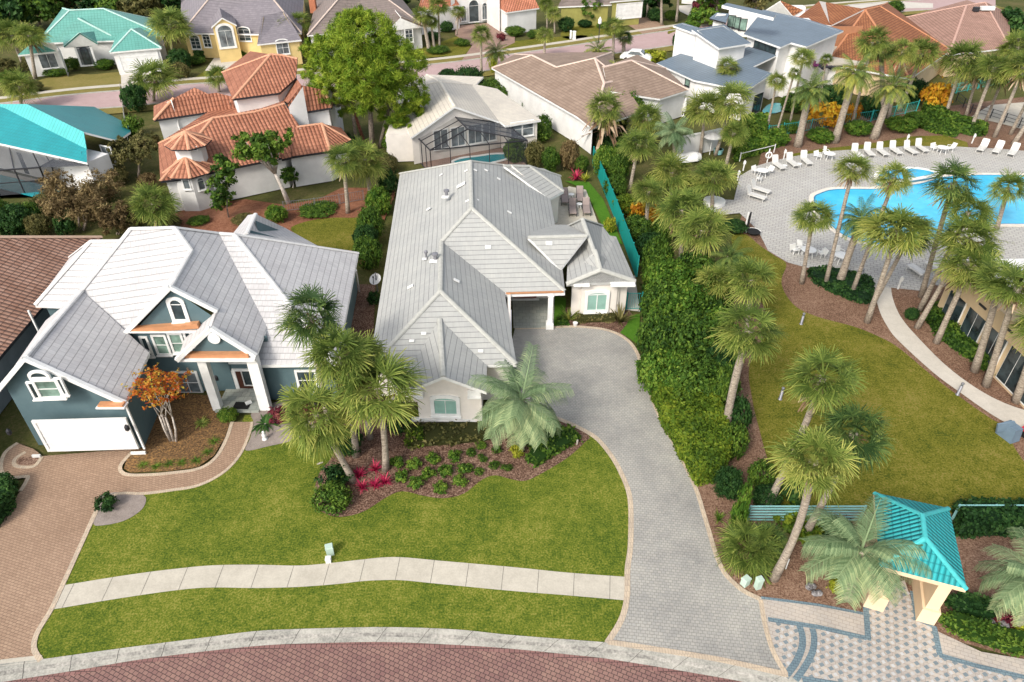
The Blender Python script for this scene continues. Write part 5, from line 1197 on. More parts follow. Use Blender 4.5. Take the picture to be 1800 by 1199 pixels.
# ---- modern house
h = House('modern_white_house', P(1320, 190), 'modern white house with tilted blue grey metal roofs')
RB = M['roof_blue']
h.roof(dict(a=(1154, 111, 3.3), b=(1220, 141, 3.3), g=(1366, 97, 5.4), c=(1313, 159, 'a b g'), d=(1358, 129, 'a b g'), f=(1324, 117, 'a b g'), k=(1316, 82, 'a b g'), m=(1258, 100, 'a b g'), n=(1227, 82, 'a b g')), ['a b c d f g k m n'], RB, None, WH, WW, inset=.4)
h.roof(dict(a2=(1216, 52, 7.6), b2=(1264, 85, 6.6), c2=(1321, 76, 6.6), d2=(1273, 43, 'a2 b2 c2')), ['a2 b2 c2 d2'], RB, None, WH, WW, inset=.5)
h.roof(dict(a3=(1307, 60, 6.6), b3=(1372, 83, 6.6), d3=(1483, 54, 7.5), b4=(1391, 75, 'a3 b3 d3'), c3=(1418, 82, 'a3 b3 d3'), f3=(1420, 34, 'a3 b3 d3'), g3=(1342, 17, 'a3 b3 d3')), ['a3 b3 b4 c3 d3 f3 g3'], RB, None, WH, WW, inset=.5)
h.roof(dict(a5=(1269, 9, 10.2), b5=(1360, 31, 9.4), c5=(1365, 24, 9.5), d5=(1278, 5, 10.2)), ['a5 b5 c5 d5'], RB, None, WH, thick=.35)
h.block(W2([(1277, 52), (1348, 72), (1360, 60), (1290, 42)]), 0, 9.0, WW) if 0 else None
p0 = RY(1278, 40, P(1316, 120).y + 7); p1 = RY(1346, 50, P(1316, 120).y + 4.5)
mb = MB(); mb.face([(p0.x, p0.y, 3), (p1.x, p1.y, 3), (p1.x, p1.y, RY(1346, 31, p1.y).z), (p0.x, p0.y, RY(1278, 14, p0.y).z)]); mb.face([(p1.x, p1.y, 3), (p1.x + 1, p1.y + 6, 3), (p1.x + 1, p1.y + 6, RY(1346, 31, p1.y).z), (p1.x, p1.y, RY(1346, 31, p1.y).z)]); mb.build('wall', WW, h.root)
for px, py in ((1286, 37), (1295, 40), (1306, 43)): h.window((p0, p1), px, py, 1.0, 1.5, M['dark'], M['green_glass'], 1, 1, 0, .06, inset=-.03)
h.roof(dict(a7=(1247, 32, 5.5), b7=(1276, 40, 5.5), c7=(1282, 24, 6.2), d7=(1260, 22, 6.2)), ['a7 b7 c7 d7'], RB, None, M['dark'], WW)
h.roof(dict(a8=(1183, 45, 7.2), b8=(1225, 60, 7.0), c8=(1240, 52, 7.2), d8=(1200, 40, 7.4)), ['a8 b8 c8 d8'], RB, None, WH, WW, inset=.3)
ax = P(1372, 160); 
h.block([(ax.x - 6.5, ax.y + 2), (ax.x + 7.5, ax.y + .5), (ax.x + 9, ax.y + 8), (ax.x - 5, ax.y + 10)], 0, 3.4, WW)
h.block([(ax.x + 1.0, ax.y + 4.6), (ax.x + 6, ax.y + 4.2), (ax.x + 7, ax.y + 14), (ax.x, ax.y + 14)], 3.4, 6.2, WW)
wl = ((ax.x + 1.0, ax.y + 4.55), (ax.x + 6, ax.y + 4.15))
h.window(wl, 1379, 102, 1.3, 2.4, M['dark'], M['grey_glass'], 1, 2, 0, .05); h.window(wl, 1400, 100, 1.2, 2.2, M['dark'], M['grey_glass'], 1, 2, 0, .05)
h.window((h.V['a3'], h.V['b3']), 1345, 82, 4.2, 1.0, M['dark'], M['glass'], 4, 1, 0, .05, inset=.5)
h.window((h.V['c'], h.V['d']), 1331, 181, 1.8, 2.1, M['dark'], M['glass'], 2, 1, 0, .06, inset=.4)
h.window((h.V['a'], h.V['b']), 1209, 144, .9, .9, M['dark'], M['green_glass'], 1, 1, 0, .05, inset=.4)
mb = MB(); q0 = RY(1418, 95, P(1450, 155).y); 
mb.box((ax.x + 8.5, ax.y + 4, 3.55), 9, 9, .3); mb.build('terrace_slab', M['concrete'], h.root)
mb = MB(); mb.box((ax.x + 10, ax.y + 8.3, 5.0), 5, .15, 2.6); mb.build('timber_panel', plain('warm_timber', (.36, .17, .09)), h.root)
mb = MB(); mb.box((ax.x + 3.2, ax.y + 1.28, 1.35), 6.5, .1, 2.4); mb.build('window', M['glass'], h.root)
h.finish()
# ---- rust tiled house
h = House('rust_roofed_house', P(1500, 160), 'large house under a rust orange tile hip roof')
RR, CRu = M['roof_rust'], M['cap_rust']
h.roof(dict(a=(1452, 112, 3.2), b=(1600, 138, 3.2), c=(1672, 88, 3.2), d=(1560, 5, 3.2), p=(1521, 17, 7.2), q=(1547, 11, 'b c p'), f=(1400, 40, 3.2)), ['a b p', 'b c q p', 'c d q', 'a p q d f'], RR, CRu, WH, M['beige'])
h.roof(dict(a=(1395, 37, 4.4), b=(1460, 45, 5.0), c=(1520, 16, 6.6), d=(1452, 4, 6.6), f=(1440, 2, 5.5)), ['a b c d f'], RR, CRu, WH)
h.roof(dict(a=(1345, 18, 4.4), b=(1395, 28, 4.4), c=(1412, 18, 5.0), d=(1372, 1, 6.4)), ['a b c d'], RR, CRu, WH)
mb = MB(); p = RY(1399, 22, P(1450, 100).y + 30); mb.box(p, 2.6, 2, 2.2); mb.build('chimney', M['white_wall'], h.root)
h.finish()
h = House('pink_roofed_house', P(1670, 110), 'house with a faded pink brown tile hip roof near the top right corner')
h.roof(dict(a=(1588, 31, 3.2), b=(1668, 96, 3.2), c=(1776, 84, 3.2), d=(1775, 26, 3.2), f=(1700, 0, 3.2), p=(1699, 9, 6.0), q=(1732, 4, 6.2)), ['a b p', 'b c q p', 'c d q', 'a p q d f'], M['roof_pink'], M['cap_pink'], WH, M['beige'])
mb = MB(); p = P(1725, 12, 6.0); mb.box(p + Vector((.4, -1.0, 0)), 2.0, .7, .5); mb.build('roof_vent', M['white'], h.root)
mb = MB(); mb.box(p + Vector((-1.4, -1.2, -.1)), .8, .6, .6); mb.build('roof_vent', M['dark'], h.root)
h.finish()
# ---- sea green roofed house
h = House('sea_green_roofed_house', P(150, 125), 'white house with pale sea green tile hip roofs in the top left')
RS, CS = M['roof_sea'], M['cap_sea']
h.roof(dict(a=(64, 76, 3.4), b=(206, 71, 3.4), b2=(290, 62, 3.4), c=(268, 33, 3.4), d=(110, 14, 3.4), p=(122, 18, 6.8), q=(182, 15, 6.8)), ['a b b2 q p', 'b2 c q', 'a p d', 'c d p q'], RS, CS, WH, WW)
h.roof(dict(a=(84, 77, 3.3), b=(206, 68, 3.3), c=(137, 32, 6.0), d=(180, 22, 5.6)), ['a b c', 'b d c'], RS, CS, WH)
h.roof(dict(a=(112, 82, 3.5), b=(172, 77, 3.5), c=(140, 58, 5.2), d=(165, 55, 4.6), f=(110, 64, 4.4)), ['a b c', 'b d c', 'a c f'], RS, CS, WH, WW, inset=.25, only=('a b',))
fa = (h.V['a'].copy(), h.V['b'].copy())
h.roof(dict(a=(193, 92, 3.2), b=(284, 84, 3.2), c=(231, 51, 5.2), d=(262, 45, 3.6), f=(205, 60, 3.6)), ['a b c', 'b d c', 'a c f'], RS, CS, WH, WW, inset=.3, only=('a b', 'b d'))
h.window((h.V['a'], h.V['b']), 246, 106, 4.9, 2.2, WH, WH, 1, 4, 0, .1, 'garage_door', False, inset=.25, pname='door_panel')
h.roof(dict(a=(31, 97, 3.1), b=(102, 90, 3.1), c=(95, 76, 4.4), d=(60, 72, 4.4)), ['a b c d'], RS, CS, WH, WW, inset=.3)
h.window((h.V['a'], h.V['b']), 85, 107, 2.0, 1.8, WH, M['grey_glass'], 2, 1, 0, .1, inset=.2)
h.window(fa, 151, 99, 1.7, 2.2, WH, M['grey_glass'], 1, 1, .7, .25, 'entry', False, inset=.2, pname='opening'); h.window(fa, 151, 100, .9, 2.0, M['dark'], M['glass'], 2, 1, .3, .06, 'door', False, inset=.15)
h.finish()
# ---- yellow house
h = House('yellow_house', P(400, 90), 'yellow stucco house with a slate purple roof and white arched windows')
RSl = M['roof_slate']
h.roof(dict(a=(318, 58, 3.6), b=(452, 60, 3.6), b2=(530, 58, 3.6), c=(535, -20, 3.6), d=(318, -6, 3.6), p=(372, -8, 7.6), q=(470, -14, 7.6)), ['a b b2 q p', 'b2 c q', 'a p d', 'c d p q'], RSl, CS if 0 else M['cap_taupe'], WH, M['yellow'])
wl = (h.V['a'].copy(), h.V['b'].copy())
for px, py, w in ((344, 76, 1.3), (364, 73, 1.0), (430, 62, 1.7)): h.window(wl, px, py, w, 1.5, WH, M['glass'], 2, 3, .35, .12, inset=.35)
h.roof(dict(a=(371, 48, 5.0), b=(416, 44, 5.0), c=(390, 31, '|a b'), d=(386, 14, 6.6), f=(372, 34, 5.0), g=(412, 30, 5.0)), ['a c d f', 'b g d c'], RSl, None, WH, M['yellow'], inset=.2)
h.window((h.V['a'], h.V['b']), 398, 68, 1.9, 2.2, WH, M['grey_glass'], 2, 1, .7, .3, 'entry', False, inset=.15, pname='opening')
h.roof(dict(a=(452, 78, 3.4), b=(530, 70, 3.4), c=(500, 20, 6.0), d=(460, 28, 6.0)), ['a b c d'], RSl, None, WH, M['yellow'], inset=.3)
h.window((h.V['a'], h.V['b']), 497, 84, 1.6, 1.6, WH, M['grey_glass'], 2, 2, .3, .12, inset=.25)
h.finish()
# ---- taupe roof white house behind pine
h = House('taupe_roofed_house', P(720, 80), 'white house with a broad taupe tile roof behind the pine')
h.roof(dict(a=(540, 62, 3.4), b=(684, 52, 3.4), c=(745, 45, 3.4), d=(690, -22, 3.4), f=(560, -14, 3.4), p=(600, -8, 7.4), q=(662, -16, 7.4)), ['a b c q p', 'c d q', 'd f p q', 'f a p'], M['roof_taupe'], M['cap_taupe'], WH, WW)
h.roof(dict(a=(683, 52, 3.4), b=(744, 46, 3.4), c=(705, 30, 5.0), d=(690, 12, 5.4)), ['a b c', 'b d c'], M['roof_taupe'], M['cap_taupe'], WH)
h.window(('a', 'b'), 719, 63, 1.1, 1.7, WH, M['glass'], 2, 3, .45, .15, inset=.1)
mb = MB(); p = RY(550, 8, 128); mb.box(p, 1.0, 1.0, 2.5); mb.build('chimney', M['terracotta'], h.root)
h.finish()
# ---- white arched house
h = House('white_arched_house', P(840, 60), 'white stucco house with salmon tile roofs and arched openings at the top')
RRd = M['roof_red']
h.roof(dict(a=(733, 20, 3.8), b=(808, 9, 3.8), c=(790, -20, 6.5), d=(745, -16, 6.5)), ['a b c d'], RRd, M['cap_pink'], WH, WW, inset=.3)
h.roof(dict(a=(858, 2, 3.6), b=(890, 22, 3.6), b2=(948, 14, 3.6), c=(930, -22, 6.5), d=(880, -18, 6.5)), ['a b b2 c d'], RRd, M['cap_pink'], WH, WW, inset=.3)
h.block(W2([(800, 44), (862, 38), (862, 20), (800, 24)]), 0, 6.8, WW)
h.block(W2([(780, 52), (802, 46), (802, 30), (780, 34)]), 0, 4.4, WW)
h.block(W2([(862, 40), (898, 53), (898, 40), (862, 24)]), 0, 3.6, WW)
wl = (P(800, 44.2), P(862, 38.2))
for px, py, w, hh in ((833, 24, 1.8, 2.6), (852, 22, .9, 2.2), (815, 26, .9, 2.0)): h.window(wl, px, py, w, hh, WH, M['glass'] if w > 1 else M['grey_glass'], 2 if w < 1 else 1, 1, w / 2, .12, inset=-.05)
h.window((P(898, 53), P(952, 45)), 921, 38, 1.3, 1.6, WH, M['grey_glass'], 2, 1, .5, .12, inset=.3)
h.finish()
# ---- olive house
h = House('olive_house', P(1040, 45), 'olive green house with white trim and a white garage door at the top')
h.roof(dict(a=(980, 12, 3.4), b=(1075, 8, 3.4), c=(1060, -30, 6.5), d=(1000, -26, 6.5)), ['a b c d'], M['roof_taupe'], M['cap_taupe'], WH, M['olive'], inset=.3)
h.roof(dict(a=(1072, 3, 4.2), b=(1132, -2, 4.2), c=(1120, -30, 6.5), d=(1080, -26, 6.5)), ['a b c d'], M['roof_taupe'], M['cap_taupe'], WH, M['olive'], inset=.3)
h.window((h.V['a'], h.V['b']), 1106, 19, 4.9, 2.3, WH, WH, 1, 4, 0, .15, 'garage_door', False, inset=.2, pname='door_panel')
h.window((P(982, 36), P(1060, 30)), 1006, 22, 1.4, 1.9, WH, M['grey_glass'], 2, 2, 0, .2, inset=-.05)
h.finish()
h = House('white_garage', P(1220, 10), 'white garage front cut off by the top edge', 'garage')
h.block(W2([(1198, 6), (1240, 11), (1240, 0), (1198, -4)]), 0, 3.2, WW); 
h.roof(dict(a=(1194, -16, 3.3), b=(1246, -10, 3.3), c=(1246, -30, 5), d=(1196, -34, 5)), ['a b c d'], M['roof_taupe'], None, WH)
h.finish()
# ---- clubhouse
h = House('clubhouse', P(1650, 600), 'beige clubhouse with dark tall windows and a white flat roof edged right', 'clubhouse')
# wall line under the fascia, from the far corner to the near corner
A = P(1640, 556); B = P(1772, 690); d = (B - A).normalized(); nn = Vector((d.y, -d.x, 0)); nn = nn if nn.x < 0 else -nn
L_ = (B - A).length; B2 = B + d * 5; bk = -nn * 14
H_ = 3.9; zt = RY(1650, 487, A.y).z
mb = MB(); poly = [A, B2, B2 + bk, A + bk]
mb.prism([(p.x, p.y) for p in (A, B2, B2 + bk, A + bk)], 0, H_); mb.build('wall', M['beige'], h.root)
mb = MB(); mb.prism([(p.x, p.y) for p in (A + nn * .35 - d * .4, B2 + nn * .35, B2 + bk, A + bk - d * .4)], 2.9, H_ + .25); mb.build('parapet', M['beige'], h.root)
mb = MB(); mb.prism([(p.x, p.y) for p in (A - nn * 1.4 - d * .2, B2 - nn * 1.4, B2 + bk, A + bk)], H_ + .25, H_ + .55); mb.build('roof', M['white'], h.root)
mb = MB(); cc = A - nn * 8 + d * 6; mb.lathe(cc + Vector((0, 0, H_ + .5)), [(6.5, 0), (6.4, .5), (5.2, 1.0), (3, 1.4), (.1, 1.55)], 28); mb.build('dome_roof', M['concrete'], h.root, smooth=True)
mb = MB(); ring = [cc + Vector((6.45 * math.cos(a * .224), 6.45 * math.sin(a * .224), H_ + .95)) for a in range(29)]; mb.tube(ring, .12, 6, cap=False); mb.build('roof_edge', M['white'], h.root)
n = 6
for k in range(n):
    s0 = (.6 + k * 2.15)
    if s0 + 1.9 > L_ + 4.5: break
    pc = A + d * (s0 + .95)
    fr = MB(); up = Vector((0, 0, 1))
    fr.box(pc + nn * .03 + up * 1.5, 1.75, .1, 2.6, ax=(d, nn, up)); fo = fr.build('window', M['white'], h.root)
    for s in (-.43, .43):
        pm = MB(); pm.box(pc + d * s + nn * .07 + up * 1.52, .80, .06, 2.42, ax=(d, nn, up)); pm.build('pane', M['glass'], fo)
for k in range(5):
    mb = MB(); mb.box(A + d * (1.5 + k * 2.6) + nn * .38 + Vector((0, 0, 3.55)), .7, .06, .14, ax=(d, nn, Vector((0, 0, 1)))); mb.build('vent', M['dark'], h.root)
h.finish()
# ---- gatehouse
h = House('gatehouse', P(1570, 1075), 'small peach gatehouse with turquoise barrel tile hip roof over an open passage', 'gatehouse')
z = 3.3
Vv = dict(a=(1537, 866, z), b=(1668, 893, z), c=(1700, 1036, z), d=(1601, 1010, z), d2=(1577, 1003, z), p=(1622, 905, 4.6), q=(1627, 945, 4.6))
h.roof(dict(a=(1537, 866, z), b=(1668, 893, z), c=(1700, 1036, z), d=(1545, 995, z), p=(1622, 905, 4.7), q=(1627, 945, 4.7)), ['a p b', 'b p q c', 'c q d', 'd q p a'], M['roof_turq_tile'], M['cap_turq'], M['peach'], None, thick=.22, capr=.085)
V = h.V; PE = M['peach']
cx = (V['d'] - V['c']).normalized(); cy = (V['a'] - V['d']).normalized()
Cc = (V['a'] + V['b'] + V['c'] + V['d']) / 4
def gp(px, py, w, dd): 
    p = P(px, py); mb = MB(); X = -cx; Y = cy
    c = p + Y * dd / 2
    mb.box(c + Vector((0, 0, 1.55)), w, dd, 3.1, ax=(X, Y, Vector((0, 0, 1)))); mb.box(c + Vector((0, 0, .45)) - Y * .0, w + .22, dd + .22, .9, ax=(X, Y, Vector((0, 0, 1)))); mb.box(c + Vector((0, 0, 2.95)), w + .16, dd + .16, .3, ax=(X, Y, Vector((0, 0, 1))))
    mb.build('pillar', PE, h.root)
gp(1534, 1068, .6, 2.9); gp(1625, 1092, .5, 2.9)
mb = MB(); a, b = V['d'], V['c']; X = -cx; Y = cy
mb.box((a + b) / 2 + Y * .5 + Vector((0, 0, -.36)), (b - a).length - .9, .35, .32, ax=(X, Y, Vector((0, 0, 1)))); mb.build('lintel', PE, h.root)
h.finish()
# ================================================================== PALMS
# front cluster on the bed
palm(622, 846, 556, 728, 74, 'sabal palm leaning left over the lawn, lowest of the front clump')
palm(626, 802, 598, 625, 66, 'sabal palm in the front clump with its trunk between two others', bend=.1)
palm(678, 826, 664, 680, 86, 'tall sabal palm nearest the shuttered garage gable', mat='palm', bend=.1)
palm(578, 745, 545, 556, 62, 'sabal palm crown spread over the white tile roof', mat='palm_dark')
palm(650, 770, 640, 636, 52, 'sabal palm crown behind the front clump, against the grey roof')
palm(915, 790, 916, 702, 88, 'silvery pindo palm between flower bed and grey driveway', 'pindo', 'palm_blue', tr=.22, skirt=.5, name='feather_palm')
# column of palms beside the grey house
palm(1063, 175, 1064, 126, 29, 'small palm crown standing against the tan shingle roof', skirt=.6)
palm(1063, 272, 1065, 190, 38, 'palm with a long ragged skirt of dead brown fronds', skirt=1.9)
palm(1138, 262, 1136, 207, 34, 'palm crown just above and right of the ragged skirted palm')
palm(1106, 338, 1123, 254, 40, 'palm with pale trunk between the ragged palm and the silver palm')
palm(1186, 285, 1184, 232, 36, 'silver blue feather palm by the neighbour\'s white wall', 'pindo', 'palm_blue', name='feather_palm', skirt=.4)
palm(1231, 272, 1240, 190, 40, 'palm before the blue grey roof, left of a crowded pair')
palm(1258, 272, 1287, 176, 44, 'larger palm of the crowded pair before the blue grey roof')
palm(1282, 185, 1282, 118, 25, 'small round palm crown seen on the blue grey metal roof', skirt=.7)
palm(1276, 290, 1291, 233, 27, 'short palm with bare shaggy neck beside the white post', skirt=1.2)
palm(1180, 345, 1180, 303, 44, 'low green palm crown above the croton bushes', skirt=.4)
palm(1252, 365, 1253, 312, 46, 'low green palm crown left of the small round spa', skirt=.4)
palm(1136, 404, 1139, 336, 36, 'palm over the orange croton along the teal screen fence')
palm(1197, 458, 1198, 368, 46, 'palm behind the dense magnolia hedge with half its trunk showing')
palm(1222, 507, 1236, 405, 50, 'palm leaning over the dense magnolia hedge, whole pale trunk showing')
palm(1262, 520, 1283, 452, 36, 'dark blue green feather palm left of the club lawn', 'pindo', 'palm_dark', name='feather_palm', skirt=.3)
palm(1270, 565, 1262, 492, 42, 'shaggy palm close beside the magnolia hedge', skirt=1.1)
palm(1313, 585, 1318, 492, 47, 'shaggy palm on the left edge of the club lawn', skirt=1.1)
palm(1275, 762, 1316, 580, 62, 'big palm with a long leaning twin looking trunk left of the club lawn', tr=.25, skirt=.9, bend=-.15)
palm(1350, 887, 1446, 662, 66, 'tall palm leaning right over the club lawn, uppermost of the front three', tr=.19, bend=.15)
palm(1412, 945, 1503, 762, 68, 'dark green palm of the front three, lowest crown right of the fence posts', mat='palm_dark', bend=.1)
palm(1360, 1017, 1432, 812, 70, 'pale trunked palm crossing the pale teal fence', tr=.2, bend=.35)
# around the pool
palm(1451, 500, 1500, 295, 37, 'slender tall palm left of the pool, crown above the far deck', tr=.16)
palm(1409, 498, 1430, 380, 38, 'short palm at the left end of the pool', tr=.17)
palm(1476, 496, 1513, 386, 42, 'dark date palm with a thick rough trunk beside the pool', 'date', 'palm_dark', tr=.30, name='feather_palm', skirt=.5)
palm(1498, 514, 1572, 312, 36, 'tall palm whose crown overlaps the white spa edge', tr=.16)
palm(1524, 566, 1578, 405, 66, 'big palm centred over the near end of the pool', tr=.2)
palm(1531, 540, 1603, 412, 44, 'dark palm crown tucked behind the big palm over the pool', mat='palm_dark', tr=.17)
palm(1619, 522, 1676, 322, 48, 'tall dark trunked palm over the middle of the pool', tr=.2, mat='palm_dark')
palm(1616, 546, 1703, 372, 44, 'tall palm with its crown on the pool, right of the dark trunked palm', tr=.19)
palm(1612, 576, 1704, 418, 58, 'wide yellow green palm at the pool\'s near edge', tr=.19)
palm(1646, 602, 1704, 470, 52, 'palm before the clubhouse roof, nearest the white loungers', tr=.21)
palm(1752, 402, 1772, 330, 36, 'short palm standing beside the right end of the pool', tr=.2)
palm(1713, 652, 1762, 492, 46, 'palm in front of the clubhouse windows, left of the leaning pair', tr=.24)
palm(1733, 678, 1790, 505, 56, 'leaning palm before the clubhouse, crown cut by the right edge', tr=.22)
palm(1786, 706, 1830, 575, 50, 'stout palm at the lower corner of the clubhouse', tr=.24)
# behind the far deck
palm(1402, 257, 1424, 158, 40, 'date palm with golden neck, leftmost of three behind the loungers', 'date', 'palm_date', tr=.42, skirt=.8, dead='dead_gold', name='feather_palm')
palm(1467, 250, 1503, 128, 40, 'date palm with golden neck, middle of three behind the loungers', 'date', 'palm_date', tr=.42, skirt=.8, dead='dead_gold', name='feather_palm')
palm(1536, 243, 1569, 152, 42, 'date palm with golden neck, rightmost of three behind the loungers', 'date', 'palm_date', tr=.45, skirt=.8, dead='dead_gold', name='feather_palm')
palm(1346, 236, 1366, 143, 20, 'thin palm with small round crown before the modern house terrace', tr=.14, skirt=.5)
palm(1362, 242, 1397, 129, 14, 'thinnest palm with a tiny tuft crown before the modern house', tr=.13, skirt=.5)
palm(1386, 230, 1412, 102, 26, 'thin palm with its crown against the white modern house wall', tr=.14, skirt=.5)
palm(1440, 190, 1452, 104, 14, 'tiny tufted palm on the modern house terrace', tr=.13, skirt=.4)
palm(1497, 222, 1533, 74, 32, 'tall palm against the rust roof, leftmost of that screen', tr=.17)
palm(1553, 212, 1548, 92, 32, 'palm with dark trunk in front of the rust roof', tr=.3, mat='palm_dark')
palm(1560, 213, 1588, 88, 32, 'palm with thin pale trunk in front of the rust roof')
palm(1581, 194, 1622, 94, 36, 'palm at the right end of the rust roof, above orange crotons', tr=.24)
palm(1662, 202, 1694, 104, 40, 'palm before the pink brown roof, left of a leaning row', tr=.22, skirt=1.2)
palm(1697, 207, 1722, 118, 34, 'dark palm second in the leaning row by the green fence', mat='palm_dark', tr=.18, skirt=1.2)
palm(1706, 229, 1748, 118, 38, 'long white trunked palm in the middle of the leaning row', tr=.22)
palm(1733, 213, 1766, 128, 34, 'palm with dark skirt beside the white court', tr=.18, mat='palm_dark', skirt=1.3)
palm(1748, 241, 1800, 118, 36, 'leaning palm in front of the white court', tr=.22)
palm(1776, 236, 1826, 138, 34, 'leaning palm at the right edge of the white court', tr=.2)
palm(1781, 254, 1840, 165, 34, 'feather palm leaning out of the right edge', 'date', 'palm_date', tr=.25, name='feather_palm')
palm(1786, 130, 1789, 82, 34, 'bright palm at the right edge below the dark tree', tr=.25)
# gatehouse
palm(1490, 1050, 1514, 968, 96, 'large silvery pindo palm drooping over the turquoise gatehouse roof', 'pindo', 'palm_blue', tr=.24, skirt=.4, name='feather_palm')
palm(1795, 1105, 1822, 1015, 86, 'silvery pindo palm at the right edge beyond the gatehouse', 'pindo', 'palm_blue', tr=.24, skirt=.4, name='feather_palm')
# back left
palm(612, 374, 603, 280, 36, 'palm with pale trunk in front of the orange house\'s white wall', tr=.2)
palm(652, 352, 642, 280, 42, 'palm beside the grey roof\'s far left corner', tr=.2)
palm(275, 402, 270, 358, 46, 'low bushy palm behind the white tile roof', skirt=.9)
palm(62, 138, 52, 62, 32, 'palm with brown trunk before the sea green house, right of its twin', tr=.25)
palm(42, 118, 20, 62, 34, 'palm before the sea green house, left of the brown trunk', tr=.22)
palm(38, 190, 34, 152, 36, 'short bushy palm by the back street, far left', skirt=.4)
palm(304, 112, 298, 42, 42, 'large palm between the sea green house and the yellow house', tr=.22)
palm(270, 178, 272, 138, 46, 'broad shaggy palm by the back street near the orange tile roof', skirt=.9, mat='palm')
palm(385, 162, 383, 134, 24, 'short palm on the verge below the yellow house', skirt=.3)
palm(508, 98, 495, 48, 24, 'palm in front of the yellow house, left of a close pair', tr=.18)
palm(536, 84, 527, 38, 26, 'palm in front of the yellow house, right of a close pair', tr=.18)
# top centre
palm(755, 90, 742, 26, 20, 'palm with thick ragged trunk, left of the group before the arched house', tr=.32)
palm(764, 88, 757, 38, 15, 'small palm inside the group before the arched house', tr=.22)
palm(773, 86, 770, 10, 23, 'tallest palm of the group before the arched house', tr=.18)
palm(803, 62, 806, 21, 17, 'palm beside the salmon roof\'s narrow windows', tr=.14)
palm(846, 128, 846, 60, 22, 'palm beside the back street with crown over pink paving', tr=.2)
palm(870, 118, 872, 92, 24, 'small bright date palm next to the back street', 'date', 'palm_date', tr=.3, skirt=.3, name='feather_palm')
palm(908, 54, 906, 10, 15, 'palm in front of the salmon roof\'s right wing', tr=.15)
palm(957, 102, 957, 60, 20, 'palm on the near verge, left of the street lamp', tr=.22)
palm(962, 50, 960, 8, 16, 'palm between arched house and olive house', tr=.16)
palm(975, 58, 974, 24, 15, 'palm closest to the olive house\'s left corner', tr=.16)
palm(1077, 104, 1080, 46, 25, 'palm on the near verge, right of the street lamp', tr=.24)
palm(1096, 98, 1097, 65, 18, 'dark stout palm next to the white parked car', tr=.34, mat='palm_dark')
palm(1050, 104, 1052, 90, 27, 'low spreading date palm beneath the street lamp', 'date', 'palm_date', tr=.3, skirt=.2, name='feather_palm')
for bx, by, cx, cy, l in ((1137, 32, 1141, -22, 'bare tall trunk at the top edge, left of three'), (1163, 44, 1162, -20, 'pinkish thick trunk at the top edge, middle of three'), (1189, 38, 1194, -24, 'slim trunk at the top edge, right of three')):
    palm(bx, by, cx, cy, 20, l, tr=.25)
# ================================================================== TREES
def pine_tree():
    b = P(655, 262); rt = root('pine_tree', b, 'large bright green pine with a broad crown over the orange tile roof', 'tree')
    rng = np.random.default_rng(5); rd = random.Random(5); bl = []
    Y = b.y
    for px, py, r, hy in ((640, 70, 62, 0), (600, 95, 50, .5), (690, 110, 55, -.5), (575, 130, 42, .8), (640, 130, 60, -1.5), (705, 165, 46, 0), (560, 90, 34, 1.5), (720, 205, 30, .5), (690, 205, 26, -.8), (545, 175, 24, .3), (700, 235, 22, -.5), (625, 40, 34, .8), (732, 180, 22, .5), (562, 200, 18, 0), (590, 150, 40, -1), (650, 168, 46, -1.5), (588, 188, 26, -.3), (716, 222, 24, -.8)):
        c = RY(px, py, Y + hy); w = r / ppm(c); bl.append((c, (w, w, w * .72)))
    tm = MB(); tops = [RY(640, 120, Y), RY(605, 130, Y + .5), RY(690, 140, Y - .3)]
    for (bx, by), t, r0 in (((655, 262), tops[0], .34), ((628, 258), tops[1], .22), ((668, 258), tops[2], .26)):
        s = P(bx, by); tm.tube([s, s.lerp(t, .45) + Vector((.15, 0, 0)), t], [r0, r0 * .75, r0 * .4], 8)
    for i, (c, r) in enumerate(bl):
        t = tops[i % 3]; s = P((655, 628, 668)[i % 3], 260).lerp(t, .55 + .4 * rd.random()); tm.tube([s, s.lerp(c, .5) + Vector((0, 0, .2)), c], [.11, .08, .04], 5)
    tm.build('trunk', M['bark_tree'], rt, smooth=True)
    v, t = cloud(12, [(tuple(c), r) for c, r in bl], 110000, .26, 1000, .09, .9, .10, .4)
    o = bpy.data.objects.new('crown', leaf_mesh('crown', v - np.array(b), t, M['pine'])); o.parent = rt; COL.objects.link(o)
    s = MB(); a = P(640, 250); s.tube([a, a + Vector((-.6, .3, 2.6)), a + Vector((-1.0, .5, 4.4))], [.2, .17, .12], 8); s.build('red_trunk', M['bark_red'], rt, smooth=True)
pine_tree()
limb_tree(507, 357, 458, 258, 62, 1.5, 'gnarled tree with bare pale trunk leaning over the orange tile roof', 'leaf', 6500, .17, 'bark_pale', tr=.22, clumps=150, csig=.11, blobs=9)
limb_tree(515, 330, 515, 308, 26, 1.0, 'small dark bushy tree against the white stucco wall', 'leaf', 1800, .15, 'bark_pale', tr=.08, clumps=50, blobs=4)
limb_tree(402, 382, 392, 318, 34, 3.2, 'leafy vine covered sapling beside the round tower bay', 'leaf', 2600, .16, 'bark_tree', tr=.07, clumps=70, blobs=6)
limb_tree(243, 312, 240, 266, 42, 2.0, 'round olive brown tree beside the turquoise roof', 'leaf_olive', 6500, .12, 'bark_tree', tr=.12, clumps=170, csig=.10, shell=.25)
limb_tree(145, 405, 140, 345, 72, 2.4, 'straggly olive brown tree behind the brown tile roof', 'leaf_brown', 9000, .13, 'bark_tree', tr=.1, multi=4, clumps=200, csig=.13, shell=.8, asp=.35)
limb_tree(205, 412, 208, 385, 44, 1.7, 'low twiggy brown bush left of the bushy palm', 'leaf_brown', 4600, .13, 'bark_tree', tr=.07, multi=3, clumps=90, shell=.8, asp=.35)
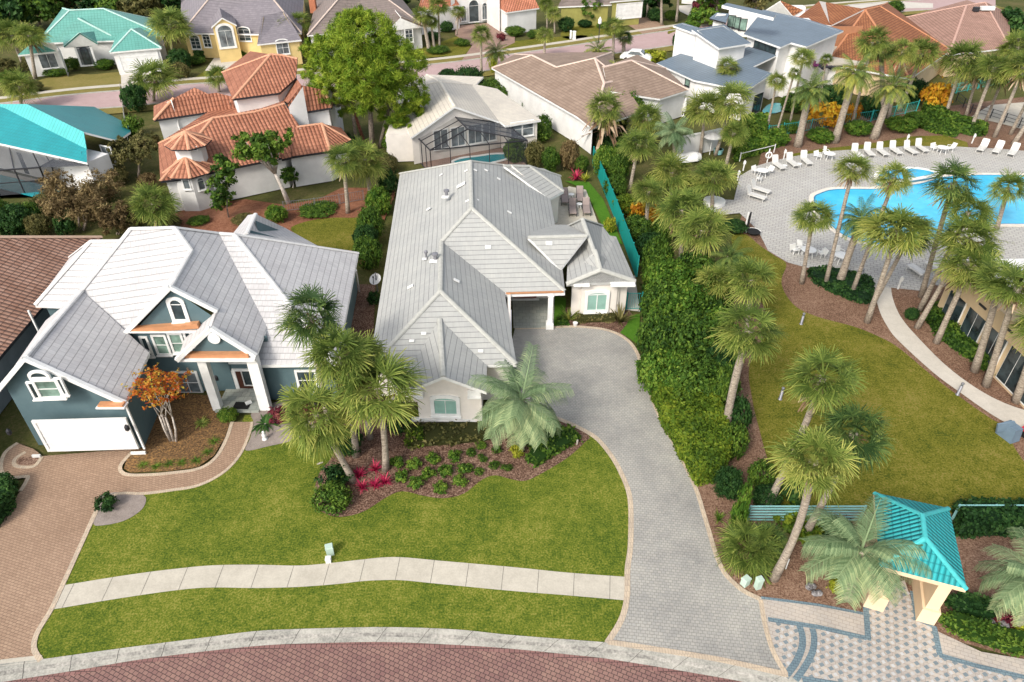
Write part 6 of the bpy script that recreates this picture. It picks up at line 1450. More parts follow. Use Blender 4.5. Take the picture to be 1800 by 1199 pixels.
limb_tree(306, 774, 284, 685, 60, 1.75, 'small crape myrtle with orange autumn leaves and pale multiple stems', 'leaf_orange', 1900, .08, 'bark_pale', tr=.07, multi=4, clumps=190, csig=.09, blobs=9, shell=.95)
limb_tree(1038, 44, 1038, 10, 26, 2.2, 'small open tree before the olive house', 'leaf', 1800, .25, 'bark_pale', tr=.12, clumps=60)
limb_tree(1790, 80, 1785, 40, 42, 3.0, 'dark evergreen tree in the top right corner', 'leaf_deep', 4200, .3, clumps=120)
limb_tree(1700, 96, 1703, 82, 22, 1.5, 'dull olive tree below the pink brown roof', 'leaf_olive', 1400, .25, clumps=50)
limb_tree(1245, 45, 1245, 28, 36, 2.0, 'bright bushy tree beside the modern house front', 'leaf_bright', 3200, .25, clumps=90)
FW = [(20, 22, 50, 'dark tree in the top left corner behind a palm'), (70, 12, 46, 'dark tree left of the sea green ridge'), (118, -2, 44, 'bright tree crown above the sea green ridge'), (165, -4, 44, 'tree directly behind the middle of the sea green ridge'), (212, 2, 46, 'dark dense tree behind the right end of the sea green roof'),
      (256, 10, 44, 'dark tree between the sea green and slate roofs'), (300, 4, 44, 'tree left of the yellow house roof'), (-30, 30, 50, 'dark tree at the very left of the top edge'), (510, -16, 40, 'dark tree behind the slate and taupe roofs'), (700, -14, 40, 'tree behind the right end of the taupe roof'), (1260, -6, 40, 'tree behind the modern house at the top edge'), (1330, -8, 38, 'tree at the top edge above the rust roof'), (1160, -4, 34, 'dark shrubby tree between three tall trunks'), (1110, -18, 30, 'tree above the white garage door')]
for i, (px, py, r, l) in enumerate(FW):
    limb_tree(px, py + 34, px, py, r, 4.0, l, ('leaf_deep', 'leaf', 'leaf_olive')[i % 3], 3600, .36, clumps=110, csig=.12, group='trees along the far edge', tr=.25)
# ================================================================== HEDGES AND SHRUBS
hedge([(1146, 702), (1182, 694), (1235, 700), (1262, 740), (1278, 800), (1268, 842), (1226, 855), (1200, 812), (1170, 758)], 1.5, 'long clipped hedge along the right of the grey driveway', size=.10, dens=260, bump=.10)
limb = [(1172, 505, 46), (1212, 492, 46), (1158, 548, 40), (1185, 540, 56), (1235, 540, 44), (1160, 602, 46), (1206, 600, 56), (1250, 600, 44), (1160, 650, 46), (1212, 655, 54), (1255, 650, 36), (1262, 690, 30), (1150, 472, 26)]
MAG = [('topmost left', 'beside the teal screen fence'), ('topmost right', 'below a palm trunk'), ('left', 'beside the gable window'), ('central', 'in the thick of the magnolia screen'), ('right', 'beside two shaggy palms'), ('left', 'facing the driveway\'s bend'), ('central lower', 'in the middle of the magnolia screen'), ('right lower', 'below the shaggy palms'), ('lowest left', 'just above the clipped hedge'), ('lowest central', 'just above the clipped hedge'), ('lowest right', 'beside the leaning twin trunk'), ('small dark', 'behind the clipped hedge\'s end'), ('small', 'at the foot of the teal screen fence')]
for (px, py, r), (a, b) in zip(limb, MAG):
    shrub(px, py + r * .75, r * 2.3, 3.6 if py < 640 else 2.8, a + ' dense broadleaf shrub ' + b, ('leaf', 'leaf_deep', 'leaf', 'leaf_bright')[int(px * .7 + py * .3) % 4], 'big', group='broadleaf shrubs screening the driveway')
shrub(1285, 798, 46, 1.9, 'dark rounded clipped shrub at the end of the long hedge', 'leaf', 'round')
shrub(1290, 760, 44, 2.4, 'tall dark clipped shrub beside the leaning trunk\'s base', 'leaf_deep', 'round')
shrub(1275, 868, 62, 1.7, 'glossy dark round shrub at the lower end of the hedge', 'leaf_deep', 'big')
shrub(1335, 848, 46, 1.3, 'round clipped shrub next to the brown path', 'leaf', 'round')
shrub(1345, 885, 50, 1.0, 'low dark clipped shrub behind the pale teal fence', 'leaf_deep', 'round')
shrub(1395, 880, 60, .9, 'low spreading shrub between two trunks behind the pale teal fence', 'leaf_deep', 'soft')
shrub(1292, 930, 40, 3.4, 'narrow bright green spire shaped shrub', 'leaf_bright', 'column', cat='shrub')
palmetto(1312, 978, 110, 'big grassy saw palmetto clump above the two utility boxes', 'palm', 1.6)
palmetto(1345, 962, 76, 'smaller saw palmetto clump beneath the pale teal fence', 'palm_dark', 1.3)
shrub(1400, 930, 90, .8, 'low rough shrub mass under the pale teal fence', 'leaf_hedge', 'loose')
shrub(1465, 945, 70, .9, 'dark low shrub under the silvery gatehouse palm', 'leaf_deep', 'loose')
shrub(1462, 1000, 50, 1.2, 'bushy green shrub left of the gatehouse pillar', 'leaf', 'loose')
shrub(1472, 1038, 40, .6, 'yellow green feathery shrub in front of the gatehouse palm', 'leaf_lime', 'loose')
hedge([(1672, 902), (1960, 902), (1960, 938), (1680, 944)], 1.1, 'dark clipped hedge right of the gatehouse roof', 'leaf_deep', size=.11, dens=160)
hedge([(1648, 1092), (1668, 1082), (1760, 1112), (1860, 1130), (1860, 1150), (1790, 1152), (1700, 1126)], .45, 'low clipped border hedge along the cream walk', 'leaf', size=.08, dens=200)
hedge([(1660, 1060), (1690, 1050), (1750, 1075), (1740, 1095), (1690, 1080)], .6, 'short dark hedge against the gatehouse wall', 'leaf_deep', size=.09, dens=200)
shrub(1760, 1092, 40, .7, 'dark maroon leafed shrub at the right edge by the hedge', 'leaf_maroon', 'loose')
shrub(1800, 1100, 60, .6, 'yellow leafed shrub in the lower right corner', 'leaf_lime', 'loose')
# front flower bed
shrub(585, 885, 66, 1.0, 'dark green sago mound at the left tip of the flower bed', 'leaf', 'round'); spike(592, 880, 56, 'dark sago palm rosette set in front of the mound', 'leaf_deep', 'sago', h=.9)
shrub(612, 790, 70, 1.2, 'dark shrub among the front clump of palm trunks', 'leaf_deep', 'big'); shrub(590, 850, 60, 1.0, 'deep green shrub behind the sago mound', 'leaf_deep', 'soft')
shrub(700, 755, 50, 1.0, 'deep green shrub against the left of the garage gable', 'leaf_deep', 'soft')
for px, py, l in ((632, 838, 'upper left'), (660, 828, 'upper right'), (637, 860, 'lowest left'), (660, 856, 'lowest middle'), (677, 850, 'rightmost')):
    spike(px, py, 34, l + ' hot pink ti plant at the foot of the front palms', 'leaf_pink', 'ti', h=.9, group='hot pink ti plants')
GC = [(697, 811), (727, 814), (707, 835), (752, 831), (730, 848), (761, 804), (799, 800), (783, 827), (817, 822), (808, 844), (775, 857)]
GN = ['upper left, nearest the palm trunk', 'second from the left in the upper row', 'left, below the upper row', 'central, in the middle of the group', 'lower left, nearest the lawn edge', 'small, at the top of the group', 'topmost right', 'right of centre', 'rightmost large', 'lower right', 'lowest, on the scalloped lawn edge']
for (px, py), l in zip(GC, GN): shrub(px, py + 6, 30, .42, 'light green mound plant in the bed, ' + l, 'leaf_bright', 'loose', name='bedding_plant', cat='plant', group='light green mound plants in the flower bed')
for px, py, l in ((845, 786, 'top'), (873, 793, 'far right of the upper pair'), (848, 808, 'middle'), (868, 821, 'right'), (841, 832, 'lowest left'), (890, 825, 'lowest right'), (828, 799, 'leftmost')):
    shrub(px, py, 22, .3, 'small dark green seedling in the mulch, ' + l, 'leaf', 'soft', name='bedding_plant', cat='plant', group='small dark seedlings in the mulch')
hedge([(715, 755), (780, 752), (860, 748), (862, 775), (800, 782), (720, 788)], .5, 'low sparse olive shrubs along the garage wall', 'leaf_olive', size=.10, dens=70, bump=.2, name='shrub_border', cat='shrubs')
hedge([(716, 764), (745, 762), (745, 784), (716, 786)], .6, 'yellow green low shrub at the left of the garage wall', 'leaf_hedge', size=.09, dens=150, bump=.2, name='shrub_border', cat='shrubs')
hedge([(905, 765), (960, 752), (1010, 758), (1020, 775), (975, 800), (945, 822), (925, 812), (935, 790)], .35, 'dark leafy ground cover on the right of the flower bed', 'leaf', size=.10, dens=130, bump=.15, name='shrub_border', cat='shrubs')
shrub(908, 800, 28, .6, 'yellow green shrub below the silvery pindo palm', 'leaf_lime', 'loose')
# teal house bed
for px, py, l in ((252, 818, 'leftmost'), (275, 820, 'second from left'), (297, 816, 'third from left'), (319, 814, 'fourth from left'), (346, 810, 'fifth from left'), (366, 795, 'second from right'), (377, 776, 'rightmost, nearest the front door')):
    spike(px, py, 30, l + ' pale green liriope clump along the tan walk', 'leaf_bright', 'liriope', group='liriope clumps along the tan walk', h=.45)
spike(356, 745, 36, 'small green sago beside the white porch column', 'palm', 'sago', h=.8)
spike(466, 745, 66, 'dark green sago palm beside the porch steps', 'leaf_deep', 'sago', h=1.1)
shrub(402, 735, 32, .6, 'round bright green shrub inside the porch', 'leaf_bright', 'round')
shrub(500, 735, 60, .6, 'dull maroon shrub mass under the teal side wall', 'leaf_maroon', 'loose'); shrub(545, 730, 60, .7, 'maroon shrub below the right white window of the teal house', 'leaf_maroon', 'loose')
shrub(190, 893, 40, .7, 'leafy dark shrub in the gravel patch on the lawn corner', 'leaf_deep', 'loose')
hedge([(-60, 880), (0, 855), (28, 850), (28, 888), (0, 925), (-60, 960)], .9, 'dark clipped hedge at the left edge beside the tan driveway', 'leaf_deep', size=.09, dens=220)
# side yards
for px, py, w, hh, mt, l in ((650, 470, 60, 2.6, 'leaf', 'tall shrub against the grey roof\'s left eave, lowest'), (655, 420, 58, 2.8, 'leaf', 'tall shrub against the grey roof\'s left eave, in the middle'), (668, 375, 56, 2.4, 'leaf_bright', 'bright strappy shrub under the far left eave'), (645, 440, 50, 2.2, 'leaf_deep', 'dark shrub at the edge of the small back lawn'), (657, 535, 28, 1.0, 'leaf_deep', 'small shrub in the side yard below the satellite dish'), (488, 388, 46, 1.4, 'leaf_bright', 'bright shrub at the back corner of the white tile roof'), (685, 340, 44, 2.2, 'leaf_deep', 'dark shrub at the far corner of the grey roof'),
                            (30, 410, 80, 2.4, 'leaf_deep', 'dark green bush at the left edge behind the brown tile roof'), (75, 412, 50, 1.8, 'leaf_olive', 'olive bush behind the brown tile roof'), (120, 412, 40, 1.6, 'leaf_deep', 'low dark bush under the straggly tree'), (165, 305, 40, 1.4, 'leaf_deep', 'dark bush in front of the turquoise house\'s side wall'), (242, 195, 50, 3.2, 'leaf_deep', 'dense dark bush at the turquoise roof\'s far corner'), (240, 235, 36, 2.0, 'leaf', 'bush at the corner of the turquoise roof'), (395, 360, 40, 1.0, 'leaf', 'low bush at the foot of the round tower bay'),
                            (300, 398, 50, .7, 'leaf_olive', 'low bush right of the bushy palm'), (560, 372, 80, .5, 'leaf', 'low trimmed hedge along the wire fence')):
    shrub(px, py, w, hh, l, mt, 'big' if w > 44 else 'soft')
# behind and right of grey house
for px, py, w, hh, mt, l in ((905, 284, 44, 2.4, 'leaf', 'green shrub behind the grey roof\'s far ridge'), (940, 292, 40, 2.6, 'leaf_olive', 'brownish shrub behind the rear wing'), (968, 300, 40, 2.4, 'leaf', 'green shrub right of the brownish pair'), (1000, 296, 44, 2.8, 'leaf_brown', 'reddish brown twiggy shrub by the magenta flowers'), (1022, 300, 30, 1.5, 'leaf', 'shrub close to the top of the teal screen fence'), (1062, 310, 50, 3.0, 'leaf_bright', 'bright shrub at the top of the teal screen fence'), (1085, 320, 46, 2.6, 'leaf', 'dense shrub under the ragged skirted palm'),
                            (1030, 200, 50, 3.4, 'leaf_deep', 'big dark shrub at the corner of the tan roofed house'), (1048, 235, 60, 3.6, 'leaf_deep', 'dark bush left of the ragged skirted palm'), (1100, 225, 70, 4.0, 'leaf', 'large bush filling the gap behind the palm column'), (1145, 185, 50, 3.4, 'leaf_deep', 'dark bush against the tan roof\'s right slope'), (1100, 285, 60, 2.6, 'leaf', 'bush between two pale palm trunks'),
                            (1080, 345, 50, 2.0, 'leaf', 'shrub on the club side of the teal screen fence, upper'), (1098, 375, 54, 1.8, 'leaf_hedge', 'yellow green shrub on the club side of the teal fence'), (1120, 420, 60, 2.0, 'leaf', 'shrub on the club side of the teal fence, middle'), (1140, 455, 60, 2.2, 'leaf_deep', 'dark shrub on the club side of the teal fence, lower'), (1165, 420, 60, 1.8, 'leaf', 'shrub under the low palm crowns'), (1180, 380, 60, 1.4, 'leaf', 'shrub beneath two low palm crowns'), (1215, 340, 60, 1.4, 'leaf', 'shrub left of the spa'), (1155, 330, 50, 1.6, 'leaf_hedge', 'shrub above the croton bushes')):
    shrub(px, py, w, hh, l, mt, 'big')
for px, py, w, hh, mt, l in ((1115, 380, 40, 1.5, 'leaf_croton', 'orange croton left of the palm by the teal fence'), (1152, 392, 40, 1.3, 'leaf_croton', 'orange croton right of the palm by the teal fence'), (1450, 220, 70, 2.2, 'leaf_croton', 'orange croton mass between two date palms'), (1495, 215, 30, 2.0, 'leaf_croton', 'orange croton right of the middle date palm'), (1638, 192, 52, 3.0, 'leaf_croton', 'tall golden orange croton beside the leaning palms'), (1072, 408, 24, 1.2, 'leaf_lime', 'yellow bush inside the teal fence by the white patio')):
    shrub(px, py, w, hh, l, mt, 'loose')
spike(1012, 316, 36, 'magenta leafed plant behind the white patio', 'leaf_pink', 'ti', h=1.4); spike(1028, 318, 30, 'lime green agave like plant beside the magenta plant', 'leaf_lime', 'agave', h=1.0)
spike(1000, 562, 48, 'strappy green plant at the left of the shuttered window', 'palm_date', 'agave', h=1.3); spike(1090, 566, 58, 'olive strappy plant at the right of the shuttered window', 'leaf_olive', 'agave', h=1.4)
hedge([(1012, 558), (1080, 556), (1082, 566), (1012, 568)], .4, 'row of small reddish plants below the shuttered window', 'leaf_olive', size=.08, dens=120, bump=.15, name='shrub_border', cat='shrubs')
hedge([(980, 562), (994, 560), (1000, 572), (980, 574)], .25, 'low green ground cover right of the porch column', 'leaf', size=.07, dens=200, name='shrub_border', cat='shrubs')
spike(1262, 915, 30, 'young banana plant with broad leaves by the driveway', 'leaf_bright', 'ti', h=.9)
# club beds
hedge([(1420, 478), (1452, 474), (1500, 484), (1530, 494), (1534, 522), (1522, 534), (1480, 522), (1436, 500)], .35, 'rounded dark ground cover bed among the pool palms', 'leaf_deep', size=.12, dens=110, sm=True)
hedge([(1622, 558), (1650, 545), (1712, 590), (1764, 632), (1752, 664), (1736, 655), (1700, 630), (1650, 596)], 1.0, 'clipped green hedge beneath the clubhouse windows', 'leaf', size=.11, dens=160)
hedge([(1288, 262), (1340, 250), (1372, 236), (1378, 256), (1330, 272), (1292, 284)], 1.2, 'clipped hedge behind the life ring post', 'leaf_bright', size=.16, dens=70)
hedge([(1300, 225), (1345, 222), (1342, 250), (1300, 258)], 1.6, 'tall green hedge beside the neighbour\'s white wall', 'leaf_bright', size=.18, dens=60)
for px, py, w, hh, mt, l in ((1365, 252, 50, 1.2, 'leaf_bright', 'shrub left of the first date palm'), (1440, 248, 56, 1.3, 'leaf_bright', 'bright shrub between the first two date palms'), (1385, 232, 40, 1.3, 'leaf', 'shrub behind the first date palm'), (1505, 236, 56, 1.5, 'leaf_bright', 'bright shrub right of the middle date palm'), (1580, 230, 60, 1.5, 'leaf_bright', 'bright shrub right of the last date palm'), (1605, 222, 50, 1.6, 'leaf', 'shrub at the end of the bright shrub row'), (1530, 205, 60, 2.6, 'leaf_deep', 'dark shrub below the rust roof\'s eave'), (1460, 185, 70, 2.4, 'leaf_deep', 'dark shrub under the modern house terrace'), (1600, 180, 50, 2.8, 'leaf_deep', 'dark shrub behind the orange croton'), (1395, 195, 60, 2.0, 'leaf', 'shrub beside the neighbour\'s teal pool'),
                            (1292, 405, 54, .8, 'leaf_deep', 'low dark shrub left of the black beach chair'), (1600, 560, 30, .8, 'leaf_deep', 'small dark shrub at the clubhouse corner')):
    shrub(px, py, w, hh, l, mt, 'big')
hedge([(1632, 186), (1662, 206), (1708, 222), (1732, 230), (1722, 240), (1680, 232), (1640, 214), (1620, 200)], .9, 'low winding hedge among the leaning palms', 'leaf', size=.18, dens=60, sm=True)
hedge([(1615, 214), (1650, 222), (1682, 236), (1680, 242), (1640, 234), (1614, 224)], .5, 'lower clipped hedge strip beside the deck\'s grass verge', 'leaf', size=.15, dens=70)
# back row greenery
for px, py, w, hh, mt, k, l in ((825, 152, 50, 2.4, 'leaf_deep', 'round', 'large clipped dome shrub above the cream roof'), (790, 142, 44, 1.5, 'leaf_deep', 'big', 'dark shrub left of the clipped dome'), (868, 166, 44, 1.8, 'leaf', 'round', 'second clipped dome shrub beside the cream roof'), (886, 172, 36, 1.4, 'leaf', 'round', 'smaller dome shrub next to the white wall'), (866, 128, 14, 1.8, 'leaf_lime', 'soft', 'yellow shrub at the white wall\'s corner'), (930, 192, 24, 1.4, 'leaf', 'round', 'rounded shrub against the white wall, below the first window'), (945, 245, 46, 1.6, 'leaf', 'round', 'clipped shrub right of the cream house windows'), (955, 236, 30, 2.0, 'leaf', 'round', 'taller clipped shrub beside the brick walk'),
                             (1068, 270, 44, 2.4, 'leaf_deep', 'big', 'dark shrub at the ragged palm\'s base'), (720, 262, 24, 1.2, 'leaf_deep', 'soft', 'shrub in the pool screen\'s left corner'), (680, 300, 50, 1.6, 'leaf_olive', 'big', 'olive shrub behind the grey roof\'s far left corner'),
                             (185, 120, 40, 1.2, 'leaf_bright', 'big', 'bright shrub right of the arched entry'), (130, 122, 34, 1.6, 'leaf', 'big', 'shrub left of the arched entry'), (100, 132, 50, .9, 'leaf', 'big', 'low shrub row under the sea green house windows'), (60, 122, 50, 1.5, 'leaf_olive', 'big', 'shrub at the foot of the brown trunked palm'), (10, 130, 50, 2.0, 'leaf_olive', 'big', 'olive shrub at the left edge near the short palm'), (320, 120, 44, 2.6, 'leaf_deep', 'big', 'dark bush between two back lawns'), (318, 136, 34, 1.8, 'leaf_olive', 'round', 'rounded olive shrub by the pale sidewalk'),
                             (1150, 108, 44, 1.4, 'leaf_lime', 'loose', 'lime green shrub beside the modern house corner'), (1130, 100, 30, 1.0, 'leaf_lime', 'loose', 'lime green shrub by the white car'), (1188, 80, 14, 1.8, 'leaf_deep', 'round', 'round dark bush by the modern house wall'), (995, 55, 34, 2.2, 'leaf_deep', 'big', 'dark bush before the olive house\'s corner'), (1028, 48, 30, 1.2, 'leaf_deep', 'big', 'low dark bush under the olive house window'), (1058, 50, 24, 1.0, 'leaf', 'big', 'small bush in the olive house lawn'), (1150, 36, 34, 2.0, 'leaf_deep', 'big', 'dark bush right of the tan brick driveway'), (1180, 34, 30, 1.5, 'leaf', 'big', 'bush beneath the slim top edge trunk'), (785, 55, 30, 1.6, 'leaf_deep', 'big', 'dark bush by the arched house\'s windows'), (812, 80, 34, 1.0, 'leaf', 'big', 'bush near the pink forecourt'), (770, 92, 50, .8, 'leaf', 'big', 'low bush at the ragged trunks\' base'), (905, 62, 40, 1.4, 'leaf', 'big', 'bush before the arched house\'s right wing'), (880, 72, 20, 1.2, 'leaf_maroon', 'soft', 'maroon bush beside the pink forecourt'), (730, 82, 30, .9, 'leaf', 'big', 'low bush beneath the taupe house window')):
    shrub(px, py, w, hh, l, mt, k)
hedge([(340, 96), (390, 88), (395, 96), (345, 104)], 1.0, 'clipped dark hedge in front of the yellow house', 'leaf_deep', size=.3, dens=22)
hedge([(1218, 14), (1260, 18), (1260, 26), (1218, 20)], 1.2, 'dark purple hedge strip near the white garage', 'leaf_maroon', size=.3, dens=22)
hedge([(1100, 100), (1190, 84), (1190, 92), (1105, 108)], .6, 'green hedge along the near verge of the back street', 'leaf', size=.25, dens=26) if 0 else None
limb_tree(1192, 205, 1192, 178, 7, 2.6, 'slender dark cypress by the tan house lanai', 'leaf_deep', 700, .15, blobs=2, clumps=40, name='cypress_tree')

for px, py, w, hh, mt, l in ((90, 372, 60, 1.8, 'leaf_olive', 'olive bush left of the straggly brown tree'), (180, 352, 60, 1.8, 'leaf_olive', 'olive bush right of the straggly brown tree'), (232, 408, 54, 1.4, 'leaf_olive', 'olive undergrowth just left of the bushy palm'), (205, 322, 54, 1.6, 'leaf_olive', 'brownish bush at the foot of the round olive tree'), (262, 330, 40, 1.4, 'leaf_brown', 'twiggy brown bush against the orange house corner'), (55, 395, 60, 2.0, 'leaf', 'green bush between the screen porch and brown roof'), (0, 392, 60, 2.2, 'leaf', 'green bush cut by the left edge above the brown roof'),
                            (150, 385, 50, 1.3, 'leaf_brown', 'low brown bush in front of the straggly tree'), (430, 392, 50, .7, 'leaf_olive', 'low scrub just behind the white tiled ridge'), (350, 392, 44, .5, 'leaf', 'low scrub below the round tower bay'), (690, 262, 40, 1.2, 'leaf', 'shrub beneath the big pine'), (610, 262, 50, 1.6, 'leaf_deep', 'dark shrub at the pine\'s foot'), (578, 262, 40, 1.4, 'leaf', 'shrub left of the pine\'s foot')):
    shrub(px, py, w, hh, l, mt, 'big')

for px, py, w, hh, mt, l in ((22, 150, 40, 1.8, 'leaf', 'green bush left of the short bushy palm'), (60, 160, 40, 1.2, 'leaf_olive', 'low bush by the back street kerb, far left'), (250, 120, 44, 1.6, 'leaf_olive', 'bush right of the white garage door of the sea green house'), (345, 112, 40, 1.0, 'leaf', 'low bush along the pale driveway of the yellow house'), (430, 100, 40, 1.2, 'leaf', 'bush beside the yellow house entry'), (520, 100, 44, 1.6, 'leaf_deep', 'dark bush at the yellow house right corner'), (560, 82, 50, 1.4, 'leaf_deep', 'dark bush under the taupe roof\'s left end'), (760, 70, 34, 1.2, 'leaf_deep', 'bush between the taupe house and the arched house'),
                            (940, 66, 36, 1.2, 'leaf', 'bush beside the arched house\'s right end'), (1075, 62, 30, 1.0, 'leaf', 'bush next to the tan brick driveway'), (1215, 52, 34, 1.4, 'leaf_bright', 'bright bush against the modern house front wall'), (1130, 30, 30, 1.8, 'leaf_deep', 'dark bush beside the white garage door of the olive house'), (1620, 45, 44, 2.0, 'leaf', 'bush between the rust roof and the pink brown roof'), (1570, 22, 40, 2.0, 'leaf', 'bush behind the rust roof\'s peak'), (590, 250, 44, 1.6, 'leaf', 'bush between the orange house and the pine trunks'), (845, 268, 40, 1.2, 'leaf', 'bush at the right rear of the small screened pool')):
    if px != 845: shrub(px, py, w, hh, l, mt, 'big')
# ================================================================== THINGS
# utility boxes, dish, statue
def ubox(px, py, w, d, hh, rz, label, mat='utility', cat='utility box'):
    b = P(px, py); rt = root('utility_box', b, label, cat, 'utility boxes by the walks'); q = MB(); c = Vector((math.cos(rz), math.sin(rz), 0))
    q.box(b + Vector((0, 0, hh * .42)), w, d, hh * .84, rz=rz); q.build('body', M[mat], rt)
    q = MB(); q.box(b + Vector((0, 0, hh * .90)), w + .04, d + .04, hh * .14, rz=rz, taper=.86); q.build('lid', M[mat], rt)
ubox(581, 973, .34, .30, .60, .3, 'pale green utility box on the lawn beside the sidewalk')
ubox(578, 987, .24, .22, .3, .1, 'small white utility cap at the sidewalk\'s edge', 'white')
ubox(1309, 1027, .34, .28, .5, .6, 'pale green utility box leaning at the driveway bend, left of the other')
ubox(1331, 1033, .26, .24, .75, .3, 'taller pale utility box at the driveway bend, right of the other')
b = P(664, 512); rt = root('satellite_dish', b, 'white satellite dish on a pole beside the grey roof', 'satellite dish')
q = MB(); q.tube([b, b + Vector((0, 0, 1.6))], .05, 8); q.build('pole', M['steel'], rt)
q = MB(); c = RY(661, 492, b.y); dv = Vector((-.25, -.55, .8)).normalized(); a1 = dv.cross(Vector((0, 0, 1))).normalized(); a2 = dv.cross(a1)
rings = [(.02, 0), (.2, .03), (.36, .09), (.46, .16)]
pts = [[c + a1 * (r * math.cos(k * .3142)) + a2 * (r * math.sin(k * .3142)) + dv * z for k in range(20)] for r, z in rings]
for i in range(3):
    for k in range(20): q.face([pts[i][k], pts[i][(k + 1) % 20], pts[i + 1][(k + 1) % 20], pts[i + 1][k]])
q.build('dish', M['white'], rt, smooth=True); q = MB(); q.bar(c + a2 * .4 + dv * .1, c + dv * .5, .04, .04); q.box(c + dv * .5, .1, .1, .12); q.build('feed_arm', M['dark'], rt)
b = P(466, 772); rt = root('garden_statue', b, 'small white garden statue on bare ground beside the steps', 'statue'); q = MB()
q.lathe(b, [(.16, 0), (.16, .06), (.09, .1), (.12, .25), (.13, .36), (.06, .44), (.08, .5), (.07, .58), (.02, .62)], 12); q.build('figure', M['white'], rt, smooth=True)
# welcome mat and parcel on the porch
b = P(426, 716); q = MB(); q.box(b + Vector((0, 0, .145)), .95, .6, .03, rz=-.05); tag(q.build('door_mat', M['black'], origin=b), 'dark door mat before the teal house front door', 'mat')
b = P(438, 712); q = MB(); q.box(b + Vector((0, 0, .20)), .36, .26, .08, rz=.6); q.box(b + Vector((0, 0, .242)), .05, .265, .005, rz=.6); tag(q.build('parcel', M['white'], origin=b), 'white parcel lying on the dark door mat', 'parcel')
b = P(946, 530); q = MB(); q.box(b + Vector((-.9, 1.2, .075)), 1.2, .7, .03); tag(q.build('door_mat', M['wood'], origin=b), 'brown door mat on the slate porch floor', 'mat')
# bollards
bollard(1408, 570, 'steel bollard light on the club lawn nearest the pool bed'); bollard(1371, 702, 'steel bollard light on the left side of the club lawn'); bollard(1683, 694, 'steel bollard light beside the curved concrete path'); bollard(1513, 488, 'dark bollard light in the ground cover bed among pool palms', .8)
# fences
fence_run('screen_fence', [(1042, 288), (1060, 330), (1082, 385), (1102, 440), (1119, 487)], 1.9, 'long teal windscreen fence between white patio and club shrubs', M['teal_metal'], mesh=M['teal_screen'], post=2.4)
fence_run('rail_fence', [(1312, 917), (1400, 917), (1510, 917)], 1.15, 'pale teal rail fence left of the gatehouse', M['pale_teal'], rails=(.12, .3, .48, .66, .84, 1.0), post=2.6, rw=.06)
fence_run('rail_fence', [(1672, 915), (1800, 915), (1950, 915)], 1.15, 'pale teal rail fence above the dark hedge right of gatehouse', M['pale_teal'], rails=(.2, .5, 1.0), post=1.9)
fence_run('wire_fence', [(500, 372), (555, 366), (640, 352)], 1.0, 'low wire picket fence along red pine straw', M['steel'], rails=(.1, .95), post=2.5, pick=.2, pw=.05, rw=.03)
fence_run('iron_gate', [(1100, 545), (1126, 545)], 1.5, 'small teal iron gate beside the shuttered window', M['teal_metal'], rails=(.1, .95), post=1.4, pick=.13, rw=.03, cat='gate')
fence_run('rail_fence', [(1322, 245), (1400, 234), (1470, 222), (1530, 214), (1610, 196)], 1.4, 'teal picket fence behind the date palms', M['teal_metal'], rails=(.1, .9), post=2.2, pick=.3, rw=.04)
fence_run('rail_fence', [(1640, 172), (1700, 160), (1790, 142), (1900, 120)], 1.4, 'pale green picket fence behind the leaning palms', M['teal_metal'], rails=(.1, .5, .9), post=2.2, pick=.35, rw=.04)
fence_run('rail_fence', [(1680, 178), (1705, 200), (1740, 208), (1790, 224), (1860, 236)], 1.1, 'dark green rail fence before the white court', M['dark'], rails=(.3, .65, 1.0), post=2.0, rw=.04)
fence_run('rope_rail', [(1300, 283), (1360, 268)], .9, 'white rope rail by the life ring at the deck corner', M['white'], rails=(.9,), post=4.0, rw=.05)
b = P(1348, 286); rt = root('life_ring_post', b, 'white life ring hung on a post at the deck corner', 'life ring'); q = MB(); q.box(b + Vector((0, 0, .75)), .1, .1, 1.5); q.build('post', M['white'], rt)
q = MB(); c = b + Vector((0, -.1, .85)); q.tube([c + Vector((.3 * math.cos(k * .3142), 0, .3 * math.sin(k * .3142))) for k in range(21)], .08, 6, cap=False); q.build('ring', M['white'], rt, smooth=True)
for px, py, l in ((1377, 280, 'white marker post behind the second lounger'), (1296, 318, 'white marker post at the deck\'s left corner'), (1592, 253, 'white marker post behind the lounger row'), (1708, 252, 'white marker post on the mulch bed edge'), (1578, 508, 'white sign post at the foot of the curved path'), (1306, 300, 'white rope post with a triangular sign')):
    b = P(px, py); rt = root('marker_post', b, l, 'post', 'white posts around the pool deck'); q = MB(); q.box(b + Vector((0, 0, .55)), .1, .1, 1.1); q.build('post', M['white'], rt); q = MB(); q.box(b + Vector((0, -.06, .85)), .26, .04, .3); q.build('plate', M['white'], rt)
# pool spa
b = P(1545, 322); rt = root('pool_spa', b, 'raised white spa with a blue tile wall at the pool\'s far edge', 'spa')
sp = smooth(W2([(1538, 318), (1545, 309), (1575, 303), (1610, 303), (1640, 309), (1640, 315), (1610, 321), (1575, 325), (1545, 327)]), 4, True)
q = MB(); q.prism(sp, 0, .42); q.build('wall', plain('blue_waterline_tile', (.10, .28, .40), scale=6), rt); q = MB(); ribbon_mb(q, sp + [sp[0]], .45, .47, 0, .07); q.build('coping', M['white'], rt); q = MB(); q.face([(p[0], p[1], .44) for p in sp]); q.build('water', M['pool'], rt)
b = P(1255, 358); rt = root('spa', b, 'small round raised spa with white rim left of the deck', 'spa'); q = MB(); q.lathe(b, [(1.0, 0), (1.0, .35), (.72, .36), (.7, .2)], 24); q.build('rim', M['white'], rt); q = MB(); q.face([b + Vector((.74 * math.cos(k * .2618), .74 * math.sin(k * .2618), .33)) for k in range(24)]); q.build('water', M['pool'], rt)
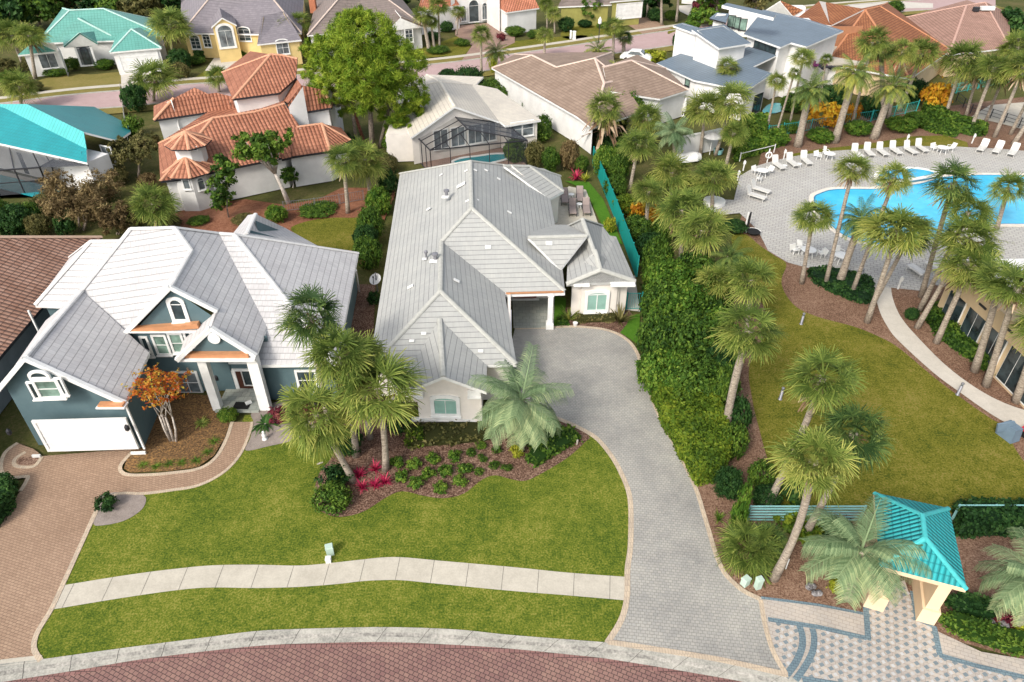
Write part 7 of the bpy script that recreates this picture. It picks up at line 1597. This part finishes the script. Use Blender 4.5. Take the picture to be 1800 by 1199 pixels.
# loungers: backrest end (bx,by) and foot end
LG = 'white loungers around the pool'
lp = lounger_proto('sun_lounger', M['resin'], M['resin'], 'lounger', 'x', LG, loc=(0, 0, 0))
LL = [((1357, 289), (1376, 302), 'first white lounger at the deck\'s left corner, nearest the life ring'), ((1382, 284), (1400, 298), 'second white lounger beyond the life ring'), ((1407, 280), (1424, 295), 'third white lounger, before a table with two chairs'), ((1497, 268), (1512, 281), 'white lounger half hidden by the slender palm crown'), ((1519, 266), (1532, 279), 'first white lounger right of the slender palm crown'), ((1541, 266), (1556, 277), 'second white lounger right of the slender palm crown'), ((1564, 264), (1579, 274), 'third white lounger right of the slender palm crown'),
      ((1589, 264), (1605, 273), 'fourth white lounger right of the slender palm crown'), ((1609, 260), (1625, 270), 'last white lounger before the round table'), ((1730, 259), (1718, 272), 'first white lounger right of the round table'), ((1756, 262), (1745, 276), 'second white lounger right of the round table'), ((1783, 266), (1772, 280), 'white lounger nearest the right edge of the deck'), ((1312, 345), (1338, 353), 'lower of two white loungers on the deck\'s left side'), ((1320, 334), (1346, 342), 'upper of two white loungers on the deck\'s left side'),
      ((1629, 494), (1602, 476), 'white lounger before the clubhouse, left of its neighbour'), ((1662, 486), (1640, 474), 'white lounger before the clubhouse partly behind palm trunks')]
for i, (a, b, l) in enumerate(LL):
    A, B = P(*a), P(*b); rz = math.atan2(B.y - A.y, B.x - A.x); m = A.lerp(B, .38)
    if i == 0: lp.location = m; lp.rotation_euler.z = rz; lp['label'] = l
    else: copy_tree(lp, m, rz, l)
tp = lounger_proto('patio_lounger', M['dark'], M['taupe_fabric'], 'lounger', 'taupe cushioned lounger on the white patio, upper left', 'taupe loungers on the white patio', .7)
for i, (px, py, l) in enumerate(((992, 352, 'taupe cushioned lounger on the white patio, nearest the house'), (1006, 371, 'taupe cushioned lounger on the white patio, lower left'), (1019, 349, 'taupe cushioned lounger on the white patio, farthest from the camera'), (1030, 370, 'taupe cushioned lounger on the white patio, nearest the teal fence'))):
    p = P(px, py)
    if i == 0: tp.location = p; tp.rotation_euler.z = -1.57; tp['label'] = l
    else: copy_tree(tp, p, -1.6, l)
for i, (px, py, l) in enumerate(((1004, 349, 'white side table between the two far patio loungers'), (1018, 366, 'white side table between the two near patio loungers'))): table_proto(P(px, py), l, 'side tables on the white patio', .28, .45)
# tables and chairs
TG, CG_ = 'white tables on the pool deck', 'white chairs on the pool deck'
for px, py, l in ((1338, 311, 'round white table at the deck\'s left corner'), (1455, 281, 'small white table behind the pool\'s far left'), (1654, 270, 'round white table between the two rows of loungers'), (1418, 452, 'white table behind the short palm on the near deck'), (1476, 462, 'white table among palm trunks on the near deck')): table_proto(P(px, py), l, TG)
CH_ = [(1327, 306, .3, 'white chair left of the corner table'), (1348, 306, 2.6, 'white chair behind the corner table'), (1333, 320, 1.2, 'white chair in front of the corner table'), (1437, 280, 0, 'white chair left of the small far table'), (1450, 274, -1.4, 'white chair behind the small far table'), (1641, 266, 0, 'white chair left of the round far table'), (1668, 266, 3.1, 'white chair right of the round far table'), (1396, 446, .2, 'leftmost white chair on the near deck'), (1408, 443, -1, 'white chair beside the leftmost one on the near deck'), (1442, 452, 2.0, 'white chair between two palm trunks on the near deck'), (1474, 452, -.9, 'white chair behind the tall slender trunk on the near deck')]
cp = None
for px, py, rz, l in CH_:
    if cp is None: cp = chair_proto((0, 0, 0), l, CG_); cp.location = P(px, py); cp.rotation_euler.z = rz
    else: copy_tree(cp, P(px, py), rz, l)
for px, py, l in ((1378, 297, 'low white side table between the first two loungers'), (1404, 294, 'low white side table between the second and third loungers'), (1574, 268, 'low white side table in the far lounger row')): table_proto(P(px, py), l, 'low side tables between loungers', .25, .4)
# black beach chairs at the deck's near left corner
b = P(1313, 404); rt = root('folded_chair', b, 'black folded lounger with white frame at the deck\'s edge', 'lounger'); q = MB(); q.box(b + Vector((0, 0, .8)), .7, .12, 1.5, rz=1.1); q.build('sling', M['black'], rt); q = MB(); q.box(b + Vector((-.12, .1, .8)), .12, .16, 1.6, rz=1.1); q.build('frame', M['white'], rt)
b = P(1323, 412); rt = root('round_lounger', b, 'black and white curved chair lying on the deck corner', 'lounger'); q = MB(); q.lathe(b + Vector((0, 0, .2)), [(.55, 0), (.6, .1), (.5, .16), (.02, .17)], 18); q.build('seat', M['black'], rt); q = MB(); q.tube([b + Vector((.62 * math.cos(k * .25), .62 * math.sin(k * .25), .28)) for k in range(14)], .06, 6); q.build('frame', M['white'], rt)
# covered bench and red cushion by the path end
b = P(1770, 768); rt = root('covered_chair', b, 'blue grey covered chair at the end of the concrete path', 'chair'); q = MB(); q.box(b + Vector((0, 0, .45)), .7, 1.0, .9, rz=.35, taper=.8); q.build('cover', M['blue_grey'], rt); q = MB(); q.bar(b + Vector((-.35, 0, .5)), b + Vector((-.5, 0, 1.1)), .9, .12); q.build('backrest', M['blue_grey'], rt)
b = P(1803, 766); rt = root('red_seat', b, 'red seat cushion cut by the right edge near the clubhouse', 'seat'); q = MB(); q.box(b + Vector((0, 0, .5)), .7, .6, .16, rz=.5); q.build('cushion', M['red'], rt); q = MB(); q.box(b + Vector((0, 0, .22)), .6, .5, .44, rz=.5); q.build('base', M['black'], rt)
# rocks
for px, py, w, l in ((1432, 1040, 26, 'dark rock heap in the mulch left of the gatehouse'), (1752, 1108, 40, 'dark and white rough rock beside the low border hedge')):
    b = P(px, py); q = MB(); rd = random.Random(px); r = w / 2 / ppm(b)
    for k in range(7):
        c = b + Vector((rd.uniform(-.7, .7) * r, rd.uniform(-.7, .7) * r, rd.uniform(.1, .4) * r)); q.lathe(c - Vector((0, 0, .2 * r)), [(.1 * r, 0), (.45 * r, .1 * r), (.5 * r, .3 * r), (.3 * r, .55 * r), (.05 * r, .65 * r)], 7)
    tag(q.build('rock', M['rock'], origin=b), l, 'rock')
# white stake in the mulch
b = P(1381, 1000); q = MB(); q.tube([b, b + Vector((.06, .1, .6))], .03, 6); tag(q.build('garden_stake', M['white'], origin=b), 'white garden stake in the mulch beside the pale trunk', 'stake')
# neighbour yard: wall, covered boat, umbrella, spa, tubs
b = P(1195, 275); rt = root('garden_wall', b, 'white garden wall behind the neighbour\'s covered boat', 'wall'); q = MB(); a0, a1 = P(1190, 278), P(1262, 262); q.bar(a0 + Vector((0, 0, 1.1)), a1 + Vector((0, 0, 1.1)), .2, 2.2); q.build('wall', M['white_wall'], rt); q = MB(); q.bar(a0 + Vector((0, 0, 2.24)), a1 + Vector((0, 0, 2.24)), .3, .1); q.build('cap', M['white'], rt)
b = P(1204, 283); q = MB(); Lb = Vector((.96, .28, 0)); Nb = Vector((-.28, .96, 0))
secs = [(-1.7, .25, .4), (-1.2, .65, .62), (0, .8, .75), (1.1, .75, .72), (1.7, .4, .5)]; rg = []
for s, w, hh in secs: rg.append([b + Lb * s + Nb * (w * math.cos(a)) + Vector((0, 0, .15 + hh * max(0, math.sin(a)))) for a in [k * math.pi / 10 for k in range(11)]])
for i in range(4):
    for k in range(10): q.face([rg[i][k], rg[i][k + 1], rg[i + 1][k + 1], rg[i + 1][k]])
q.face(rg[0]); q.face(rg[4]); tag(q.build('covered_boat', M['white'], origin=b, smooth=True), 'small white shrink covered boat beside the garden wall', 'boat')
b = P(1247, 272); rt = root('parasol', b, 'pale blue parasol shading the neighbour\'s yard', 'parasol'); q = MB(); q.tube([b, b + Vector((0, 0, 2.2))], .04, 6); q.build('pole', M['white'], rt); q = MB(); q.lathe(b + Vector((0, 0, 1.95)), [(1.0, 0), (.55, .3), (.03, .5)], 8); q.build('canopy', M['pale_tile'], rt)
b = P(1262, 270); q = MB(); q.lathe(b, [(.45, 0), (.5, .5), (.44, .5), (.42, .42), (.02, .42)], 16); tag(q.build('blue_tub', M['pale_teal'], origin=b), 'round pale blue tub next to the parasol', 'tub')
b = P(1312, 224); rt = root('white_urn', b, 'large white urn at the edge of the neighbour\'s terrace', 'urn'); q = MB(); q.lathe(b, [(.3, 0), (.35, .1), (.7, .6), (.75, .9), (.62, 1.05), (.5, .95)], 16); q.build('bowl', M['white'], rt, smooth=True)
b = P(1352, 195); q = MB(); pts = smooth(W2([(1340, 198), (1348, 186), (1362, 182), (1380, 184), (1378, 194), (1360, 200)]), 4, True); q.face([(p[0], p[1], .06) for p in pts]); tag(q.build('pool_water', M['pool_teal']), 'small teal pool beside the modern house', 'pool', kind='structure')
b = P(1201, 205); rt = root('closed_parasol', b, 'closed white parasol in the tan house lanai', 'parasol'); q = MB(); q.lathe(b, [(.25, 0), (.25, .1), (.05, .12), (.05, .7)], 8); q.build('base', M['white'], rt); q = MB(); q.lathe(b + Vector((0, 0, .7)), [(.26, 0), (.2, .6), (.22, .65), (.12, 1.4), (.02, 1.7)], 10); q.build('canopy', M['white'], rt)
q = MB(); b = P(1168, 198); q.lathe(b, [(.05, .6), (.6, .68), (.6, .74), (.02, .76)], 12); q.tube([b, b + Vector((0, 0, .7))], .06, 6); tag(q.build('patio_table', M['white'], origin=b), 'white table in the tan house lanai', 'table')
# purple loungers on the modern terrace
for px, py, l in ((1440, 118, 'purple lounger on the modern house terrace, left'), (1452, 122, 'dark lounger on the modern house terrace, right')):
    b = P(px, py, 3.7); q = MB(); q.box(b + Vector((0, 0, .3)), 1.8, .7, .12, rz=.2); q.box(b + Vector((-.9, -.2, .55)), .12, .7, .6, rz=.2); q.box(b + Vector((.5, .1, .12)), .1, .6, .24, rz=.2); q.box(b + Vector((-.5, -.1, .12)), .1, .6, .24, rz=.2)
    tag(q.build('terrace_lounger', M['leaf_pink'] if 0 else plain('purple_fabric' if px < 1445 else 'charcoal_fabric', (.14, .02, .10) if px < 1445 else (.03, .03, .04)), origin=b), l, 'lounger')
# lamp post and mailboxes by the back street
b = P(1052, 76); rt = root('street_lamp', b, 'street lamp with a white lantern beside the back street', 'street lamp'); q = MB(); q.lathe(b, [(.16, 0), (.16, .3), (.07, .4), (.06, 2.9)], 8); q.build('post', M['dark'], rt); q = MB(); q.lathe(b + Vector((0, 0, 2.9)), [(.12, 0), (.3, .15), (.28, .7), (.12, .95), (.03, 1.1)], 10); q.build('lantern', M['white'], rt)
for px, py, w, l in ((1003, 68, .3, 'slim white mailbox post before the olive house'), (1009, 69, .5, 'wider white box beside the mailbox post')):
    b = P(px, py); q = MB(); q.box(b + Vector((0, 0, .6)), w, w, 1.2); q.box(b + Vector((0, 0, 1.24)), w + .1, w + .1, .08, taper=.7); tag(q.build('mailbox', M['white'], origin=b), l, 'mailbox')
# white car on the drive behind the tan roof
b = P(1118, 108); rt = root('parked_car', b, 'white car parked between the tan roof and the back street', 'car'); rz = -.35; X = Vector((math.cos(rz), math.sin(rz), 0)); Yv = Vector((-X.y, X.x, 0)); Z = Vector((0, 0, 1))
prof = [(-2.3, .45), (-2.35, .8), (-2.1, 1.0), (-1.5, 1.08), (-.9, 1.62), (.6, 1.66), (1.35, 1.12), (2.1, .98), (2.35, .75), (2.35, .45)]
q = MB()
for s in (-1, 1): q.face([b + X * x + Yv * (.88 * s * (.84 if z > 1.2 else 1)) + Z * z for x, z in prof])
for i in range(len(prof)):
    (x0, z0), (x1, z1) = prof[i], prof[(i + 1) % len(prof)]; k0 = .84 if z0 > 1.2 else 1; k1 = .84 if z1 > 1.2 else 1
    q.face([b + X * x0 - Yv * .88 * k0 + Z * z0, b + X * x1 - Yv * .88 * k1 + Z * z1, b + X * x1 + Yv * .88 * k1 + Z * z1, b + X * x0 + Yv * .88 * k0 + Z * z0])
q.build('body', M['white'], rt)
for s in (-1, 1):
    q = MB(); q.face([b + X * x + Yv * (s * (.90 if z < 1.2 else .77)) + Z * z for x, z in ((-1.25, 1.12), (1.1, 1.12), (.5, 1.55), (-.8, 1.55))]); q.build('window', M['glass'], rt)
q = MB(); q.face([b + X * 1.28 + Yv * .7 + Z * 1.2, b + X * 1.28 - Yv * .7 + Z * 1.2, b + X * .68 - Yv * .64 + Z * 1.64, b + X * .68 + Yv * .64 + Z * 1.64]); q.build('windscreen', M['glass'], rt)
for x in (-1.4, 1.4):
    for s in (-1, 1): q = MB(); c = b + X * x + Yv * (.8 * s) + Z * .34; q.tube([c - Yv * .12, c + Yv * .12], [.34, .34], 14); q.build('wheel', M['black'], rt)
# stray items on the front lawn
b = P(561, 816); q = MB(); q.tube([b + Vector((-.1, -.05, .05)), b + Vector((.1, .06, .05)), b + Vector((.2, .1, .06))], [.04, .05, .03], 6); tag(q.build('fallen_frond_stub', M['bark_pale'], origin=b), 'pale fallen frond stub on the front lawn', 'frond stub')
b = P(1014, 781); q = MB(); q.tube([b, b + Vector((.02, .05, .3))], [.05, .06], 6); tag(q.build('garden_stake', M['bark_pale'], origin=b), 'short wooden stake at the right tip of the flower bed', 'stake')
b = P(1011, 573); q = MB(); q.lathe(b, [(.1, 0), (.16, .2), (.18, .28), (.14, .28)], 12); tag(q.build('flower_pot', M['white'], origin=b), 'small white pot in front of the strappy plant', 'pot')
